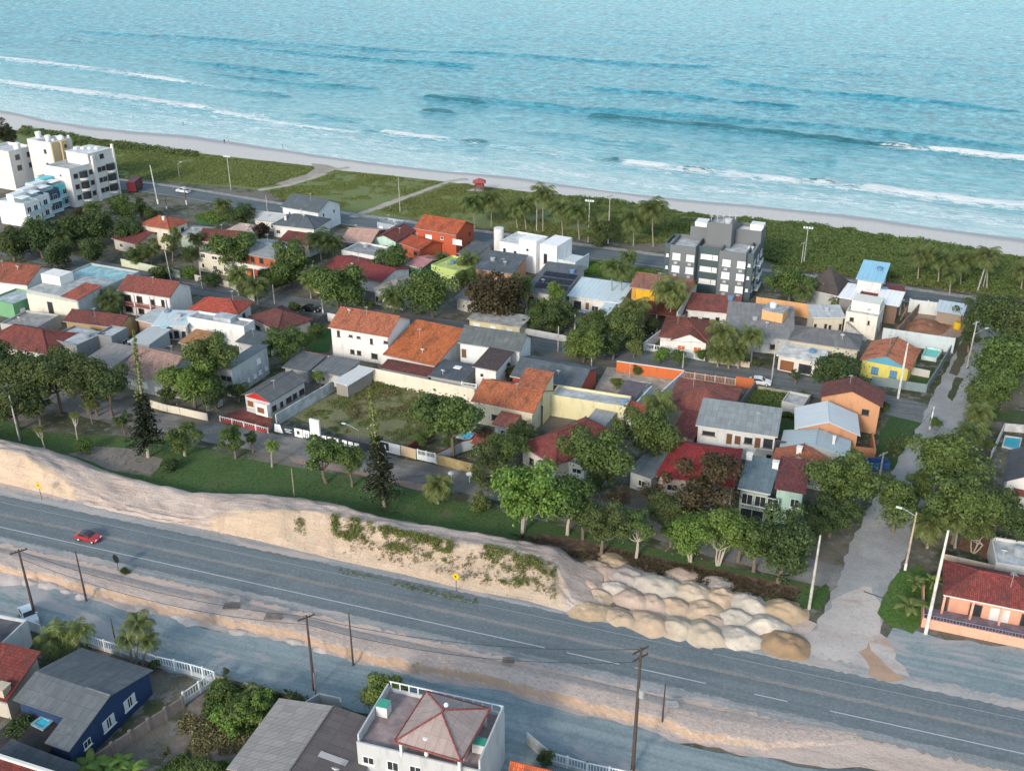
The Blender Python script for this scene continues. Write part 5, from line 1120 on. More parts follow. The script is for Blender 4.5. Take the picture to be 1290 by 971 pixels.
house('house', 'low brown roofed house with a golden porch in front of the cream block', 'house', (79, 404), (151, 413), (172, 398), 3.3, 'gx', 1.4, (T, (0.17, 0.06, 0.05)), (0.55, 0.38, 0.18), f=(3, 1, 'bare', dict(ww=1.6, wh=1.7, z0=0.3)))
H = HS['bluetop'] = house('house', 'grey and cream house with a turquoise floored roof terrace', 'house', (33, 365), (97, 377), (137, 335), 6.4, 'flat', 0, M('conc', (0.27, 0.46, 0.49)), M('stucco', (0.42, 0.45, 0.44)))
with part(H, 'cream_front', M('stucco', (0.70, 0.66, 0.56))) as mb: lbox(mb, H, 0.1, H.w - 0.1, -0.25, -0.02, 0, 5.6)
win(H, H.root, 'f', 6.0, 1.6, 1.6, 3.0, 'bare', vin=-0.25)
with part(H, 'white_tower', M('stucco', WHITE)) as mb: lbox(mb, H, -0.2, 5.5, 5, 9, 5.0, 8.6)
with part(H, 'roof_deck', M('conc', (0.36, 0.39, 0.39))) as mb: lbox(mb, H, 0.25, H.w - 0.25, 0.25, H.d * 0.62, 5.9, 6.45)
H = house('house', 'small red roof sitting above the cream block near the dark palm', 'house', (76, 373), (97, 378), (112, 361), 6.6, 'mono', 0.9, (T, (0.34, 0.09, 0.06)), (0.45, 0.49, 0.5), f=(1, 1, 'bare', dict(z0=4)))
house('house', 'house with an orange brown tiled roof at the western edge of town', 'house', (-30, 352), (34, 359), 12, 4.0, 'gx', 2.6, (T, (0.26, 0.085, 0.055)), WHITE)
house('house', 'green walled house with a pale blue patched roof', 'house', (-14, 376), (16, 383), (34, 366), 3.8, 'flat', 0, M('conc', (0.42, 0.48, 0.5)), (0.16, 0.36, 0.2), r=(2, 1, 'white'))
house('house', 'house with a broad dark red hip roof behind the dark tree row', 'house', (-30, 432), (60, 446), 11, 3.4, 'hip', 2.4, (T, (0.2, 0.06, 0.05)), (0.5, 0.48, 0.44))
H = house('house', 'low house with a grey moss stained flat roof beside the cream block', 'house', (0, 407), (44, 413), 8, 3.0, 'flat', 0, M('conc', (0.3, 0.3, 0.29)), (0.42, 0.42, 0.4))
house('house', 'cream street front house with white gate under the brown leafed tree', 'house', (588, 401), (656, 412), 7, 3.0, 'slab', 0, M('conc', (0.35, 0.34, 0.32)), (0.70, 0.62, 0.40), f=(3, 1, 'white'))
wall('wall', 'pale lime wall in front of the two storey cream house', [(152, 326), (200, 336), (226, 341)], 2.0, M('stucco', (0.62, 0.66, 0.5)))
wall('wall', 'cream side street wall below the pair of street palms', [(245, 346), (290, 355), (320, 372)], 1.6, M('stucco', (0.6, 0.56, 0.46)))
rail_fence('fence', 'yellow railing fence along the grass verge of the middle street', [(396, 363), (448, 375)], 1.1, M('paint', (0.56, 0.5, 0.2)), 0.2)
wall('wall', 'white wall beside the parked dark car', [(412, 394), (432, 398)], 2.0, M('stucco', (0.7, 0.7, 0.68)))
wall('wall', 'dark fence wall between the brown hip roof and the green garden', [(391, 405), (412, 394)], 2.0, M('conc', (0.12, 0.12, 0.12)))
wall('wall', 'white street wall in front of the solar panel house', [(655, 412), (714, 423)], 1.5, M('stucco', (0.62, 0.62, 0.6)))
wall('wall', 'tall translucent looking grey yard wall beside the solar panel house', [(662, 390), (686, 377)], 2.6, M('stucco', (0.42, 0.47, 0.47)))
rail_fence('fence', 'white picket street fence in front of the house with orange shutters', [(811, 432), (852, 439), (888, 446)], 1.6, M('paint', (0.68, 0.69, 0.7)), 0.6, M('stucco', (0.62, 0.64, 0.64)), bars=0.35)
wall('wall', 'white side wall beside the house with orange shutters', [(812, 431), (850, 402)], 2.2, M('stucco', (0.68, 0.7, 0.72)))
wall('wall', 'low tan wall under the street palms by the broad grey hall', [(893, 449), (945, 456)], 1.3, M('stucco', (0.6, 0.5, 0.38)))
wall('site_wall', 'white gated wall near the turquoise pool shell', [(1147, 462), (1172, 467)], 1.6, M('stucco', (0.55, 0.55, 0.52)))

# ---- white apartments and townhouses at the left
H = HS['wapart'] = frame((57, 208), (87, 213), (159, 200), 12.0); H.inset = 0
root = H.root = thing('apartment_building', 'white apartment block with curved dark balconies near the beach', 'apartment block', P(H, H.w / 2, H.d / 2, 0)); w_, d_ = H.w, H.d
WA = M('stucco', (0.66, 0.65, 0.64), 0.8); block(0, w_, 0, d_, 12.0, WA, M('conc', (0.4, 0.42, 0.43)))
with part(H, 'penthouse', WA) as mb: lbox(mb, H, 0.5, w_ - 0.3, d_ * 0.45, d_ - 0.3, 11.1, 14.6)
with part(H, 'penthouse_roof', M('conc', (0.6, 0.62, 0.63))) as mb: lbox(mb, H, 0.3, w_ - 0.1, d_ * 0.44, d_ - 0.2, 14.603, 14.85)
with part(H, 'stair_pillar', WA) as mb: lbox(mb, H, w_ + 0.001, w_ + 0.9, d_ * 0.48, d_ * 0.55, 0, 14.2)
with part(H, 'fin_wall', M('stucco', (0.82, 0.8, 0.77))) as mb: lbox(mb, H, w_ - 0.5, w_ + 0.4, d_ - 0.28, d_ + 0.2, 0, 16.0)
for k in range(3):
    z = 1.5 + 3.3 * k
    for v0, v1 in ((d_ * 0.18, d_ * 0.36), (d_ * 0.78, d_ * 0.97)):
        with part(H, 'balcony', M('stucco', (0.74, 0.73, 0.71))) as mb:
            pts = [P(H, w_ + 0.001, v0, z + 0.3)] + [P(H, w_ + 0.15 + 1.3 * math.sin(math.pi * (j + 0.5) / 7), v0 + (v1 - v0) * j / 6, z + 0.3) for j in range(7)] + [P(H, w_ + 0.001, v1, z + 0.3)]
            mb.slab(pts, 0.7)
        with part(H, 'balcony_glass', GLASS) as mb:
            pts = [P(H, w_ + 0.002, v0 + 0.2, z + 2.3)] + [P(H, w_ + 0.1 + 1.2 * math.sin(math.pi * (j + 0.5) / 7), v0 + 0.1 + (v1 - v0 - 0.2) * j / 6, z + 2.3) for j in range(7)] + [P(H, w_ + 0.002, v1 - 0.2, z + 2.3)]
            mb.slab(pts, 1.98)
    for v in (d_ * 0.06, d_ * 0.40, d_ * 0.58, d_ * 0.68): win(H, root, 'r', v, z + 0.6, 1.6, 1.4, 'bare')
    win(H, root, 'f', w_ * 0.55, z + 1.2, 0.7, 0.4, 'bare')
for v in (d_ * 0.52, d_ * 0.7): 
    win(H, root, 'r', v, 12.4, 1.6, 1.4, 'bare', vin=0.3)
for k in range(4):
    with part(H, 'roof_tank', M('paint', (0.66, 0.67, 0.67))) as mb: lbox(mb, H, 1.0 + k * 1.9, 2.4 + k * 1.9, d_ * 0.6 + k, d_ * 0.6 + k + 1.6, 14.86, 15.5)
H = frame((43, 177), (63, 180), (93, 174), 16.5); H.inset = 0
root = H.root = thing('apartment_building', 'tallest white apartment block with ochre yellow wall bands', 'apartment block', P(H, H.w / 2, H.d / 2, 0)); w_, d_ = H.w, H.d
block(0, w_, 0, d_, 16.5, WA, M('conc', (0.5, 0.52, 0.53)))
with part(H, 'ochre_band', M('stucco', (0.56, 0.44, 0.25), 0.4)) as mb: lbox(mb, H, w_ + 0.001, w_ + 0.35, 0.1, d_ * 0.32, 8, 16.3); lbox(mb, H, w_ + 0.001, w_ + 1.1, d_ * 0.4, d_ * 0.72, 7, 16.4)
for z in (4, 8.5, 12.8): win(H, root, 'f', w_ * 0.5, z, 1.1, 1.3, 'bare')
win(H, root, 'r', d_ * 0.5, 14.2, 1.0, 1.0, 'bare', vin=-1.1)
with part(H, 'rear_block', WA) as mb: lbox(mb, H, -6, -0.01, 2, d_ - 1, 0, 16.0)
for u, v in ((1.5, 4), (-4, 5)): tank(H, u, v, 15.6 if u > 0 else 16.0, 1.0, 2.0, M('paint', (0.66, 0.66, 0.65)))
for k in range(3):
    with part(H, 'roof_dome', M('paint', (0.72, 0.72, 0.72)), smooth=True) as mb: mb.ball(P(H, w_ * 0.65, d_ * 0.4 + k * 3.0, 16.4), 1.1 if k == 1 else 0.5, 8)
H = frame((-22, 186), (10.5, 191), (46, 184), 12.8); H.inset = 0
root = H.root = thing('apartment_building', 'plain white apartment block with two rows of small windows', 'apartment block', P(H, H.w / 2, H.d / 2, 0))
block(0, H.w, 0, H.d, 12.8, WA, M('conc', (0.55, 0.57, 0.58)))
for z in (6.2, 9.6):
    for v in (2.0, 6.5, 12.0): win(H, root, 'r', v, z, 1.7, 1.6, 'bare')
tank(H, H.w - 2, 5, 11.9, 1.2, 2.6, M('paint', (0.7, 0.7, 0.69)))
TC = [((0.78, 0.79, 0.78), 'front white', 'nearest the palm trees'), ((0.74, 0.78, 0.8), 'plain white', 'second from the palms'), ((0.06, 0.1, 0.15), 'dark navy', 'with shaded balconies'), ((0.16, 0.60, 0.68), 'turquoise', 'with glass balconies'), ((0.76, 0.77, 0.75), 'white', 'next to the curved balcony block')]
for k, (c_, nm, wh_) in enumerate(TC):
    x0 = 30 + k * 12.0; y0 = 284 - k * 7.4
    H = house('townhouse', f'{nm} townhouse {wh_} in the stepped row', 'townhouse', (x0 - 34, y0 - 30 - 4 + 2), (x0, y0 - 30 + 3), (x0 + 11.6, y0 - 30 - 4.3), 7.0 + 0.15 * k, 'flat', 0, M('conc', (0.5, 0.6, 0.62)), c_, group=None)
    for fl in range(2):
        win(H, H.root, 'r', H.d * 0.12, 0.7 + fl * 3.1, H.d * 0.26, 1.9, 'dark'); win(H, H.root, 'r', H.d * 0.56, 0.7 + fl * 3.1, H.d * 0.26, 1.9, 'dark')
        with part(H, 'balcony', M('stucco', (0.72, 0.74, 0.74))) as mb: lbox(mb, H, H.w + 0.002, H.w + 1.0, 0.3, H.d - 0.3, 0.35 + fl * 3.1, 0.55 + fl * 3.1)
        with part(H, 'balustrade', M('paint', (0.35, 0.5, 0.54))) as mb: lbox(mb, H, H.w + 0.93, H.w + 0.99, 0.3, H.d - 0.3, 0.56 + fl * 3.1, 1.4 + fl * 3.1)
    with part(H, 'roof_room', M('stucco', (0.76, 0.78, 0.78) if k != 3 else (0.2, 0.62, 0.68))) as mb: lbox(mb, H, H.w * 0.35, H.w * 0.62, 0.4, H.d - 0.4, 6.5, 9.0)
    with part(H, 'roof_canopy', M('paint', (0.72, 0.74, 0.75))) as mb: lbox(mb, H, H.w * 0.6, H.w - 0.5, 0.5, H.d * 0.6, 8.2, 8.35)

# ---- pink house on the right
H = HS['pink'] = house('house', 'pink orange house with a dark red hip roof and long front terrace', 'house', (1188, 748), (1318, 774), ('D', 1206, 708), 3.6, 'hip', 2.0, (T, (0.20, 0.05, 0.045)), (0.70, 0.36, 0.25), inset=1.1)
for u, st_, w_ in ((2.6, 'bare', 1.6), (5.2, 'gate', 2.4), (9, 'bare', 1.4)): win(H, H.root, 'f', u, 0.3, w_, 2.0, st_)
with part(H, 'terrace_wall', M('stucco', (0.74, 0.38, 0.27))) as mb: lbox(mb, H, -2.2, H.w + 2, -3.4, -3.2, 0, 1.5); lbox(mb, H, -2.2, -2.0, -3.2, 6, 0, 1.5)
with part(H, 'terrace_floor', M('conc', (0.24, 0.19, 0.22))) as mb: lbox(mb, H, -1.99, H.w + 2, -3.19, 1.09, 0, 0.25)
with part(H, 'terrace_railing', M('paint', (0.2, 0.22, 0.28))) as mb:
    for k in range(50): lbox(mb, H, -2.1 + k * 0.4, -2.05 + k * 0.4, -3.32, -3.28, 1.5, 2.1)
    lbox(mb, H, -2.2, H.w + 2, -3.33, -3.27, 2.1, 2.16)
for k in range(5):
    with part(H, 'column', M('stucco', (0.72, 0.40, 0.30))) as mb: lbox(mb, H, 0.2 + k * 3.6, 0.5 + k * 3.6, 0.15, 0.45, 0.25, 3.4)
wall('wall', 'cream rear wall beside the pink orange house', [(1180, 727), (1187, 697), (1258, 713)], 2.2, M('stucco', (0.6, 0.5, 0.38)))
house('house', 'plain concrete roofed house behind the pink orange house', 'house', (1255, 708), (1330, 720), (1345, 690), 3.2, 'flat', 0, M('conc', (0.5, 0.53, 0.54)), (0.6, 0.6, 0.58))
house('house', 'white house with a dark slate roof by the small street corner pool', 'house', (1265, 606), (1330, 620), (1350, 583), 4.6, 'gy', 2.2, (FI, (0.07, 0.075, 0.085)), (0.72, 0.72, 0.7))
pool('swimming_pool', 'rectangular blue pool behind a grey yard wall at the town edge', [(1262, 562), (1284, 567), (1288, 551), (1266, 548)], 0.05, (0.5, 0.5, 0.49), (0.05, 0.33, 0.42))
wall('wall', 'grey yard wall around the rectangular blue pool', [(1250, 568), (1266, 533), (1300, 536)], 1.6, M('conc', (0.45, 0.45, 0.46)))
house('house', 'slim red tiled roof beyond the dark slate roofed white house', 'house', (1276, 622), (1330, 634), 9, 3.4, 'mono', 1.0, (T, (0.24, 0.07, 0.06)), WHITE)
sheet('soil', [(1205, 690), (1235, 655), (1262, 690), (1245, 706)], 0.03, M('sand', (0.16, 0.08, 0.05)))

# ---- foreground houses, near side of the gravel road
H = HS['redfront'] = house('house', 'house with a dark red tiled roof next to the navy blue house', 'house', (-95, 858), (8, 884), (95, 847), 3.2, 'mono', 2.2, (T, (0.165, 0.04, 0.035)), (0.5, 0.46, 0.4), ridge=M('tile', (0.2, 0.05, 0.04))); chimney(H, H.w - 1.2, 1.0, 2.5, 4.4, 1.3, M('stucco', (0.55, 0.46, 0.36)))
NAVY = M('stucco', (0.022, 0.05, 0.125), 0.7)
H = HS['navy'] = house('house', 'navy blue house with a slate sheet gable roof and white framed windows', 'house', (56, 935), (87, 946), (214, 850), 3.6, 'gx', 2.0, (FI, (0.115, 0.13, 0.14)), NAVY, inset=0.4)
HL = frame((-6, 905), (56, 935), 3.0, 3.6)
wlen = 7.6
with part(H, 'side_roof', M('fibro', (0.115, 0.13, 0.14))) as mb:
    m_ = H.d / 2; c0 = 3.2
    zr = lambda v: 3.6 + 2.0 * v / m_
    mb.slab([P(H, -wlen, c0, zr(c0)), P(H, -0.01, c0, zr(c0)), P(H, -0.01, m_, zr(m_)), P(H, -wlen, m_, zr(m_))], 0.14)
    mb.slab([P(H, -0.01, H.d, 3.6), P(H, -wlen, H.d, 3.6), P(H, -wlen, m_, zr(m_)), P(H, -0.01, m_, zr(m_))], 0.14)
with part(H, 'side_wall', NAVY) as mb: lbox(mb, H, -wlen + 0.3, 0.39, c0 + 0.5, c0 + 0.7, 0, 3.9)
with part(H, 'side_wall', NAVY) as mb: lbox(mb, H, -wlen + 0.3, 0.39, H.d - 0.6, H.d - 0.4, 0, 3.4)
for u in (5.0, 8.6): win(H, H.root, 'r', u, 1.2, 1.9, 1.5, 'dark'); 
win(H, H.root, 'r', 1.9, 1.5, 1.1, 1.0, 'dark')
for u in (5.0, 8.6):
    for du_ in (0.03, 1.27):
        with part(H, 'shutter', M('paint', (0.5, 0.52, 0.535))) as mb: lbox(mb, H, H.w - 0.4, H.w - 0.3, 0.4 + u + du_, 0.4 + u + du_ + 0.6, 1.25, 2.65)
with part(H, 'courtyard_deck', M('conc', (0.05, 0.045, 0.045))) as mb: lbox(mb, H, -wlen + 0.3, 0.38, -1.6, c0 + 0.49, 0, 2.4)  # deck coloured near black to stand for the shade around the pool
pool('plunge_pool', 'small bright blue plunge pool in the courtyard of the navy house', [(38, 911), (54, 919), (68, 907), (53, 900)], 2.42, (0.25, 0.4, 0.45), (0.06, 0.5, 0.68))
house('house', 'low slate sheet roof between the navy house and the white edged red roof', 'house', (-20, 965), (70, 1000), ('D', 0, 929), 3.2, 'mono', 0.5, (FI, (0.07, 0.08, 0.09)), (0.3, 0.3, 0.3))
H = house('house', 'dark red roof with a thick white edge in the nearest corner', 'house', (-60, 985), (60, 1025), ('D', -50, 945), 4.2, 'mono', 0.8, (T, (0.18, 0.035, 0.03)), (0.6, 0.6, 0.6))
with part(H, 'roof_edge', TRIM) as mb:
    mb.box(P(H, 0, H.d - 0.05, 4.9), H.ux * H.w, H.uy * 0.35, (0, 0, 0.45)); mb.box(P(H, H.w - 0.1, 0, 4.6), H.ux * 0.35, H.uy * (H.d - 0.06), (0, 0, 0.55))
H = HS['greyroof'] = house('house', 'wide house with a two toned grey brown sheet roof beside the weedy plot', 'house', (285, 968), (437, 1010), ('D', 381, 886), 3.9, 'gy', 0.9, M('fibro', (0.26, 0.245, 0.235), 0.4), (0.2, 0.2, 0.2), ridge=M('paint', (0.12, 0.11, 0.11)))
with part(H, 'roof_panel', M('fibro', (0.12, 0.105, 0.105), 0.5)) as mb:
    w2, h2 = H.w, H.h; mb.slab([P(H, w2 + 0.02, -0.02, h2 + 0.03), P(H, w2 + 0.02, H.d + 0.02, h2 + 0.03), P(H, w2 / 2 + 0.15, H.d + 0.02, h2 + 0.93), P(H, w2 / 2 + 0.15, -0.02, h2 + 0.93)], 0.03)
with part(H, 'skylight', M('paint', (0.42, 0.4, 0.39))) as mb:
    zt = lambda u: h2 + 0.93 + 0.05 - (u - w2 / 2) * 0.9 / (w2 / 2)
    mb.slab([P(H, w2 * 0.62, H.d * 0.36, zt(w2 * 0.62)), P(H, w2 * 0.85, H.d * 0.36, zt(w2 * 0.85)), P(H, w2 * 0.85, H.d * 0.43, zt(w2 * 0.85)), P(H, w2 * 0.62, H.d * 0.43, zt(w2 * 0.62))], 0.03)
wall('wall', 'pale stained corner wall behind the two toned grey brown roof', [(384, 884), (402, 873), (429, 879), (429, 884)], 2.6, M('stucco', (0.5, 0.52, 0.52)))
# white terrace house with a pyramid roof
H = HS['terrace'] = house('house', 'white two storey house with a roof terrace and pink tiled pyramid roof', 'house', (449, 934), (604, 971), ('D', 517, 871), 7.2, 'flat', 0, M('conc', (0.30, 0.24, 0.24)), (0.5, 0.52, 0.535), f=(5, 1, 'dark', dict(ww=1.9, wh=1.3, z0=4.3)))  # white walls greyed in the paint to stand for shade on them
HP = frame((496, 934), (581, 959), ('D', 555, 875), 9.0); HP.inset = 0; HP.root = H.root
pb = MB(); roof_mesh(HP, 'hip', 1.9, pb); pb.build('pyramid_roof', [M('fibro', (0.34, 0.27, 0.25)), M('tile', (0.26, 0.075, 0.065))], H.root)
with part(H, 'ridge_trim', M('tile', (0.26, 0.075, 0.065))) as mb:
    cs = [P(HP, 0, 0, 9.02), P(HP, HP.w, 0, 9.02), P(HP, HP.w, HP.d, 9.02), P(HP, 0, HP.d, 9.02)]
    for a, b in zip(cs, cs[1:] + cs[:1]): mb.tube([a, b], 0.1, 6)
for u, v in ((0.4, 0.4), (HP.w - 0.6, 0.4), (HP.w - 0.6, HP.d - 0.6), (0.4, HP.d - 0.6)):
    with part(H, 'terrace_column', TRIM) as mb: lbox(mb, HP, u, u + 0.3, v, v + 0.3, 6.75, 8.85)
with part(H, 'terrace_room', M('stucco', (0.62, 0.6, 0.58))) as mb: lbox(mb, HP, HP.w * 0.78, HP.w - 0.65, 2.2, HP.d - 0.7, 6.75, 8.8)
with part(H, 'planter_box', M('stucco', (0.66, 0.67, 0.67))) as mb: lbox(mb, H, 0.3, 1.6, H.d * 0.52, H.d * 0.66, 6.76, 8.2); lbox(mb, H, H.w - 1.7, H.w - 0.3, H.d * 0.30, H.d * 0.42, 6.76, 8.0)
with part(H, 'planter_cover', M('paint', (0.06, 0.3, 0.22))) as mb: lbox(mb, H, 0.25, 1.65, H.d * 0.515, H.d * 0.665, 8.2, 8.28); lbox(mb, H, H.w - 1.75, H.w - 0.25, H.d * 0.295, H.d * 0.425, 8.0, 8.08)
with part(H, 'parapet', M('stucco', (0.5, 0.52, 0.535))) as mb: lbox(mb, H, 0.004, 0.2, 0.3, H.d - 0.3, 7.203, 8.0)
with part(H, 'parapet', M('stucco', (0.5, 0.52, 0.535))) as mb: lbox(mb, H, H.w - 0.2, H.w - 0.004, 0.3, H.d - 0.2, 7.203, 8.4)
with part(H, 'terrace_railing', M('paint', (0.66, 0.68, 0.68))) as mb:
    k = 0.3
    while k < H.w - 0.3: lbox(mb, H, k, k + 0.12, H.d - 0.14, H.d - 0.02, 7.203, 8.1); k += 1.1
    lbox(mb, H, 0.2, H.w - 0.2, H.d - 0.15, H.d - 0.01, 8.1, 8.2)
with part(H, 'roof_vent', M('paint', (0.7, 0.7, 0.7)), smooth=True) as mb: mb.ball(P(HP, HP.w * 0.5, HP.d * 0.62, 10.95), 0.28, 6)
with part(H, 'chimney_pipe', M('paint', (0.74, 0.74, 0.74))) as mb: q = at(537, 934, 8.6); mb.tube([V((q.x, q.y - 0.4, 0)), V((q.x, q.y - 0.4, 9.2))], 0.22, 10); mb.tube([V((q.x, q.y - 0.4, 9.0)), V((q.x, q.y - 0.4, 9.6))], 0.3, 10)
H = house('house', 'small bright orange roof beside the white terrace house', 'house', (640, 974), (745, 1000), ('D', 652, 962), 3.2, 'gx', 1.0, (T, (0.5, 0.12, 0.05)), (0.6, 0.6, 0.58))
house('house', 'corner house with a dark roof beside the parked white car', 'house', (-60, 800), (0, 812), ('D', -30, 768), 4.0, 'flat', 0, M('conc', (0.1, 0.1, 0.11)), (0.55, 0.58, 0.6), r=None)
FW = M('paint', (0.68, 0.7, 0.72))
rail_fence('fence', 'white railing fence along the gravel road by the navy house', [(110, 800), (150, 812), (197, 826), (240, 836), (269, 845)], 1.8, FW, 0.6, M('stucco', (0.5, 0.53, 0.55)), bars=0.4)
rail_fence('fence', 'white railing fence down the side of the navy house yard', [(269, 845), (230, 872)], 1.8, FW, 0.6, M('stucco', (0.5, 0.53, 0.55)), bars=0.4)
wall('fence', 'weathered dark board fence below the navy house wall', [(229, 878), (116, 952)], 1.7, M('bark', (0.2, 0.17, 0.16)), cat='fence', posts=2.2)
wall('wall', 'low mossy wall along the gravel road beside the weedy plot', [(270, 850), (330, 864), (386, 880)], 1.1, M('conc', (0.28, 0.27, 0.23)))
rail_fence('fence', 'white railing fence beside the orange roof at the gravel road', [(690, 946), (740, 960), (796, 972)], 1.7, FW, 0.5, M('stucco', (0.55, 0.57, 0.58)), bars=0.35)
wall('wall', 'white gate wall beside the parked white car', [(31, 780), (50, 786)], 1.5, M('stucco', (0.62, 0.63, 0.63)))
wall('wall', 'concrete boundary wall linking the terrace house to the white fence', [(664, 922), (690, 944)], 1.8, M('conc', (0.4, 0.42, 0.42)))
# painted wall of the vacant lot: dark blue with rows of white lettering blocks worn past reading
wall('advert_wall', 'dark blue painted lot wall with worn white lettering facing the dirt street', [(342, 532), (372, 538), (402, 545)], 1.9, M('stucco', (0.035, 0.05, 0.07)), th=0.22)

# rooftop clutter: water tanks, television aerials, dishes and vents, each a part of its house
for H in HALL:
    r_ = random.Random(hash_(H.label) + 9); w_, d_ = H.w, H.d
    if w_ < 6 or d_ < 5 or 'canopy' in H.label or 'shed' in H.label: continue
    def rz(u, v):
        if H.kind == 'gx': return H.h + H.rise * (1 - abs(v - d_ / 2) / (d_ / 2))
        if H.kind == 'gy': return H.h + H.rise * (1 - abs(u - w_ / 2) / (w_ / 2))
        if H.kind == 'mono': return H.h + H.rise * v / d_
        if H.kind == 'hip': return H.h + H.rise * min(1, min(u, w_ - u, v, d_ - v) / (min(w_, d_) / 2))
        return H.h - 0.3
    if r_.random() < .6:
        u, v = w_ * r_.uniform(.3, .8), d_ * r_.uniform(.3, .6); z = rz(u, v) - .1; hh = r_.uniform(1.6, 2.6)
        with part(H, 'tv_aerial', STEEL_) as mb:
            mb.tube([P(H, u, v, z), P(H, u, v, z + hh)], .04, 5)
            for k in range(4): mb.box(P(H, u - .5 + .08 * k, v - .3 + k * .2, z + hh - .06), H.ux * (1.0 - .16 * k), H.uy * .04, (0, 0, .04))
    if r_.random() < .35:
        u, v = w_ * r_.uniform(.15, .85), d_ * r_.uniform(.15, .4); z = rz(u, v)
        with part(H, 'satellite_dish', M('paint', (0.5, 0.51, 0.52))) as mb:
            c = P(H, u, v, z + .7); n = (V((0.2, 0.5, 0.6))).normalized(); mb.tube([P(H, u, v, z - .1), c], .05, 5); mb.tube([c, c + n * .06, c + n * .2], [.08, .35, .5], 10)
    if H.kind in ('flat', 'mono', 'slab') and r_.random() < .45:
        u, v = w_ * r_.uniform(.2, .8), d_ * r_.uniform(.45, .8); tank(H, u, v, rz(u, v) - .15, r_.uniform(.6, .85), r_.uniform(.8, 1.1), M('paint', r_.choice([(0.12, 0.22, 0.36), (0.36, 0.38, 0.4), (0.36, 0.38, 0.4)])))
# ================================================================ painted lot wall, gates
aw = [o for o in C.objects if o.name.startswith('advert_wall')][0]
def on_wall(a_px, b_px, ztop, items, parent, mat, name='painted_lettering', proud=0.115):
    """flat painted shapes (u0, u1, z0, z1 in metres, or polygons) on the face of a wall between two top pixels"""
    a, b = at(*a_px, ztop), at(*b_px, ztop); d = b - a; d.z = 0; L = d.length; d /= L; n = V((d.y, -d.x, 0)); a = V((a.x, a.y, 0)) + n * proud
    mb = MB()
    for it in items:
        if isinstance(it[0], (tuple, list)): mb.poly([a + d * u + V((0, 0, z)) + n * 0.004 for u, z in it])
        else:
            u0, u1, z0, z1 = it; mb.box(a + d * u0 + V((0, 0, z0)) + n * 0.012, d * (u1 - u0), -n * 0.012, (0, 0, z1 - z0))
    mb.build(name, mat, parent, uv=False)
PW = M('paint', (0.78, 0.79, 0.8))
on_wall((342, 532), (402, 545), 1.9, [[(0.5, 0.2), (2.4, 0.2), (1.9, 1.85), (0.7, 1.85)], (2.8, 4.3, 1.2, 1.3), (2.8, 4.0, 0.9, 1.0), (3.0, 4.2, 0.6, 0.7)], aw, PW)
on_wall((342, 532), (402, 545), 1.9, [(4.9, 6.6, 0.15, 1.85), (6.75, 8.0, 0.3, 1.85), (8.15, 9.0, 0.15, 1.8), (9.1, 9.4, 0.8, 1.8)], aw, PW)
on_wall((342, 532), (402, 545), 1.9, [(5.4, 6.0, 0.7, 1.4), (7.1, 7.25, 0.3, 1.3), (7.5, 7.65, 0.3, 1.3), (8.4, 8.7, 0.5, 0.8), (8.4, 8.7, 1.2, 1.4)], aw, M('paint', (0.04, 0.05, 0.07)), proud=0.128)
t_ = wall('advert_pillar', 'tall white rendered sign pillar standing on the painted lot wall', [(390, 527), (402, 530)], 4.4, M('stucco', (0.8, 0.8, 0.8)), th=0.4, cat='sign pillar')
t2 = wall('advert_wall', 'dark painted wall with six white lettered panels by the vacant lot', [(403, 546), (430, 552), (470, 561)], 1.6, M('stucco', (0.04, 0.045, 0.06)), th=0.22)
on_wall((403, 546), (430, 552), 1.6, [(0.4 + k * 1.25, 1.35 + k * 1.25, 0.75, 1.4) for k in range(3)], t2, PW)
on_wall((430, 552), (470, 561), 1.6, [(0.2 + k * 1.25, 1.15 + k * 1.25, 0.75, 1.4) for k in range(3)], t2, PW)
on_wall((403, 546), (430, 552), 1.6, [(0.5 + k * 1.25 + j * 0.3, 0.65 + k * 1.25 + j * 0.3, 0.3, 0.6) for k in range(3) for j in range(3)], t2, M('paint', (0.45, 0.46, 0.47)))
on_wall((430, 552), (470, 561), 1.6, [(0.3 + k * 1.25 + j * 0.3, 0.45 + k * 1.25 + j * 0.3, 0.3, 0.6) for k in range(3) for j in range(3)], t2, M('paint', (0.45, 0.46, 0.47)))
t3 = wall('advert_wall', 'white wall with a dark poster panel right of the front tall pine', [(478, 555), (504, 561)], 1.9, M('stucco', (0.66, 0.68, 0.7)), th=0.2)
on_wall((478, 555), (504, 561), 1.9, [(0.1, 1.9, 0.3, 1.85)], t3, M('paint', (0.03, 0.03, 0.035)))
on_wall((478, 555), (504, 561), 1.9, [[(0.6, 0.5), (1.0, 0.9), (1.4, 0.5), (1.2, 1.5), (0.9, 1.1)]], t3, PW, proud=0.13)
wall('gate_wall', 'tan wall with a small wooden hatch next to the white gate', [(505, 561), (524, 566)], 1.9, M('stucco', (0.55, 0.42, 0.28)))
rail_fence('gate', 'white plank driveway gate on the dirt street', [(526, 566), (548, 571)], 1.9, M('paint', (0.68, 0.69, 0.68)), 1.0, M('paint', (0.6, 0.62, 0.62)), cat='gate', step=1.6, bars=0.25)
wall('wall', 'mottled brown yellow wall behind the flat topped street tree', [(549, 572), (596, 584)], 1.9, M('conc', (0.3, 0.24, 0.12)))
wall('wall', 'brick red side wall of the vacant lot', [(513, 561), (548, 539)], 1.6, M('stucco', (0.20, 0.07, 0.06)))
wall('wall', 'pale blue wall with red coping behind the small green garden', [(549, 572), (580, 557), (625, 545)], 2.0, M('stucco', (0.55, 0.64, 0.68)), cap=M('tile', RED))
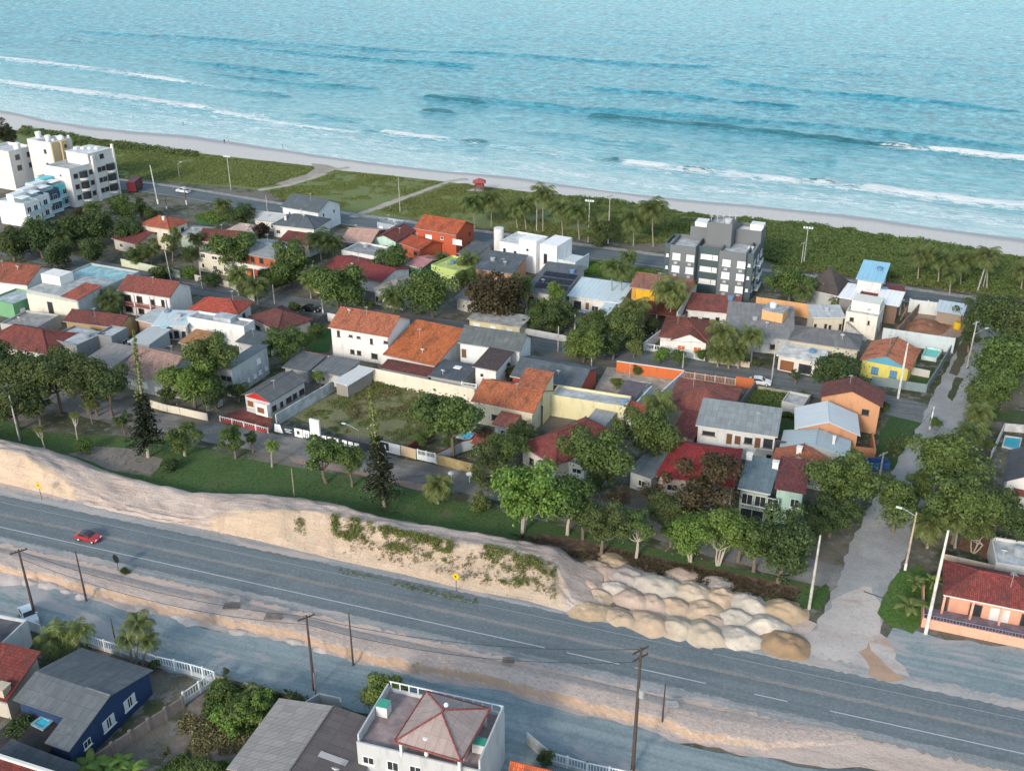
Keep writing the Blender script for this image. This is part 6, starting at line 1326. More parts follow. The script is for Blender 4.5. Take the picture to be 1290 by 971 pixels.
pool('swimming_pool', 'bright turquoise pool behind the crown of the flat topped street tree', [(574, 550), (590, 554), (600, 545), (584, 541)], 0.05, (0.6, 0.62, 0.62), (0.06, 0.45, 0.56))
house('shed', 'small red tiled garden shed beside the bright turquoise pool', 'shed', (593, 558), (612, 563), 4, 2.6, 'gx', 0.9, (T, (0.3, 0.08, 0.06)), (0.5, 0.5, 0.5))
# ================================================================ sand heaps
SC = {'ochre': (0.46, 0.34, 0.215), 'cream': (0.53, 0.435, 0.325), 'white': (0.54, 0.475, 0.395), 'pink': (0.50, 0.375, 0.295), 'tan': (0.53, 0.395, 0.275), 'brown': (0.31, 0.21, 0.125), 'grey': (0.41, 0.35, 0.315)}
HEAPS = [(742, 774, 24, 'ochre', 'round ochre sand heap at the road end of the embankment', 0.9), (784, 784, 20, 'tan', 'tan sand heap second along the front row from the embankment', 1), (818, 790, 26, 'tan', 'broad tan sand heap third along the front row', 1), (852, 796, 24, 'cream', 'cream sand heap at the middle of the front row', 1), (888, 804, 27, 'cream', 'broad cream sand heap left of the white one in the front row', 1), (931, 809, 25, 'white', 'whitish sand heap in the front row beside the brown mound', 1), (988, 816, 28, 'brown', 'dark brown sand mound at the street corner', 1.15),
 (741, 742, 19, 'pink', 'pinkish sand heap against the end of the embankment', 1), (753, 724, 20, 'pink', 'pinkish sand heap in the back row nearest the embankment', 1), (776, 747, 17, 'white', 'chalky white sand heap in the middle rows near the embankment', 1.25), (753, 757, 16, 'tan', 'small tan sand heap behind the round ochre one', 1), (797, 758, 22, 'pink', 'pinkish sand heap just right of the chalky one', 1), (823, 765, 19, 'pink', 'pinkish sand heap behind the broad tan front heap', 1), (790, 731, 24, 'grey', 'greyish churned sand heap in the back row', 0.9), (828, 743, 27, 'white', 'large pale sand heap with a cracked top in the back row', 1.2), (850, 768, 19, 'tan', 'tan pink sand heap in the centre of the pile field', 1.1), (873, 752, 23, 'cream', 'cream sand heap in the back row right of the large pale one', 1.1), (886, 773, 22, 'tan', 'tan sand heap right of centre in the middle row', 1.1), (895, 785, 15, 'pink', 'low pinkish sand heap wedged behind the front row', 0.9), (909, 759, 22, 'tan', 'tan sand heap in the back row next to the bright white one', 1.1), (925, 783, 21, 'white', 'white sand heap in the middle row by the street side', 1.1), (944, 767, 24, 'white', 'bright white sand heap in the back row', 1.2), (966, 795, 25, 'white', 'white sand heap right behind the brown mound', 1.15), (986, 775, 25, 'ochre', 'ochre sand heap nearest the street at the back', 1.1), (770, 712, 18, 'ochre', 'low ochre sand bank along the lawn edge', 0.7), (860, 729, 17, 'pink', 'low pinkish spill of sand at the lawn edge', 0.6), (905, 742, 18, 'grey', 'low grey spill of sand behind the back row', 0.6)]
for k, (px, py, r_, c_, lab, hs) in enumerate(HEAPS):
    s_ = ppm(py); rm_ = r_ / s_ * 1.12
    mound_thing('sand_heap', lab, px, py - 5, rm_ * 1.22, rm_ * 0.98, rm_ * 0.36 * hs, -0.5 + R.uniform(-0.3, 0.3), M('sand', SC[c_]), 'sand heap', 'dumped sand heaps', seed=k + 20, rough=0.13, pw=2.4)
SP = [(12, 727, 26), (36, 733, 12), (60, 738, 13), (84, 745, 9), (102, 752, 9), (185, 768, 15), (238, 782, 17), (224, 776, 9), (300, 796, 12), (372, 808, 13), (405, 818, 12)]
SPL = ['widest flat spill at the western end', 'rounded spill by the tall leaning pole', 'pale spill just past the tall leaning pole', 'tiny spill before the bare post', 'small spill at the foot of the bare post', 'low spill opposite the tall garden palm', 'long spill opposite the white railing corner', 'short spill before the long one', 'spill with broken edge above the weedy plot', 'orange edged spill beside the middle pole', 'last spill before the dirt bend']
for (px, py, r_), l_ in zip(SP, SPL):
    rm_ = r_ / ppm(py); mound_thing('sand_spill', 'pale sand ' + l_ + ' on the gravel road edge', px, py, rm_ * 1.1, rm_ * 0.75, 0.28, -0.32, M('sand', (0.52, 0.45, 0.41)), 'sand spill', 'sand spills along the gravel road', seed=k, rough=0.04)
    k += 1
# debris lying on the sandy strip
for (px, py, l_) in ((296, 762, 'flat pale'), (292, 770, 'broken dark'), (345, 783, 'grey tilted'), (640, 838, 'small brown'), (845, 894, 'little white')):
    p = at(px, py); mb = MB(); rr = R.uniform(0.6, 1.1)
    for q in range(3): mb.slab([(-rr * 1.2 + q * .2, -rr * .5, .12 + q * .1), (rr + q * .1, -rr * .6, .1 + q * .1), (rr * 1.1, rr * .5, .2 + q * .1), (-rr, rr * .4, .3 + q * .1)], .08)
    o = mb.build('rubble_slab', M('conc', (0.36, 0.36, 0.36) if 'pale' in l_ or 'white' in l_ else (0.16, 0.14, 0.13))); o.location = (p.x, p.y, 0.7); tag(o, l_ + ' slab of rubble lying on the sandy strip', 'rubble', 'rubble on the sandy strip')

# ================================================================ poles
CONC = M('conc', (0.40, 0.39, 0.37)); WOOD = M('bark', (0.075, 0.06, 0.055)); STEEL = M('paint', (0.35, 0.37, 0.39))
def pole(name, label, px, py, top, mat, r=0.15, cross=0, arm=None, box=False, base=None, cat='utility pole', group=None, lamp=None, lean=0.0, painted=None):
    p = at(px, py); h = height_for(p, top); t_ = thing(name, label, cat, V((p.x, p.y, 0)), group); tp = p + V((lean, 0, h))
    mb = MB(); mb.tube([p, p.lerp(tp, 0.5), tp], [r * 1.25, r, r * 0.7], 8); mb.build('shaft', mat, t_)
    if cross:
        for k in range(cross):
            z = h - 0.35 - k * 1.0; mb = MB(); c = p.lerp(tp, z / h); d = (WX * 0.6 + WY * 0.8); mb.box(c - d * 1.1 - V((0, 0, 0.08)), d * 2.2, V((-d.y, d.x, 0)) * 0.14, (0, 0, 0.14)); 
            for q in (-0.9, -0.4, 0.4, 0.9): mb.tube([c + d * q + V((0, 0, 0.06)), c + d * q + V((0, 0, 0.32))], [0.07, 0.05], 6)
            mb.build('crossarm', mat if mat is not CONC else M('bark', (0.3, 0.28, 0.26)), t_)
    if arm:
        d = V((math.cos(arm[0]), math.sin(arm[0]), 0)); c = p.lerp(tp, arm[2] if len(arm) > 2 else 0.93); mb = MB()
        e = c + d * arm[1] + V((0, 0, 0.7)); mb.tube([c, c + d * arm[1] * 0.6 + V((0, 0, 0.55)), e], 0.05, 5); mb.build('lamp_arm', STEEL, t_)
        mb = MB(); mb.box(e - d * 0.2 - V((0, 0, 0.08)) - V((-d.y, d.x, 0)) * 0.16, d * 0.8, V((-d.y, d.x, 0)) * 0.32, (0, 0, 0.16)); mb.build('lamp_head', M('paint', (0.6, 0.61, 0.62)), t_)
    if box:
        mb = MB(); c = p.lerp(tp, 0.66); mb.tube([c + V((0.35, -0.3, -0.5)), c + V((0.35, -0.3, 0.6))], 0.32, 10); mb.build('transformer', M('paint', (0.3, 0.31, 0.32)), t_)
    if painted:
        mb = MB(); mb.tube([p, p + V((0, 0, painted))], r * 1.32, 8); mb.build('painted_foot', M('paint', (0.7, 0.7, 0.7)), t_)
    if lamp == 'flood':
        mb = MB(); mb.box(tp - WX * 1.2 - V((0, 0, 0.1)), WX * 2.4, WY * 0.2, (0, 0, 0.15)); mb.build('crossarm', STEEL, t_)
        for k in range(4):
            mb = MB(); mb.box(tp + WX * (-1.15 + k * 0.65) - WY * 0.3 + V((0, 0, 0.06)), WX * 0.45, WY * 0.5, (0, 0, 0.4)); mb.build('floodlight', M('paint', (0.6, 0.62, 0.63)), t_)
    return t_
pole('utility_pole', 'tall dark wooden pole with crossarm at the edge of the nearest road', 797, 970, 816, WOOD, 0.2, 2, box=True)
pole('utility_pole', 'dark wooden pole leaning over the parked white car', 45, 779, 692, WOOD, 0.17, 1)
pole('utility_pole', 'dark wooden pole with crossarm beside the weedy plot', 396, 869, 775, WOOD, 0.17, 1)
pole('post', 'bare dark post on the sandy strip by the small spill', 109, 757, 694, WOOD, 0.12, cat='post')
pole('post', 'bare dark post on the sandy strip at the dirt bend', 445, 838, 772, WOOD, 0.11, cat='post')
pole('post', 'slim bare post on the sandy strip behind the tall road pole', 834, 912, 861, WOOD, 0.1, cat='post', lamp=None)
pole('utility_pole', 'pale concrete pole standing by the pink terrace wall', 1166, 798, 668, M('conc', (0.6, 0.59, 0.57)), 0.2)
pole('street_lamp', 'brown pole with a curved lamp arm beside the banana plants', 1140, 718, 645, M('conc', (0.42, 0.36, 0.3)), 0.15, arm=(2.6, 2.2), painted=1.2, cat='street lamp')
pole('utility_pole', 'concrete pole at the lawn corner by the sand heaps', 1019, 767, 674, CONC, 0.18)
pole('utility_pole', 'pole with a wide crossarm below the blue rubble skip', 1108, 600, 570, CONC, 0.15, 1)
pole('utility_pole', 'tall pale pole rising in front of the yellow cottage', 1131, 502, 432, M('conc', (0.62, 0.6, 0.57)), 0.2)
pole('street_lamp', 'crooked pole with lamp arm beside the soil pit', 1218, 464, 405, CONC, 0.17, 1, arm=(0.5, 3.5, 0.72), cat='street lamp')
pole('post', 'short white post on the lawn at the cobbled corner', 1171, 541, 512, M('conc', (0.62, 0.61, 0.58)), 0.14, cat='post')
pole('utility_pole', 'light pole in front of the white garage house', 972, 479, 430, CONC, 0.15, 1)
pole('lamp_post', 'floodlight mast among the dense shrubs by the beach', 1012, 334, 288, CONC, 0.15, lamp='flood', cat='lamp post')
pole('utility_pole', 'thin pole next to the floodlight mast in the shrubs', 1009, 336, 305, CONC, 0.12, 1)
pole('lamp_post', 'floodlight mast by the beach road near the dense palm', 741, 305, 254, CONC, 0.15, lamp='flood', cat='lamp post')
pole('utility_pole', 'tall pole with crossarm behind the beach palms', 766, 307, 246, CONC, 0.15, 1)
pole('utility_pole', 'thin pole beside the tallest beach palm', 676, 292, 233, CONC, 0.12)
pole('lamp_post', 'leaning floodlight mast at the eastern end of the beach road', 1231, 368, 327, CONC, 0.16, lamp='flood', cat='lamp post', lean=0.8)
pole('lamp_post', 'second floodlight mast beside the leaning one', 1238, 364, 331, CONC, 0.12, lamp='flood', cat='lamp post')
pole('lamp_post', 'floodlight mast on the grass dune beside the car park', 291, 239, 198, CONC, 0.15, lamp='flood', cat='lamp post')
pole('utility_pole', 'slanting concrete pole near the curved balconies', 199, 257, 208, M('conc', (0.5, 0.49, 0.47)), 0.2, painted=1.5, lean=-0.6)
pole('street_lamp', 'small lamp on the dune grass near the white apartments', 226, 223, 206, CONC, 0.1, arm=(0.3, 0.8), cat='street lamp')
pole('utility_pole', 'short pole with a white foot by the white parked pickup', 235, 258, 240, WOOD, 0.15, painted=1.5)
pole('post', 'short dark post beside the car park corner', 210, 263, 247, WOOD, 0.13, cat='post', painted=0.8)
pole('utility_pole', 'pole at the beach path entrance', 504, 267, 222, CONC, 0.12)
pole('utility_pole', 'grey pole in front of the bright white gable house', 337, 268, 246, CONC, 0.12)
pole('utility_pole', 'leaning pole by the lime wall', 216, 356, 309, CONC, 0.13, lean=-0.5)
pole('utility_pole', 'pole in the middle street left of the small palm pair', 255, 364, 335, CONC, 0.14)
pole('utility_pole', 'slim pole between the street palms', 346, 383, 358, CONC, 0.12)
pole('utility_pole', 'white footed pole beside the parked dark car', 407, 394, 371, CONC, 0.15, painted=1.0)
pole('utility_pole', 'pole by the white street wall near the pale willow', 703, 443, 411, CONC, 0.15)
pole('utility_pole', 'short pale pole on the street by the solar house', 724, 415, 396, M('conc', (0.6, 0.6, 0.58)), 0.14)
pole('utility_pole', 'pale pole at the yellow fence of the middle street', 745, 461, 450, M('conc', (0.6, 0.6, 0.58)), 0.13)
pole('utility_pole', 'pole in the orange walled pool yard', 793, 476, 458, CONC, 0.1)
pole('utility_pole', 'pole beside the hedge in front of the orange shutters', 860, 464, 445, CONC, 0.13)
pole('street_lamp', 'grey wooden pole with a leaning lamp arm in front of the vacant lot', 453, 562, 541, M('bark', (0.22, 0.2, 0.17)), 0.1, arm=(2.7, 2.8, 0.95), cat='street lamp')
pole('post', 'plain wooden post at the lawn edge of the embankment', 371, 626, 590, M('bark', (0.3, 0.25, 0.16)), 0.1, cat='post')
pole('utility_pole', 'pole with a lamp behind the first dark tree row', 25, 555, 498, CONC, 0.14)
pole('utility_pole', 'thin pole by the navy house gate', 148, 820, 779, WOOD, 0.1)
pole('post', 'small weathered post where the fence meets the grey brown roof', 399, 884, 847, M('bark', (0.2, 0.17, 0.15)), 0.1, cat='post')

def cable(label, pts, sag, r=0.03):
    mb = MB(); w_ = []
    for (x, y, t0), (x1, y1, t1) in zip(pts, pts[1:]):
        a = at(x, y); a.z = height_for(a, t0) - .15; b = at(x1, y1); b.z = height_for(b, t1) - .15
        for k in range(13): q = k / 12; p = a.lerp(b, q); p.z -= sag * 4 * q * (1 - q); w_.append(p)
    ww = [w_[0]] + [b for a, b in zip(w_, w_[1:]) if (b - a).length > .01]
    mb.tube(ww, r, 4); tag(mb.build('power_cable', M('paint', (0.03, 0.03, 0.03)), uv=False), label, 'cable')
cable('sagging upper cable between the dark wooden poles of the gravel road', [(45, 779, 692), (396, 869, 775), (797, 970, 816)], 1.6)
cable('lower cable hung between the dark wooden poles of the gravel road', [(45, 779, 702), (396, 869, 785), (797, 970, 832)], 2.0)
cable('cable crossing the cobbled street from the lamp pole to the crossarm pole', [(1140, 718, 647), (1108, 600, 572), (1171, 541, 514)], 1.0)
cable('cable from the pale concrete pole to the brown lamp pole', [(1166, 798, 670), (1140, 718, 648)], .8)
cable('cable along the middle street past the green garden', [(255, 364, 337), (407, 394, 373), (703, 443, 413), (972, 479, 432)], 1.0)
cable('cable along the beach road behind the grey apartments', [(504, 267, 224), (676, 292, 236), (766, 307, 249), (1009, 336, 307)], 1.2)

# thin garden lamps on the front street
for px, py, l_ in ((569, 606, 'grey'), (592, 607, 'white')):
    p = at(px, py); t_ = thing('garden_lamp', l_ + ' mushroom shaped garden lamp by the dirt street', 'lamp', V((p.x, p.y, 0)))
    mb = MB(); mb.tube([p, p + V((0, 0, 1.5))], 0.14, 8); mb.build('stem', M('paint', (0.7, 0.71, 0.72) if l_ == 'white' else (0.42, 0.44, 0.45)), t_)
    mb = MB(); mb.tube([p + V((0, 0, 1.45)), p + V((0, 0, 1.6)), p + V((0, 0, 1.85))], [0.6, 0.62, 0.2], 10); mb.build('cap', M('paint', (0.74, 0.75, 0.76) if l_ == 'white' else (0.45, 0.47, 0.48)), t_)

# ================================================================ road signs
def road_sign(label, px, py, top, face, round_=False, sz=0.62):
    p = at(px, py); h = height_for(p, top); t_ = thing('road_sign', label, 'road sign', V((p.x, p.y, 0)))
    mb = MB(); mb.tube([p, p + V((0, 0, h))], 0.05, 6); mb.build('post', M('bark', (0.1, 0.09, 0.08)), t_)
    mb = MB(); n = V((-0.45, -0.89, 0)); d = V((0.89, -0.45, 0)); c = p + V((0, 0, h - sz)) + n * 0.06; k_ = 16 if round_ else 4
    rg = [[c + n * z_ + d * sz * math.cos(2 * math.pi * j / k_) + V((0, 0, sz * (1.25 if round_ else 1.05) * math.sin(2 * math.pi * j / k_))) for j in range(k_)] for z_ in (0, 0.03)]
    mb.poly(rg[1]); mb.poly(rg[0][::-1])
    for j in range(k_): mb.poly([rg[0][j], rg[0][(j + 1) % k_], rg[1][(j + 1) % k_], rg[1][j]])
    mb.build('plate', face, t_, uv=False)
    if not round_:
        mb = MB(); mb.box(c + n * 0.036 - d * 0.08 + V((0, 0, -0.25)), d * 0.16, -n * 0.004, (0, 0, 0.42)); mb.box(c + n * 0.036 - d * 0.25 + V((0, 0, 0.02)), d * 0.3, -n * 0.003, (0, 0, 0.12)); mb.build('symbol', M('paint', (0.03, 0.03, 0.03)), t_, uv=False)
YEL = M('paint', (0.62, 0.46, 0.01))
road_sign('yellow diamond road sign in front of the western sand bank', 53, 630, 607, YEL)
road_sign('yellow diamond road sign below the grassy part of the sand bank', 575, 745, 721, YEL)
road_sign('dark round road sign seen from behind on the sandy verge', 149, 717, 699, M('paint', (0.012, 0.014, 0.018)), True, 0.6)

# ================================================================ cars
def car(name, label, px, py, ang, paint, roof_dark=False, kind='sedan', cat='car'):
    p = at(px, py); t_ = thing(name, label, cat, V((0, 0, 0)))
    L, W_ = 4.4, 1.78
    prof = {'sedan': [(-2.2, .45), (-2.18, .85), (-1.75, .98), (-1.25, 1.38), (-.35, 1.48), (.35, 1.42), (1.0, .98), (1.9, .82), (2.18, .62), (2.2, .35)],
            'pickup': [(-2.5, .5), (-2.5, 1.0), (-.75, 1.02), (-.62, 1.62), (-.1, 1.7), (.5, 1.64), (1.1, 1.05), (2.1, .95), (2.35, .7), (2.4, .45)]}[kind]
    def section(x, z): return 0.5 * W_ * (1 - 0.16 * max(0, (z - 0.9) / 0.6)) * (1 - 0.10 * max(0, abs(x) - 1.6) / 0.6)
    mb = MB(); low = [(x, .32) for x, z in prof]; n = len(prof)
    top = [[V((x, s_ * section(x, z), z)) for x, z in prof] for s_ in (1, -1)]; mid = [[V((x, s_ * section(x, .5) * 1.01, min(.6, z))) for x, z in prof] for s_ in (1, -1)]; bot = [[V((x, s_ * section(x, .3) * .96, .28)) for x, z in prof] for s_ in (1, -1)]
    for k in range(n - 1):
        mb.poly([top[0][k], top[1][k], top[1][k + 1], top[0][k + 1]][::-1])
        for s_, fl in ((0, 1), (1, -1)):
            for a, b in ((top, mid), (mid, bot)): mb.poly([a[s_][k], a[s_][k + 1], b[s_][k + 1], b[s_][k]][::fl])
        mb.poly([bot[0][k], bot[1][k], bot[1][k + 1], bot[0][k + 1]])
    for e in (0, n - 1):
        f_ = 1 if e == 0 else -1
        mb.poly([top[0][e], mid[0][e], mid[1][e], top[1][e]][::f_]); mb.poly([mid[0][e], bot[0][e], bot[1][e], mid[1][e]][::f_])
    mb.build('body', paint, t_)
    G = M('glass'); up = V((0, 0, .012))
    def lift(a, b, q): return a.lerp(b, q)
    i0, i1, i2, i3 = (2, 3, 5, 6)
    for nm, a, b in (('rear_window', i0, i1), ('windscreen', i2, i3)):
        if kind == 'pickup' and nm == 'rear_window': continue
        mb = MB(); A_, B_, C_, D_ = top[0][a], top[1][a], top[1][b], top[0][b]; nn = (B_ - A_).cross(D_ - A_).normalized(); nn = nn if nn.z > 0 else -nn
        c = (A_ + B_ + C_ + D_) / 4; mb.poly([q.lerp(c, .12) + nn * .012 for q in (A_, B_, C_, D_)][::-1]); mb.build(nm, G, t_)
    for s_ in (0, 1):
        mb = MB(); pts = [top[s_][i0 if kind == 'sedan' else 2], top[s_][i1], top[s_][i1 + 1], top[s_][i2], top[s_][i3]]; y = V((0, (1 if s_ == 0 else -1) * .012, 0)); base_z = .98
        low_ = [V((q.x, q.y, q.z)) for q in pts]; c = sum(pts, V()) / 5
        poly = [q.lerp(c, .14) + y for q in pts]; mb.poly(poly if s_ == 1 else poly[::-1]); mb.build('side_window', G, t_)
    if roof_dark:
        mb = MB(); A_, B_, C_, D_ = top[0][3], top[1][3], top[1][5], top[0][5]; m0, m1 = top[0][4], top[1][4]; mb.poly([D_ + up, m0 + up, m1 + up, C_ + up][::1]); mb.poly([m0 + up, A_ + up, B_ + up, m1 + up]); mb.build('roof_panel', M('gloss', (0.015, 0.015, 0.018)), t_)
    if kind == 'pickup':
        mb = MB(); mb.box((-2.38, -.75, 1.004), (1.55, 0, 0), (0, 1.5, 0), (0, 0, .03)); mb.build('load_bed', M('paint', (0.03, 0.035, 0.04)), t_)
    for x in (-1.35, 1.38):
        for s_ in (1, -1):
            mb = MB(); mb.tube([(x, s_ * .70, .33), (x, s_ * .92, .33)], .33, 16); wh = mb.build('wheel', M('paint', (0.02, 0.02, 0.02)), t_)
            mb = MB(); mb.tube([(x, s_ * .90, .33), (x, s_ * .935, .33)], .2, 10); mb.build('rim', M('gloss', (0.55, 0.56, 0.57)), wh)
    for s_ in (1, -1):
        e = prof[-2][0]; mb = MB(); mb.box((e - .14, s_ * .6 - .2, .64), (.17, 0, 0), (0, .4, 0), (0, 0, .13)); mb.build('headlight', M('gloss', (0.7, 0.7, 0.68)), t_)
        e = prof[1][0]; mb = MB(); mb.box((e - .04, s_ * .62 - .16, .7), (.1, 0, 0), (0, .32, 0), (0, 0, .14)); mb.build('tail_light', M('gloss', (0.35, 0.02, 0.02)), t_)
        mb = MB(); mb.box((.72, s_ * .98 - .09, .98), (.14, 0, 0), (0, .18, 0), (0, 0, .13)); mb.build('mirror', paint, t_)
    t_.location = (p.x, p.y, 0.075); t_.rotation_euler = (0, 0, ang); return t_
RDA = math.atan2(rd.y, rd.x)
car('car', 'red hatchback with a black roof driving on the main road', 112, 680, RDA, M('gloss', (0.36, 0.02, 0.03)), True).scale = (.9, .9, .9)
car('car', 'white pickup parked beside the beach road', 231, 243, -0.42 + math.pi, M('gloss', (0.6, 0.62, 0.64)), kind='pickup', cat='pickup')
car('car', 'white car parked behind the gate by the leaning wooden pole', 37, 779, -0.9, M('gloss', (0.62, 0.68, 0.7)))
car('car', 'white car parked beside the short red orange wall', 957, 484, -0.32, M('gloss', (0.66, 0.67, 0.68)))
car('car', 'dark car parked by the dark fence wall in the middle street', 392, 392, -0.3, M('gloss', (0.02, 0.022, 0.025)))
car('car', 'black car parked in the driveway under the yellow orange house', 815, 419, -0.35, M('gloss', (0.02, 0.025, 0.03)))
car('car', 'grey car half hidden in the porch of the white garage house', 1024, 463, -0.3, M('gloss', (0.2, 0.21, 0.22)))
# blue rubble skip near the street corner
p = at(1103, 590); t_ = thing('skip', 'open blue rubble skip near the cobbled street', 'skip', V((p.x, p.y, 0)))
mb = MB()
mb.box(p + V((-2, -1, .2)), (4, 0, 0), (0, .12, 0), (0, 0, 1.4)); mb.box(p + V((-2, .9, .2)), (4, 0, 0), (0, .12, 0), (0, 0, 1.4)); mb.box(p + V((-2, -.875, .2)), (.12, 0, 0), (0, 1.77, 0), (0, 0, 1.4)); mb.box(p + V((1.88, -.875, .2)), (.12, 0, 0), (0, 1.77, 0), (0, 0, 1.4)); mb.build('shell', M('paint', (0.03, 0.1, 0.25)), t_)
mb = MB(); mb.box(p + V((-1.87, -.87, .3)), (3.74, 0, 0), (0, 1.76, 0), (0, 0, .5)); mb.build('floor', M('paint', (0.03, 0.07, 0.16)), t_)

# ================================================================ lifeguard tower
p = at(604, 243); t_ = thing('lifeguard_tower', 'wooden lifeguard tower with a red pyramid roof on the dune', 'lifeguard tower', V((p.x, p.y, 0)))
for sx in (-1, 1):
    for sy in (-1, 1):
        mb = MB(); mb.tube([p + V((sx * 1.5, sy * 1.5, 0)), p + V((sx * 1.3, sy * 1.3, 3.4))], .14, 6); mb.build('leg', M('bark', (0.14, 0.07, 0.06)), t_)
mb = MB(); mb.box(p + V((-1.6, -1.6, 1.9)), (3.2, 0, 0), (0, 3.2, 0), (0, 0, .2)); mb.build('platform', M('bark', (0.2, 0.12, 0.1)), t_)
mb = MB(); mb.box(p + V((-1.3, -1.3, 2.1)), (2.6, 0, 0), (0, 2.6, 0), (0, 0, 1.0)); mb.build('cabin', M('bark', (0.2, 0.08, 0.08)), t_)
mb = MB(); mb.box(p + V((-1.32, -1.32, 3.1)), (2.64, 0, 0), (0, 2.64, 0), (0, 0, .5)); mb.build('window_band', GLASS, t_)
mb = MB(); q = [p + V((a * 2.1, b * 2.1, 3.55)) for a, b in ((-1, -1), (1, -1), (1, 1), (-1, 1))]; ap = p + V((0, 0, 4.9))
for k in range(4): mb.poly([q[k], q[(k + 1) % 4], ap])
mb.poly(q[::-1]); mb.build('roof', M('tile', (0.40, 0.09, 0.10), 0.4), t_)
# red food truck by the white apartments
p = at(171, 240); t_ = thing('food_truck', 'dark red parked trailer beside the curved white apartments', 'trailer', V((p.x, p.y, 0)))
mb = MB(); mb.box(p + V((-1.4, -3.5, .6)), (2.8, 0, 0), (0, 7, 0), (0, 0, 3.0)); mb.build('body', M('paint', (0.10, 0.012, 0.02)), t_)
mb = MB(); mb.box(p + V((-1.3, -3.4, 3.603)), (2.6, 0, 0), (0, 6.8, 0), (0, 0, .12)); mb.build('roof', M('paint', (0.14, 0.03, 0.04)), t_)
mb = MB(); mb.box(p + V((1.401, -2.5, 1.6)), (.04, 0, 0), (0, 3, 0), (0, 0, 1.2)); mb.build('hatch', GLASS, t_)
for y in (-2.2, 2.2):
    for s_ in (-1, 1): mb = MB(); mb.tube([p + V((s_ * 1.1, y, .4)), p + V((s_ * 1.42, y, .4))], .42, 12); mb.build('wheel', M('paint', (0.02, 0.02, 0.02)), t_)

# ================================================================ people walking on the beach
def person(label, px, py, shirt, ang, stride=0.3):
    p = at(px, py)
    me = bpy.data.meshes.new('person'); J = [((0, 0, .92), .15), ((0, 0, 1.15), .15), ((0, 0, 1.4), .17), ((0, 0, 1.52), .065), ((0, 0, 1.6), .10), ((0, 0, 1.72), .09),
        ((.1, 0, .88), .1), ((.12, stride * .6, .48), .07), ((.12, stride * .9, .08), .05), ((.12, stride * .9 + .16, .03), .04), ((-.1, 0, .88), .1), ((-.12, -stride * .3, .48), .07), ((-.12, -stride, .1), .05), ((-.12, -stride + .15, .03), .04),
        ((.2, 0, 1.4), .065), ((.27, -.08, 1.12), .05), ((.28, .05, .86), .04), ((-.2, 0, 1.4), .065), ((-.27, .08, 1.12), .05), ((-.28, .2, .88), .04)]
    E_ = [(0, 1), (1, 2), (2, 3), (3, 4), (4, 5), (0, 6), (6, 7), (7, 8), (8, 9), (0, 10), (10, 11), (11, 12), (12, 13), (2, 14), (14, 15), (15, 16), (2, 17), (17, 18), (18, 19)]
    me.from_pydata([j[0] for j in J], E_, []); o = bpy.data.objects.new('person', me); C.objects.link(o)
    md = o.modifiers.new('skin', 'SKIN')
    for v, j in zip(me.skin_vertices[0].data if me.skin_vertices else [], J): v.radius = (j[1], j[1])
    if not me.skin_vertices:
        bm = bmesh.new(); bm.from_mesh(me); l_ = bm.verts.layers.skin.verify()
        for v, j in zip(bm.verts, J): v[l_].radius = (j[1], j[1])
        bm.verts.ensure_lookup_table(); bm.verts[0][l_].use_root = True; bm.to_mesh(me); bm.free()
    o.modifiers.new('smooth', 'SUBSURF').levels = 1; me.materials.append(M('paint', shirt)); o.location = (p.x, p.y, .04); o.rotation_euler = (0, 0, ang)
    return tag(o, label, 'person', 'people on the beach')
person('person in dark clothes walking near the waterline', 283, 181, (0.05, 0.05, 0.07), 1.0)
person('person in a pale shirt walking just behind the dark clothed one', 288, 182, (0.4, 0.36, 0.32), 1.1)
person('person in dark shorts standing alone at the wet sand', 231, 158, (0.12, 0.07, 0.06), 2.0, .1)
person('lone person in a grey shirt walking on the dry sand', 356, 187, (0.2, 0.2, 0.22), -1.0)
# ================================================================ plants
LEAF = {'dark': (0.057, 0.108, 0.041), 'mid': (0.084, 0.155, 0.046), 'bright': (0.115, 0.236, 0.051), 'olive': (0.149, 0.189, 0.061), 'red': (0.055, 0.031, 0.03), 'brown': (0.065, 0.045, 0.028), 'lime': (0.14, 0.22, 0.05), 'palm': (0.098, 0.149, 0.052), 'palmy': (0.14, 0.185, 0.06), 'dune': (0.18, 0.225, 0.075), 'bankg': (0.15, 0.20, 0.05), 'scrub': (0.098, 0.167, 0.052), 'dry': (0.20, 0.17, 0.09), 'pine': (0.018, 0.035, 0.022), 'vine': (0.16, 0.19, 0.06)}
BARK = M('bark', (0.16, 0.13, 0.105)); PALE = M('bark', (0.40, 0.36, 0.30)); PTR = M('bark', (0.27, 0.24, 0.2))
_cr = {}
def quads_mesh(name, cen, nrm, size, aspect, mat, smooth=False):
    """many leaf cards: centre, facing direction and size of each; every card is folded along its midrib"""
    n = len(cen); nrm = nrm / (np.linalg.norm(nrm, axis=1, keepdims=True) + 1e-9)
    r = NR.normal(0, 1, (n, 3)); a = np.cross(nrm, r); a /= (np.linalg.norm(a, axis=1, keepdims=True) + 1e-9); b = np.cross(nrm, a)
    s = size[:, None]; t = s * aspect
    fold = nrm * s * 0.22
    v = np.stack([cen - a * s, cen - b * t + fold, cen + a * s, cen + b * t + fold], 1)
    f = np.arange(n * 4).reshape(n, 4)
    me = bpy.data.meshes.new(name); fast_mesh(me, v.reshape(-1, 3), f); me.materials.append(mat)
    return me
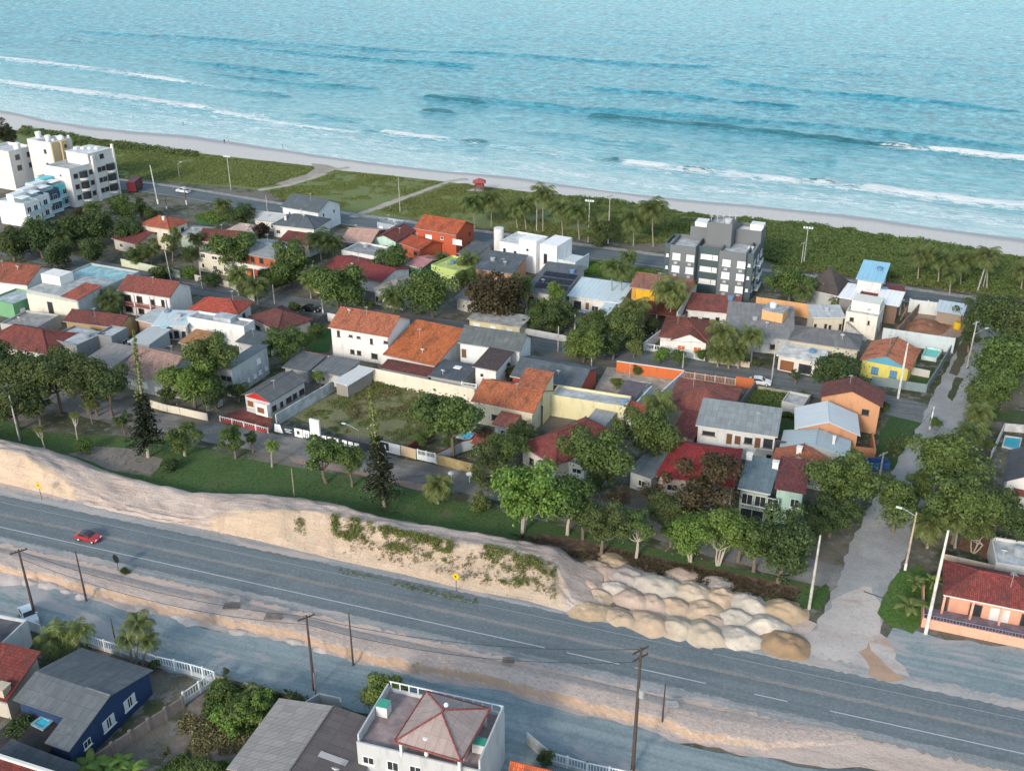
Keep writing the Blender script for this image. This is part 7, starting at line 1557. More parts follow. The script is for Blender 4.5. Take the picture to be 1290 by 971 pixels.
def crown(kind, var, col):
    """unit crown of radius 1 around the origin"""
    key = (kind, var, col)
    if key in _cr: return _cr[key]
    r = np.random.default_rng(100 + var * 7 + hash_(kind) % 50)
    flat, nl, lr, ncard, sz = {'round': (0.72, 15, (0.28, 0.46), 7600, 0.047), 'spread': (0.42, 18, (0.20, 0.34), 7000, 0.044), 'loose': (0.85, 13, (0.22, 0.38), 4600, 0.046), 'tall': (1.35, 16, (0.26, 0.42), 7400, 0.046), 'bush': (0.6, 12, (0.25, 0.5), 3200, 0.07), 'sparse': (0.55, 16, (0.20, 0.34), 3000, 0.036)}[kind]
    nl = int(nl * 1.7); lr = (lr[0] * .7, lr[1] * .85); c = r.normal(0, 1, (nl, 3)); c /= np.linalg.norm(c, axis=1, keepdims=True); c *= r.uniform(0.2, 0.88, (nl, 1)); c[:, 2] *= flat; c[:, 2] += 0.05
    lrad = r.uniform(*lr, nl) * r.choice([0.7, 1.0, 1.15], nl)
    k = r.choice(nl, ncard, p=lrad ** 2 / (lrad ** 2).sum()); d = r.normal(0, 1, (ncard, 3)); d /= np.linalg.norm(d, axis=1, keepdims=True)
    d[:, 2] = np.where((d[:, 2] < -0.2) & (r.random(ncard) < 0.55), -d[:, 2], d[:, 2])
    q = r.uniform(0.55, 1.08, ncard) ** 0.7
    p = c[k] + d * (lrad[k] * q)[:, None] * np.array([1, 1, 0.8 if flat < 1 else 1.1])
    ou = r.random(ncard) < .14; p[ou] = c[k][ou] + d[ou] * (lrad[k] * r.uniform(.9, 1.75, ncard))[ou][:, None] * np.array([1, 1, .7])
    nrm = d + r.normal(0, 0.6, (ncard, 3)) + np.array([0, 0, 0.45])
    me = quads_mesh('crown', p, nrm, r.uniform(0.6, 1.25, ncard) * sz, 0.62, M('leaf', LEAF[col]))
    _cr[key] = (me, c, lrad); return _cr[key]
def trunk_mb(base, top, r0, targets, rng, stems=1, bend=0.3):
    mb = MB()
    for s_ in range(stems):
        off = V((rng.uniform(-.25, .25), rng.uniform(-.25, .25), 0)) if stems > 1 else V()
        b0 = base + off; fork = base.lerp(top, 0.62) + off * 3 + V((rng.uniform(-bend, bend), rng.uniform(-bend, bend), 0))
        rr = r0 / math.sqrt(stems)
        mb.tube([b0, b0.lerp(fork, 0.5) + V((rng.uniform(-bend, bend) * .4, rng.uniform(-bend, bend) * .4, 0)), fork], [rr * 1.25, rr, rr * 0.75], 7)
        for t_ in targets[s_::stems]:
            m_ = fork.lerp(t_, 0.5) + V((0, 0, -0.15 * (t_ - fork).length)); mb.tube([fork, m_, t_], [rr * 0.55, rr * 0.36, rr * 0.12], 5)
    return mb
TN = [0]
def tree(label, cx, cy, rp, zc, col='mid', kind='round', bark=None, stems=1, group=None, name='tree', cat='tree', base=None):
    TN[0] += 1; rng = random.Random(TN[0] * 13); rp = rp * (.88 if cx > 1110 and cy > 540 else 1)
    p = at(cx, cy, zc); s_ = F * 1.0 / ((p.y * CT + (CH - zc) * ST)); Rm = rp / s_ * (1.0 if kind in ('bush', 'sparse') else 1.17)
    me, c, lr = crown(kind, rng.randrange(5), col)
    b = V((p.x + rng.uniform(-.1, .1) * Rm, p.y, 0)) if base is None else at(*base)
    t_ = thing(name, label, cat, V((b.x, b.y, 0)), group); rot = rng.uniform(0, 6.28); ca, sa = math.cos(rot), math.sin(rot)
    o = bpy.data.objects.new('crown', me); C.objects.link(o); o.parent = t_; o.location = p - V((b.x, b.y, 0)); o.scale = (Rm, Rm, Rm * rng.uniform(.92, 1.1)); o.rotation_euler = (0, 0, rot)
    if kind != 'bush' or zc > 2.2:
        order = sorted(range(len(c)), key=lambda i: c[i][2])[2:2 + 9]
        tg = [p + V((c[i][0] * ca - c[i][1] * sa, c[i][0] * sa + c[i][1] * ca, c[i][2])) * Rm * 0.95 for i in order]
        trunk_mb(V((b.x, b.y, -.05)), p + V((0, 0, -0.25 * Rm)), max(.1, min(.32, 0.045 * Rm + .07)), tg, rng, stems).build('trunk', bark or BARK, t_, uv=False)
    else: trunk_mb(V((b.x, b.y, -.05)), p, .07, [p + V((c[i][0], c[i][1], c[i][2])) * Rm * .8 for i in range(4)], rng, 3).build('trunk', bark or BARK, t_, uv=False)
    return t_
# ---- palms
def palm_head(var, col, nf=26, droop=1.0, key='coco'):
    k_ = (key, var, col)
    if k_ in _cr: return _cr[k_]
    r = random.Random(var * 31 + 5); V_, F_ = [], []
    for i in range(nf):
        az = 2 * math.pi * (i * 0.381966 + r.uniform(-.02, .02)) ; el = math.radians(80 - 95 * i / nf + r.uniform(-8, 8)); L = r.uniform(.85, 1.1); p = np.zeros(3); d0 = np.array([math.cos(az), math.sin(az), 0]); seg = 13; side = np.array([-math.sin(az), math.cos(az), 0])
        pts = [p.copy()]; e = el
        for s_ in range(seg):
            p = p + (d0 * math.cos(e) + np.array([0, 0, 1]) * math.sin(e)) * L / seg; e -= droop * math.radians(8.5) * (0.5 + s_ / seg); pts.append(p.copy())
        for s_ in range(1, seg):
            q = s_ / seg; w = 0.36 * math.sin(math.pi * min(1, q * .85 + .12)) ** .7 * L
            for sg in (1, -1):
                for h_ in (0, .5):
                    a0 = pts[s_] + (pts[s_ + 1] - pts[s_]) * h_; b0 = a0 + (pts[s_ + 1] - pts[s_]) * .46; tip = a0 + side * sg * w * r.uniform(.8, 1.1) + (pts[s_ + 1] - pts[s_]) * 1.7 - np.array([0, 0, w * r.uniform(.35, .75)]); i0 = len(V_)
                    V_.extend([a0, b0, tip + (b0 - a0) * .6, tip]); F_.append([i0, i0 + 1, i0 + 2, i0 + 3])
    me = bpy.data.meshes.new('fronds'); fast_mesh(me, np.array(V_), np.array(F_)); me.materials.append(M('leaf', LEAF[col])); _cr[k_] = me
    return me
def palm(label, bx, by, tx, ty, rp, col='palm', group=None, droop=1.0, nf=26, mat=None, cat='palm tree', r0=.16, name='palm_tree'):
    TN[0] += 1; rng = random.Random(TN[0] * 17); b = at(bx, by); h = max(1.2, height_for(b, ty)); s_ = F / (b.y * CT + (CH - h) * ST); tp = V((b.x + (tx - bx) / s_ + 0.0, b.y, h))
    tx0 = 645 + F * b.x / (b.y * CT + (CH - h) * ST); tp.x = b.x + (tx - tx0) / s_
    t_ = thing(name, label, cat, V((b.x, b.y, 0)), group); mb = MB(); m_ = b.lerp(tp, .5) + V((rng.uniform(-.25, .25), 0, 0))
    mb.tube([b - V((0, 0, .05)), b.lerp(m_, .5), m_, m_.lerp(tp, .55), tp], [r0 * 1.6, r0 * 1.1, r0, r0 * .85, r0 * .8], 8); mb.build('trunk', mat or PTR, t_, uv=False)
    o = bpy.data.objects.new('fronds', palm_head(rng.randrange(3), col, nf, droop, 'd%.1f_%d' % (droop, nf))); C.objects.link(o); o.parent = t_; o.location = tp - V((b.x, b.y, 0)); Rm = rp / s_ * 1.18; o.scale = (Rm,) * 3; o.rotation_euler = (0, 0, rng.uniform(0, 6.28))
    if h > 5 and rng.random() < .6:
        mb = MB()
        for j in range(5): a_ = j * 1.25; mb.ball(tp + V((math.cos(a_) * .3, math.sin(a_) * .3, -.35 - .1 * (j % 2))), .17, 5)
        mb.build('coconuts', M('paint', (0.16, 0.14, 0.05)), t_, uv=False)
    return t_
# ---- tall Norfolk-type pines: whorled branches, bare or vine-wrapped spire on top
def pine(label, bx, by, ty, tx, spread, bare=0.35, col='pine', top_col='vine'):
    TN[0] += 1; r = np.random.default_rng(TN[0]); b = at(bx, by); h = height_for(b, ty); s_ = F / (b.y * CT + (CH - h) * ST); tx0 = 645 + F * b.x / (b.y * CT + (CH - h) * ST); tp = V((b.x + (tx - tx0) / s_, b.y, h))
    t_ = thing('pine_tree', label, 'pine tree', V((b.x, b.y, 0)))
    mb = MB(); mb.tube([b - V((0, 0, .05)), b.lerp(tp, .5), tp], [.33, .2, .05], 8)
    cen, nr_, sz = [], [], []; nb_ = 34; top0 = 1 - bare
    for i in range(nb_):
        q = .12 + (top0 - .12) * i / nb_; c = b.lerp(tp, q); Rr = spread * (1 - .78 * (q - .12) / (top0 - .12)) * r.uniform(.8, 1.1)
        for j in range(7):
            a = r.uniform(0, 6.28); d = np.array([math.cos(a), math.sin(a), r.uniform(-.25, .05)]); L = Rr * r.uniform(.75, 1.1)
            if j < 2: mb.tube([c, c + V(d) * L], [.05, .015], 4, cap=False)
            m_ = int(6 + 5 * L)
            for s2 in range(m_):
                u = (s2 + .5) / m_; cen.append(np.array(c) + d * L * u + r.normal(0, .16, 3)); nr_.append(np.array([0, 0, 1.]) + r.normal(0, .6, 3)); sz.append(r.uniform(.2, .38))
    mb.build('trunk', BARK if bare < .2 else PALE, t_, uv=False)
    me = quads_mesh('branches', np.array(cen), np.array(nr_), np.array(sz), .45, M('leaf', LEAF[col])); o = bpy.data.objects.new('branches', me); C.objects.link(o); o.parent = t_; me.transform(Matrix.Translation(-V((b.x, b.y, 0))))
    if bare > .2:
        cen = []; 
        for i in range(420):
            q = r.uniform(top0 - .05, 1); c = b.lerp(tp, q); cen.append(np.array(c) + r.normal(0, .34 * (1.25 - (q - top0) / bare), 3) * np.array([1, 1, .6]))
        me = quads_mesh('vine', np.array(cen), r.normal(0, 1, (420, 3)) + np.array([-.3, -.5, .5]), r.uniform(.18, .32, 420), .6, M('leaf', LEAF[top_col])); o = bpy.data.objects.new('vine', me); C.objects.link(o); o.parent = t_; me.transform(Matrix.Translation(-V((b.x, b.y, 0))))
    return t_
# ---- ground vegetation (uncountable): clumps of blades or leaves spread over a polygon
def inside(pts, x, y):
    c = np.zeros(len(x), bool); n = len(pts)
    for i in range(n):
        x0, y0 = pts[i]; x1, y1 = pts[(i + 1) % n]
        c ^= ((y0 > y) != (y1 > y)) & (x < (x1 - x0) * (y - y0) / (y1 - y0 + 1e-12) + x0)
    return c
def cover(name, label, poly, n, hgt, size, col, seed, zfun=None, clump=10.0, thr=0.0, aspect=.5, up=.3, cols=None, hole=None, world=False):
    r = np.random.default_rng(seed); w = [at(*p) for p in poly] if not world else [V(p) for p in poly]; pts = [(p.x, p.y) for p in w]
    x0, x1 = min(p[0] for p in pts), max(p[0] for p in pts); y0, y1 = min(p[1] for p in pts), max(p[1] for p in pts)
    x, y = r.uniform(x0, x1, n * 3), r.uniform(y0, y1, n * 3); k = inside(pts, x, y)
    for hl in (hole or []): k &= ~inside([(p.x, p.y) for p in (at(*q) for q in hl)], x, y)
    x, y = x[k][:n], y[k][:n]
    d = vnoise(x / clump + 50, y / clump + 50, seed) * .6 + vnoise(x / (clump * .3) + 9, y / (clump * .3) + 9, seed + 1) * .4
    k = d > thr; x, y, d = x[k], y[k], d[k]; m = 3; x, y, d = np.repeat(x, m), np.repeat(y, m), np.repeat(d, m); N_ = len(x)
    hh = hgt * np.clip((d - thr) / (.75 - thr) , .12, 1.2)
    z = hh * r.uniform(.25, 1, N_); cen = np.stack([x + r.normal(0, size, N_), y + r.normal(0, size, N_), z], -1)
    nrm = r.normal(0, .7, (N_, 3)) + np.array([-.15, -.3, up + .4])
    o = bpy.data.objects.new(name, quads_mesh(name, cen, nrm, r.uniform(.6, 1.3, N_) * size, aspect, M('leaf', LEAF[col]))); C.objects.link(o); o['kind'] = 'stuff'; o['label'] = label; o['category'] = 'plants'
    return o
# ================================================================ planting
# dune plants between the beach road and the beach: low grass in the west, dense scrub in the east
cover('dune_grass', 'low yellow green grass covering the western dune', [(60, 175), (150, 184), (250, 195), (300, 200), (400, 211), (428, 216), (398, 221), (360, 231), (325, 236), (230, 230), (150, 224), (60, 215)], 30000, .55, .24, 'dune', 41, clump=9, thr=.2, hole=[[(345, 232), (385, 220), (396, 213), (392, 206), (428, 213), (385, 227), (362, 234)]])
cover('dune_grass', 'pale grass patches between the two beach paths', [(335, 241), (362, 236), (398, 226), (432, 216), (480, 221), (558, 230), (540, 236), (505, 249), (470, 262), (445, 270), (400, 262), (350, 250)], 22000, .4, .22, 'dune', 42, clump=8, thr=.42)
cover('dune_grass', 'uneven dune grass around the lifeguard tower', [(478, 266), (510, 254), (545, 242), (575, 231), (650, 242), (700, 249), (760, 254), (800, 262), (840, 306), (800, 307), (720, 299), (600, 286), (520, 275)], 32000, .6, .25, 'dune', 43, clump=10, thr=.4, hole=[[(585, 241), (600, 243), (614, 242), (600, 236)]])
cover('dune_scrub', 'darker scrub rising on the dune toward the grey apartments', [(690, 248), (760, 252), (850, 266), (950, 277), (990, 280), (985, 325), (900, 318), (840, 300), (760, 285), (700, 262)], 20000, 1.2, .32, 'scrub', 44, clump=7, thr=.3)
cover('dune_scrub', 'dense dark green scrub in front of the eastern beach', [(955, 281), (1000, 282), (1100, 296), (1180, 307), (1240, 318), (1290, 327), (1370, 342), (1370, 400), (1290, 375), (1200, 362), (1100, 349), (980, 334), (945, 322)], 42000, 1.5, .32, 'scrub', 45, clump=6, thr=.12)
cover('dune_grass', 'grass verge on the town side of the eastern scrub', [(985, 338), (1100, 353), (1200, 366), (1300, 380), (1300, 372), (1200, 358), (1100, 345), (985, 330)], 3000, .6, .3, 'olive', 46)
cover('dune_grass', 'dark scrub strip beside the western beach', [(30, 160), (100, 172), (150, 180), (250, 192), (250, 199), (150, 189), (60, 180), (20, 168)], 4500, 1.3, .4, 'mid', 47, clump=6, thr=.15)
DG = M('grass', (0.15, 0.18, 0.065))
sheet('dune', [(-80, 160), (60, 172), (150, 182), (250, 193), (300, 199), (400, 210), (428, 215), (480, 220), (560, 229), (650, 240), (760, 252), (850, 266), (950, 278), (1000, 282), (1100, 296), (1180, 307), (1290, 327), (1400, 348), (1400, 402), (1290, 375), (1200, 362), (1100, 349), (980, 334), (840, 307), (720, 300), (600, 287), (520, 276), (445, 271), (330, 240), (230, 231), (60, 216), (-80, 205)], 0.04, DG)
# lawns and plots
sheet('lawn', [(-120, 505), (0, 528), (60, 545), (130, 548), (200, 552), (300, 575), (400, 592), (470, 606), (560, 628), (660, 650), (760, 676), (880, 705), (980, 728), (1050, 742), (1035, 765), (1000, 770), (900, 745), (800, 722), (720, 702), (640, 690), (430, 665), (200, 645), (0, 590), (-120, 560)], 0.015, M('grass', (0.06, 0.11, 0.034)))
cover('lawn_grass', 'short grass tufts over the long lawn behind the embankment', [(0, 532), (130, 550), (200, 556), (300, 578), (470, 610), (660, 655), (880, 708), (1040, 745), (1020, 765), (800, 715), (640, 680), (430, 640), (250, 622), (120, 596), (0, 560)], 7000, .12, .10, 'mid', 51, clump=6, thr=.35)
sheet('soil', [(85, 572), (120, 562), (170, 566), (205, 578), (190, 600), (140, 592)], 0.02, M('sand', (0.2, 0.18, 0.16)))
sheet('soil', [(370, 582), (470, 603), (560, 624), (545, 608), (490, 592), (420, 579), (350, 566)], 0.028, M('sand', (0.27, 0.19, 0.16)))
sheet('soil', [(700, 700), (760, 706), (860, 730), (1000, 758), (1010, 740), (900, 716), (760, 686), (690, 672), (650, 680)], 0.02, M('sand', (0.10, 0.065, 0.045)))
cover('leaf_litter', 'brown fallen leaves and weeds under the front street trees', [(640, 672), (760, 690), (900, 720), (1010, 745), (1000, 762), (860, 730), (700, 696)], 3500, .2, .17, 'brown', 52, thr=.3)
sheet('lawn', [(366, 524), (464, 474), (595, 496), (560, 552), (512, 560), (420, 545)], 0.02, M('grass', (0.17, 0.17, 0.085)))
cover('weeds', 'tall weeds filling the vacant walled lot', [(370, 524), (465, 477), (592, 497), (552, 548), (512, 558), (420, 543)], 9000, .35, .15, 'olive', 53, clump=4, thr=.52)
cover('weeds', 'dry pale weeds in the middle of the vacant lot', [(430, 515), (470, 490), (530, 497), (545, 520), (490, 530), (450, 530)], 2200, .5, .22, 'dry', 54, clump=3, thr=.45)
cover('weeds', 'green edge weeds along the back wall of the vacant lot', [(455, 482), (470, 478), (592, 498), (580, 510), (520, 494)], 1600, .8, .2, 'olive', 55, clump=3, thr=.3)
sheet('lawn', [(722, 326), (838, 342), (850, 356), (770, 352), (718, 345)], 0.02, M('grass', (0.06, 0.13, 0.03))); cover('weeds', 'bright grass on the empty plot beside the white villa', [(724, 327), (836, 343), (842, 354), (770, 350), (722, 343)], 3500, .5, .28, 'bright', 56, clump=5, thr=.2)
sheet('lawn', [(245, 272), (288, 262), (300, 272), (270, 284), (248, 282)], 0.02, M('grass', (0.06, 0.13, 0.03))); cover('weeds', 'leafy green patch behind the red hip roof', [(246, 272), (288, 263), (298, 272), (270, 282)], 1800, .9, .35, 'bright', 57, clump=4, thr=.1)
sheet('lawn', [(378, 436), (412, 410), (420, 425), (414, 444), (392, 446)], 0.02, M('grass', (0.05, 0.11, 0.03)))
sheet('lawn', [(930, 520), (955, 490), (1020, 498), (1010, 530), (990, 550)], 0.02, M('grass', (0.035, 0.075, 0.02))); cover('weeds', 'rank dark weeds on the grassy plot by the mossy wall', [(932, 520), (955, 491), (1018, 499), (1008, 528)], 3000, .9, .3, 'mid', 58, clump=4, thr=.15)
sheet('lawn', [(1108, 545), (1125, 520), (1185, 530), (1165, 566), (1130, 600), (1105, 575)], 0.02, M('grass', (0.04, 0.085, 0.025)))
sheet('lawn', [(1146, 482), (1158, 466), (1180, 470), (1172, 486)], 0.02, M('grass', (0.045, 0.09, 0.025)))
sheet('lawn', [(1193, 500), (1204, 475), (1214, 477), (1200, 506)], 0.055, M('grass', (0.06, 0.075, 0.035)))
sheet('lawn', [(1195, 470), (1215, 425), (1228, 430), (1205, 474)], 0.055, M('grass', (0.09, 0.085, 0.05)))
sheet('lawn', [(1240, 510), (1300, 520), (1300, 535), (1245, 530)], 0.02, M('grass', (0.05, 0.08, 0.03)))
sheet('lawn', [(1104, 772), (1118, 745), (1130, 722), (1160, 712), (1182, 745), (1150, 798), (1124, 790)], 0.066, M('grass', (0.07, 0.14, 0.03))); cover('lawn_grass', 'green lawn tufts beside the pink terrace wall', [(1106, 771), (1118, 745), (1132, 724), (1160, 714), (1178, 745), (1150, 795), (1124, 788)], 500, .08, .09, 'bright', 59)
sheet('lawn', [(1000, 765), (1040, 735), (1046, 740), (1034, 768)], 0.034, M('grass', (0.05, 0.10, 0.025)))
sheet('soil', [(195, 990), (240, 880), (280, 855), (395, 885), (300, 960), (280, 1000)], 0.02, M('sand', (0.15, 0.125, 0.11)))
cover('weeds', 'low green weeds on the plot beside the navy house', [(258, 900), (272, 858), (388, 884), (330, 926), (262, 918)], 3800, .9, .3, 'mid', 60, clump=4, thr=.3)
cover('weeds', 'dead dry brush on the plot beside the navy house', [(200, 960), (235, 900), (300, 925), (330, 925), (300, 955), (230, 985)], 2600, .35, .22, 'dry', 61, clump=3, thr=.45)
cover('weeds', 'grassy fringe at the nearest plot edge', [(190, 985), (225, 955), (290, 965), (290, 1000)], 1500, .8, .3, 'mid', 62, thr=.2)
# grass on the sand bank
def bank_cover(label, x0, x1, j0, j1, n, hgt, size, col, seed, thr):
    r = np.random.default_rng(seed); gx = r.uniform(x0, x1, n); gj = r.uniform(j0, j1, n); i = (gx + 90) / 5; i0 = i.astype(int); f = (i - i0)[:, None]; k0 = gj.astype(int); g = (gj - k0)[:, None]
    p = (bv[i0, k0] * (1 - f) + bv[i0 + 1, k0] * f) * (1 - g) + (bv[i0, k0 + 1] * (1 - f) + bv[i0 + 1, k0 + 1] * f) * g
    d = vnoise(gx / 16, gj / 1.6, seed) * .6 + vnoise(gx / 5, gj / .8, seed + 1) * .4; p = np.repeat(p[d > thr], 3, 0); N_ = len(p); p = p + r.normal(0, size * .8, (N_, 3)); p[:, 2] += hgt * r.uniform(.1, 1, N_)
    o = bpy.data.objects.new('bank_grass', quads_mesh('bank_grass', p, r.normal(0, .6, (N_, 3)) + np.array([-.2, -.5, .4]), r.uniform(.6, 1.3, N_) * size, .35, M('leaf', LEAF[col]))); C.objects.link(o); o['kind'] = 'stuff'; o['label'] = label; o['category'] = 'plants'
bank_cover('green tufts on the lit face of the sand embankment', 418, 570, 5, 11, 3600, .55, .17, 'bankg', 71, .42)
bank_cover('sparse green tufts near the eastern end of the embankment', 610, 700, 2.5, 11, 2200, .5, .16, 'bankg', 72, .45)
bank_cover('dry straw tufts on the embankment face', 430, 700, 2, 10, 1500, .4, .16, 'dry', 73, .45)
bank_cover('single small tufts west of the grassy bank face', 370, 384, 4, 8, 90, .4, .15, 'olive', 74, .3)
cover('weeds', 'weeds sprouting along the upper shoulder of the main road', [(425, 716), (500, 732), (600, 756), (600, 762), (500, 740), (430, 722)], 700, .25, .14, 'olive', 75, thr=.4)

# ---- trees: pixel of the crown's centre, crown radius in pixels, height of that centre above the ground
G1 = 'dark trees below the white apartments'
for a in [('dark round tree nearest the front white townhouse', 14, 306, 24, 5, 'dark', 'round'), ('dark tree just below the navy townhouse', 48, 300, 24, 5.5, 'dark', 'round'), ('dark olive tree below the turquoise townhouse', 84, 292, 24, 5, 'dark', 'round'), ('broad dark tree below the curved balconies', 122, 285, 24, 5.5, 'dark', 'round'), ('reddish tinged tree under the plain white apartment block corner', 104, 270, 13, 4, 'brown', 'round'), ('leafy tree at the car park corner', 152, 262, 18, 5, 'mid', 'round'), ('small dark tree in front of the slanting pole', 176, 262, 14, 4, 'dark', 'loose'), ('dense tree beside the lime wall street', 116, 316, 20, 4.5, 'dark', 'round'), ('dark tree by the middle street behind the western tiled roof', 70, 322, 20, 4, 'dark', 'round'), ('dark tree right of the hidden dark red roof', 160, 290, 16, 5, 'dark', 'round')]:
    tree(*a, group=G1)
G2 = 'tall dark trees along the dirt street'
for a in [('dark tall tree at the far end of the dirt street row', -8, 462, 36, 8, 'dark', 'round'), ('second tall dark tree from the far end of the dirt street row', 30, 466, 34, 8, 'dark', 'round'), ('middle tall dark tree of the dirt street row', 66, 470, 36, 8, 'dark', 'round'), ('tall dark tree before the brown grey flat roof', 104, 474, 34, 8, 'dark', 'round'), ('last tall dark tree of the row by the pink brown roof', 134, 482, 26, 7, 'dark', 'round'), ('lower dark tree in front of the far row end', 14, 505, 30, 6, 'dark', 'round'), ('lower dark tree in front of the middle row', 44, 506, 24, 5.5, 'dark', 'loose')]:
    tree(*a, group=G2)
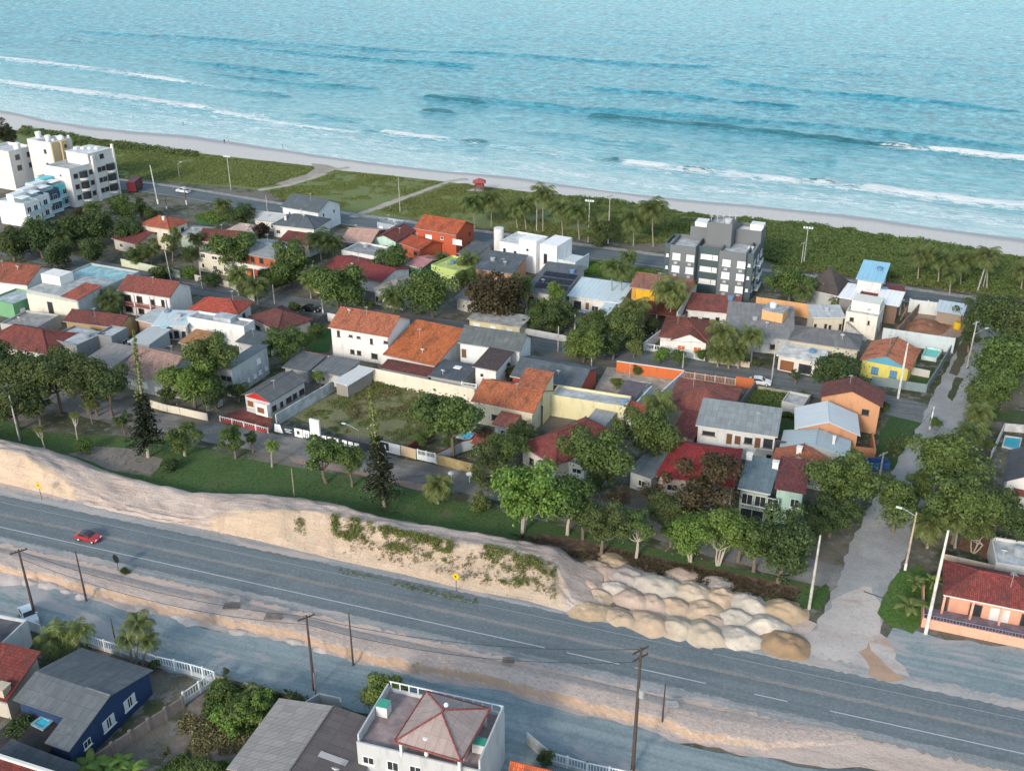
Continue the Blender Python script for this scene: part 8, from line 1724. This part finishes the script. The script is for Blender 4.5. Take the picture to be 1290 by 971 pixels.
for a in [('pale trunked thin tree west on the lawn', 50, 540, 9, 5, 'olive', 'sparse', PALE), ('pale trunked pruned tree mid lawn', 92, 524, 9, 5, 'olive', 'sparse', PALE), ('small bushy tree behind the soil patch', 155, 528, 12, 3, 'dark', 'loose'), ('twiggy grey tree by the blue house yard', 112, 510, 14, 4, 'olive', 'sparse'), ('pale stemmed tree right of the leaning pine', 232, 552, 24, 3.5, 'mid', 'loose', PALE), ('slim dark stemmed tree on the open lawn', 293, 552, 20, 4, 'mid', 'loose'), ('tiny tree beside the dirt street on the lawn edge', 316, 551, 10, 3, 'dark', 'loose'), ('low bush at the western lawn edge', 105, 563, 12, 1.2, 'mid', 'bush'), ('low dark bush by the leaning pine foot', 215, 585, 14, 1.0, 'dark', 'bush'), ('left crown of the twin garden trees', 240, 478, 32, 6, 'bright', 'round'), ('dark taller crown of the twin garden trees', 262, 450, 30, 8.5, 'mid', 'round'), ('dark low crown beneath the twin garden trees', 270, 492, 22, 4, 'dark', 'round'), ('round tree between the stained house and the green garden', 358, 434, 24, 5, 'mid', 'round'), ('lower leafy part tree by the dark lean-to roofs', 385, 428, 14, 3, 'bright', 'bush'), ('small bush between the lean-to roofs', 401, 474, 9, 3, 'bright', 'bush'),
          ('broad spreading tree left of the front tall pine', 405, 572, 32, 5.5, 'mid', 'spread'), ('smaller spreading tree touching the front tall pine', 440, 580, 22, 5, 'mid', 'spread'), ('flat topped street tree above the bright turquoise pool', 570, 523, 46, 8.5, 'mid', 'spread'), ('reddish leafed branch tree beside the turquoise pool', 608, 545, 16, 5, 'red', 'sparse'), ('dense round tree in front of the big bungalow', 638, 560, 26, 5.5, 'mid', 'round'), ('thin leafed tree below the round bungalow tree', 612, 590, 26, 4, 'dark', 'loose'), ('yellowish shrub at the foot of the thin leafed tree', 606, 633, 18, 1.5, 'olive', 'bush'),
          ('bright green multi stemmed tree at the embankment end', 664, 622, 46, 7, 'bright', 'round', PALE, 4), ('dark green companion right of the bright multi stemmed tree', 718, 628, 38, 6.5, 'mid', 'round', PALE, 2), ('leafy tree in front of the slate annex', 752, 572, 40, 8, 'mid', 'round'), ('tree crown joined to the yellow palm', 815, 545, 34, 7, 'mid', 'round'), ('narrow upright tree in front of the grey flat roof', 757, 598, 18, 5, 'dark', 'tall'), ('bushy dark tree right behind the lawn row', 762, 660, 30, 5.5, 'dark', 'round'), ('reddish thin tree behind the lawn row', 782, 628, 26, 5, 'red', 'sparse'), ('broad dark red leafed tree in front of the crimson roof', 880, 612, 46, 6.5, 'red', 'loose'), ('brown red tree right of the reddish thin tree', 820, 618, 26, 5.5, 'brown', 'sparse'), ('slim pale trunk tree of the lawn row', 806, 660, 26, 6, 'mid', 'loose', PALE), ('first bright tree with pale stems in the lawn row', 873, 668, 32, 5.5, 'bright', 'round', PALE, 3), ('second bright tree with pale stems in the lawn row', 912, 668, 34, 6, 'bright', 'loose', PALE, 4), ('dark tree in front of the glazed green house', 952, 680, 30, 5.5, 'mid', 'round'), ('tall dense tree at the lawn end by the concrete pole', 990, 682, 38, 7, 'dark', 'tall'), ('round tree beside the mint green house', 1060, 606, 38, 7, 'mid', 'round'), ('dark drooping tree over the driveway by the cobbled street', 1052, 648, 28, 4, 'dark', 'round'), ('reddish shrub under the driveway tree', 1035, 640, 12, 2.5, 'red', 'bush'),
          ('leafy street tree on the left bend of the cobbled street', 1130, 628, 38, 6, 'mid', 'round'), ('large light green tree over the cobbled street', 1188, 580, 50, 7.5, 'mid', 'round'), ('big tree behind the pink house yard', 1215, 635, 46, 7, 'mid', 'round'), ('spreading tree beside the slate roofed white house', 1258, 640, 38, 6, 'dark', 'spread'), ('dark tree above the concrete roofed house', 1285, 655, 30, 5, 'dark', 'round'), ('upper tree of the eastern thicket', 1272, 400, 40, 6.5, 'dark', 'round'), ('lower tree of the eastern thicket', 1272, 450, 46, 6.5, 'mid', 'round'), ('tall tree at the outer end of the eastern thicket', 1305, 420, 42, 8, 'dark', 'round'), ('street side tree of the eastern thicket', 1258, 482, 32, 5, 'mid', 'round'), ('dark tree beside the building site corner', 1228, 392, 22, 5, 'dark', 'loose'), ('shadowy small tree by the soil pit corner', 1224, 422, 16, 4, 'dark', 'loose'), ('dark bush at the orange house corner', 1113, 512, 11, 3, 'dark', 'bush'), ('hedge like shrub beside the blue skip', 1128, 560, 18, 2.4, 'dark', 'bush'), ('shrub at the corner of the cobbled lawn', 1180, 533, 10, 1.5, 'mid', 'bush'), ('round tree on the street behind the orange gable house', 1060, 468, 32, 5, 'dark', 'round'),
          ('big round street tree in front of the grey sheet roof', 541, 370, 34, 6, 'mid', 'round'), ('brown leafed street tree', 624, 376, 38, 5.5, 'brown', 'round'), ('green tree behind the brown leafed street tree', 652, 362, 20, 6, 'mid', 'round'), ('round tree behind the mint gable house', 492, 325, 22, 5, 'mid', 'round'), ('spreading almond tree in front of the orange red balcony house', 290, 313, 34, 6.5, 'mid', 'spread'), ('round dark tree at the maroon roof end', 366, 332, 28, 6, 'mid', 'round'), ('big dark tree on the grass verge of the middle street', 427, 358, 34, 6, 'mid', 'round'), ('dark tree at the corner of the low white gable houses', 305, 272, 15, 4.5, 'dark', 'round'), ('thin grey trunk tree by the cream red hip house', 215, 302, 16, 6, 'olive', 'loose'), ('small tree by the cream street wall', 240, 320, 12, 5, 'dark', 'round'), ('dark shrub row on the middle street', 268, 352, 16, 2, 'dark', 'bush'), ('green hedge shrub near the leaning pole', 205, 345, 16, 1.5, 'mid', 'bush'), ('green hedge shrub right of the leaning pole', 236, 344, 12, 1.6, 'bright', 'bush'), ('purple leafed shrub between the roofs', 328, 290, 16, 2.5, 'red', 'bush'),
          ('tall narrow bright green tree beside the solar panels', 699, 374, 15, 5, 'bright', 'tall'), ('dark garden shrubs under the solar house', 700, 402, 24, 3, 'dark', 'round'), ('low garden tree by the white street wall', 672, 402, 13, 3, 'mid', 'loose'), ('weeping pale green willow on the middle street', 734, 437, 24, 3.5, 'lime', 'round'), ('dark tree behind the pale willow', 742, 416, 20, 4, 'mid', 'round'), ('round tree in front of the yellow orange house', 790, 412, 26, 4.5, 'mid', 'round'), ('light shrub by the orange pool wall', 800, 437, 14, 2.5, 'olive', 'bush'), ('rounded hedge bush before the orange shutter house', 832, 447, 13, 2, 'bright', 'bush'), ('second hedge bush before the orange shutter house', 855, 451, 12, 2, 'mid', 'bush'), ('small shrub inside the orange walled yard', 803, 466, 9, 1.2, 'mid', 'bush'), ('shrub row beside the dark pool', 779, 482, 10, 1.5, 'olive', 'bush'), ('slim cypress like shrub by the brown mono roof box', 640, 466, 8, 3, 'dark', 'tall'), ('dense leafy tree beside the grey apartments', 995, 356, 26, 5.5, 'mid', 'round'), ('dark shrub by the driveway of the white garage house', 953, 457, 8, 1.5, 'dark', 'bush'), ('small tree by the garage house porch', 1003, 472, 8, 2.2, 'dark', 'loose'),
          ('scrubby tree on the dune by the dense palm', 757, 296, 16, 3.5, 'dark', 'loose'), ('dark pointed conifer at the western beach edge', 4, 165, 12, 8, 'pine', 'tall'), ('second pointed conifer by the western beach', 12, 172, 9, 6.5, 'pine', 'tall'),
          ('bright rounded tree by the gravel road', 488, 868, 28, 3.5, 'lime', 'round'), ('dark shrub behind the bright rounded tree', 514, 880, 13, 2, 'dark', 'bush'), ('big leafy bush on the weedy plot', 318, 888, 36, 1.8, 'mid', 'bush'), ('pale green bush in front of the big leafy bush', 290, 905, 26, 1.5, 'bright', 'bush'), ('sapling with pale stem on the weedy plot', 326, 890, 24, 3, 'bright', 'loose', PALE), ('dark bush at the plot corner by the stained wall', 372, 884, 18, 1.4, 'dark', 'bush'), ('bush by the mossy gravel road wall', 284, 868, 18, 1.5, 'mid', 'bush'), ('low dark weed clump at the foot of the round road sign', 157, 719, 7, .35, 'dark', 'bush'), ('tiny bush on the gravel road edge', 285, 845, 6, .8, 'dark', 'bush'), ('dark bush beside the terrace house wall', 686, 955, 13, 1.5, 'dark', 'bush'), ('dark bush by the slate roof in the nearest corner', 20, 922, 22, 2, 'dark', 'bush'), ('green bush at the bottom of the plot', 250, 968, 24, 1.6, 'mid', 'bush'), ('shaded bush in the navy house yard', 192, 838, 10, 1, 'dark', 'bush')]:  # the clump by the round sign is added as the dark mark at its foot
    lab, cx, cy, rp, zc, col, kind = a[:7]; tree(lab, cx, cy, rp, zc, col, kind, a[7] if len(a) > 7 else None, a[8] if len(a) > 8 else 1, name='shrub' if kind == 'bush' else 'tree', cat='shrub' if kind == 'bush' else 'tree')
for a in [('dark shrub filling the corner by the dark brown hip roof', 398, 415, 13, 2, 'mid', 'bush'), ('leafy shrub behind the brown hip roof', 372, 388, 12, 2, 'dark', 'bush'), ('street shrub beneath the two street palms', 312, 366, 14, 1.8, 'dark', 'bush'), ('leafy garden tree by the orange red balcony posts', 352, 352, 15, 3, 'mid', 'round'), ('dark garden tree left of the maroon roof', 338, 345, 14, 3.2, 'dark', 'round'), ('shrub at the left foot of the white columned porch', 462, 384, 12, 1.8, 'dark', 'bush'), ('low dark shrub under the big verge tree', 448, 368, 12, 1.4, 'dark', 'bush'), ('small tree between the lime wall and middle street', 170, 322, 14, 3.5, 'mid', 'loose'), ('olive tree at the back of the lime wall', 186, 312, 14, 3.5, 'olive', 'loose'), ('dark tree beside the hidden dark red roof and car park', 192, 270, 12, 3.5, 'dark', 'round'), ('hedge tree in front of the peach brick house', 588, 352, 15, 3, 'mid', 'round'), ('garden shrub between lime house and pink roof', 540, 330, 11, 2.2, 'mid', 'bush'), ('dark hedge behind the brown leafed tree', 676, 388, 13, 2.5, 'dark', 'round'), ('courtyard shrub beside the small pool', 752, 400, 14, 2.5, 'mid', 'bush'), ('deep green tree by the courtyard pool wall', 764, 412, 18, 4, 'dark', 'round'), ('dark tree on the bend of the middle street', 772, 434, 18, 3.5, 'dark', 'loose'), ('shrub before the grey dark sided annex', 822, 408, 12, 2, 'dark', 'bush'), ('hedge plant under the left hall palms', 886, 446, 10, 1.5, 'mid', 'bush'),
          ('dense dark tree behind the lawn row near the crimson roof', 838, 640, 26, 5, 'dark', 'round'), ('dark tree filling behind the bushy lawn tree', 736, 648, 24, 4.5, 'dark', 'round'), ('low dark shrubs between the two bright lawn trees', 846, 668, 18, 3, 'mid', 'bush'), ('green tree joining the second bright lawn tree', 934, 672, 26, 5, 'bright', 'loose'), ('shaded tree at the driveway entrance', 1022, 668, 22, 4, 'dark', 'loose'), ('bushy tree under the large light green tree', 1160, 612, 26, 4.5, 'mid', 'loose'), ('leafy tree between cobbled street and pink house yard', 1180, 655, 26, 4.5, 'dark', 'round'), ('bare stemmed tree in the soil yard by the pink house', 1232, 668, 24, 4, 'mid', 'loose', PALE, 4), ('green shrub at the wall of the rectangular blue pool', 1246, 560, 11, 1.8, 'mid', 'bush'), ('thicket shrub at the cobbled street edge', 1240, 505, 22, 3, 'mid', 'round'), ('garden bush in front of the stained pale blue house', 300, 492, 15, 2.5, 'dark', 'bush'), ('leafy bush on the side of the pink brown roofed house', 212, 498, 14, 2.5, 'dark', 'bush'), ('tall dark tree filling the gap of the dirt street row', 84, 458, 28, 7, 'mid', 'round'), ('low tree under the last tree of the dirt street row', 118, 500, 18, 4, 'dark', 'loose'), ('green bush inside the small green garden', 566, 560, 11, 1.3, 'bright', 'bush'), ('bush against the brick red lot wall', 530, 552, 12, 1.5, 'mid', 'bush'), ('green bush by the annex of the bright orange roofed house', 655, 545, 16, 3, 'dark', 'round'), ('light tree behind the grey flat roofed house', 838, 570, 18, 4, 'mid', 'loose'), ('little green yard tree between the grassy plot and metal roof', 972, 556, 12, 3, 'dark', 'round')]:
    lab, cx, cy, rp, zc, col, kind = a[:7]; tree(lab, cx, cy, rp, zc, col, kind, a[7] if len(a) > 7 else None, a[8] if len(a) > 8 else 1, name='shrub' if kind == 'bush' else 'tree', cat='shrub' if kind == 'bush' else 'tree')
# ---- palms
GP = 'coconut palms along the beach road'
for a in [('coconut palm behind the orange red house', 598, 288, 595, 256, 17), ('coconut palm next to the lifeguard tower', 619, 286, 618, 252, 17), ('coconut palm left of the tall one by the villa', 652, 288, 650, 261, 15), ('dark coconut palm behind the white villa', 663, 290, 660, 258, 17), ('tallest coconut palm behind the white villa', 684, 293, 685, 246, 18), ('slender coconut palm right of the tallest one', 709, 298, 707, 262, 16), ('coconut palm left of the floodlight mast', 730, 302, 728, 266, 17), ('bushy low palm between the two beach poles', 754, 304, 754, 284, 19), ('light green coconut palm behind the empty grass plot', 798, 310, 798, 277, 18), ('tall coconut palm near the grey apartments', 823, 311, 822, 264, 21), ('coconut palm at the western end of the eastern scrub', 1156, 354, 1159, 320, 17), ('yellow green coconut palm in the eastern scrub', 1182, 357, 1185, 325, 17), ('bright coconut palm over the site wall', 1196, 372, 1199, 345, 12), ('coconut palm behind the bright one', 1210, 361, 1212, 328, 18), ('eastern coconut palm by the leaning mast', 1243, 366, 1244, 322, 18), ('palm at the edge of the eastern thicket', 1286, 366, 1289, 340, 16)]:
    palm(*a, group=GP)
for a in [('palm standing over the navy townhouse trees', 45, 318, 44, 286, 16), ('pale palm between the western dark trees', 75, 322, 76, 300, 15), ('palm in front of the curved balconies', 118, 292, 116, 262, 12), ('short palm at the seaside car park', 281, 272, 280, 258, 12), ('small palm beside the cream wall and thin trunk tree', 190, 333, 190, 315, 11), ('short palm near the lime wall', 248, 318, 246, 300, 11), ('left palm of the pair on the middle street', 301, 372, 299, 347, 16, 'palmy'), ('right palm of the pair on the middle street', 325, 384, 323, 360, 17, 'palm'), ('dark royal palm in front of the maroon roof', 405, 328, 402, 302, 19, 'dark'), ('royal palm touching the salmon roofed house', 420, 330, 419, 306, 15, 'dark'), ('young palm in front of the big verge tree', 392, 376, 391, 352, 15, 'palmy'), ('palm before the white columned porch', 496, 393, 495, 374, 18, 'palm'), ('palm in the lime green house garden', 591, 348, 592, 329, 16), ('second palm in the lime green house garden', 560, 340, 557, 325, 11), ('dark round palm by the small red roof', 140, 400, 139, 378, 18, 'dark'),
          ('tall slim palm behind the courtyard pool', 772, 386, 771, 336, 15), ('slim palm with drooping grey fronds behind the courtyard pool', 783, 386, 784, 340, 14, 'palm'), ('palm at the corner of the mottled brown roof', 793, 350, 792, 324, 12), ('palm in the yellow orange house front yard', 843, 408, 845, 366, 24, 'palmy'), ('yellow green palm in front of the yellow orange house', 797, 420, 799, 388, 20, 'palmy'), ('left tall palm in front of the broad grey hall', 910, 458, 911, 420, 21, 'palmy'), ('right tall palm in front of the broad grey hall', 946, 460, 947, 423, 18, 'palmy'), ('low palm under the left hall palm', 904, 462, 903, 442, 15), ('low palm between the hall palms', 930, 464, 929, 444, 16), ('leaning low palm by the tan wall', 918, 464, 917, 447, 13, 'palmy'), ('palm by the pyramid roofed house', 1010, 392, 1012, 368, 14), ('little palm before the dark pyramid roof', 1054, 388, 1053, 376, 10, 'palmy'), ('yellow palm in front of the brown red hip roof', 832, 545, 830, 510, 22, 'palmy'), ('upper palm on the cobbled street edge', 1231, 545, 1233, 520, 19, 'palmy'), ('lower palm on the cobbled street edge', 1222, 570, 1224, 545, 20, 'palmy'), ('palm behind the brown street lamp', 1168, 690, 1170, 660, 24, 'palmy'), ('palm inside the pink house tree shade', 1203, 690, 1204, 655, 18, 'palmy'), ('young palm on the lawn edge of the embankment', 343, 588, 343, 561, 9, 'lime'), ('bushy young palm on the lawn by the garden lamps', 552, 634, 552, 612, 20, 'palmy')]:
    palm(*a[:6], **({'col': a[6]} if len(a) > 6 else {}))
# foreground palms and banana-like clumps
for a in [('yellow green feathery palm by the navy house fence', 66, 830, 68, 803, 26, 'palmy'), ('upright feathery palm next to the yellow green one', 100, 828, 101, 794, 18, 'palmy'), ('tall dark palm clump on the railing corner', 172, 838, 174, 786, 20, 'palm'), ('second stem of the dark railing palm', 166, 836, 160, 806, 15, 'palm'), ('leaning third stem of the dark railing palm', 180, 838, 186, 806, 15, 'palm')]:
    palm(*a[:6], col=a[6], nf=17)
def banana(label, bx, by, h, rp, col='bright', n=9):
    TN[0] += 1; r = random.Random(TN[0]); b = at(bx, by); t_ = thing('banana_plant', label, 'banana plant', V((b.x, b.y, 0))); sc = rp / ppm(by)
    mb = MB(); mb.tube([b, b + V((.1, 0, h * .55))], [.16, .09], 7); mb.build('stem', M('bark', (0.2, 0.2, 0.08)), t_, uv=False)
    mb = MB()
    for i in range(n):
        a = i * 2.4; d = V((math.cos(a), math.sin(a), 0)); s_ = V((-d.y, d.x, 0)); e = math.radians(r.uniform(45, 82)); p = b + V((.1, 0, h * .5)); L = sc * r.uniform(.9, 1.3); w0 = None
        for k in range(7):
            w_ = .34 * sc * .6 * math.sin(math.pi * min(1, (k + .4) / 6.8)); row = (p + s_ * w_ - V((0, 0, w_ * .3)), p, p - s_ * w_ - V((0, 0, w_ * .3)))
            if w0: mb.poly([w0[0], row[0], row[1], w0[1]]); mb.poly([w0[1], row[1], row[2], w0[2]])
            w0 = row; p = p + (d * math.cos(e) + V((0, 0, math.sin(e)))) * L / 6; e -= .34
    mb.build('leaves', M('leaf', LEAF[col]), t_, uv=False)
banana('banana plant in the lawn beside the leaning white pole', 1150, 745, 2.6, 18, 'palmy'); banana('broad banana plant near the pink terrace corner', 1143, 775, 3.0, 24, 'palmy'); banana('small round banana plant beside the cream rear wall', 1172, 742, 2.2, 15, 'lime')
for k, (x, y, l_) in enumerate([(98, 985, 'first'), (116, 978, 'second'), (134, 984, 'third'), (150, 978, 'fourth'), (166, 986, 'last')]): banana(f'{l_} banana plant from the left along the bottom edge', x, y, 2.6, 26, 'bright', 11)
# ---- tall pines
pine('tall leaning pine with a bare vine covered spire west of the garden trees', 187, 576, 416, 168, 3.6, .48)
pine('tall pine with a yellow green spire in front of the vacant lot', 484, 638, 486, 465, 3.6, .40)
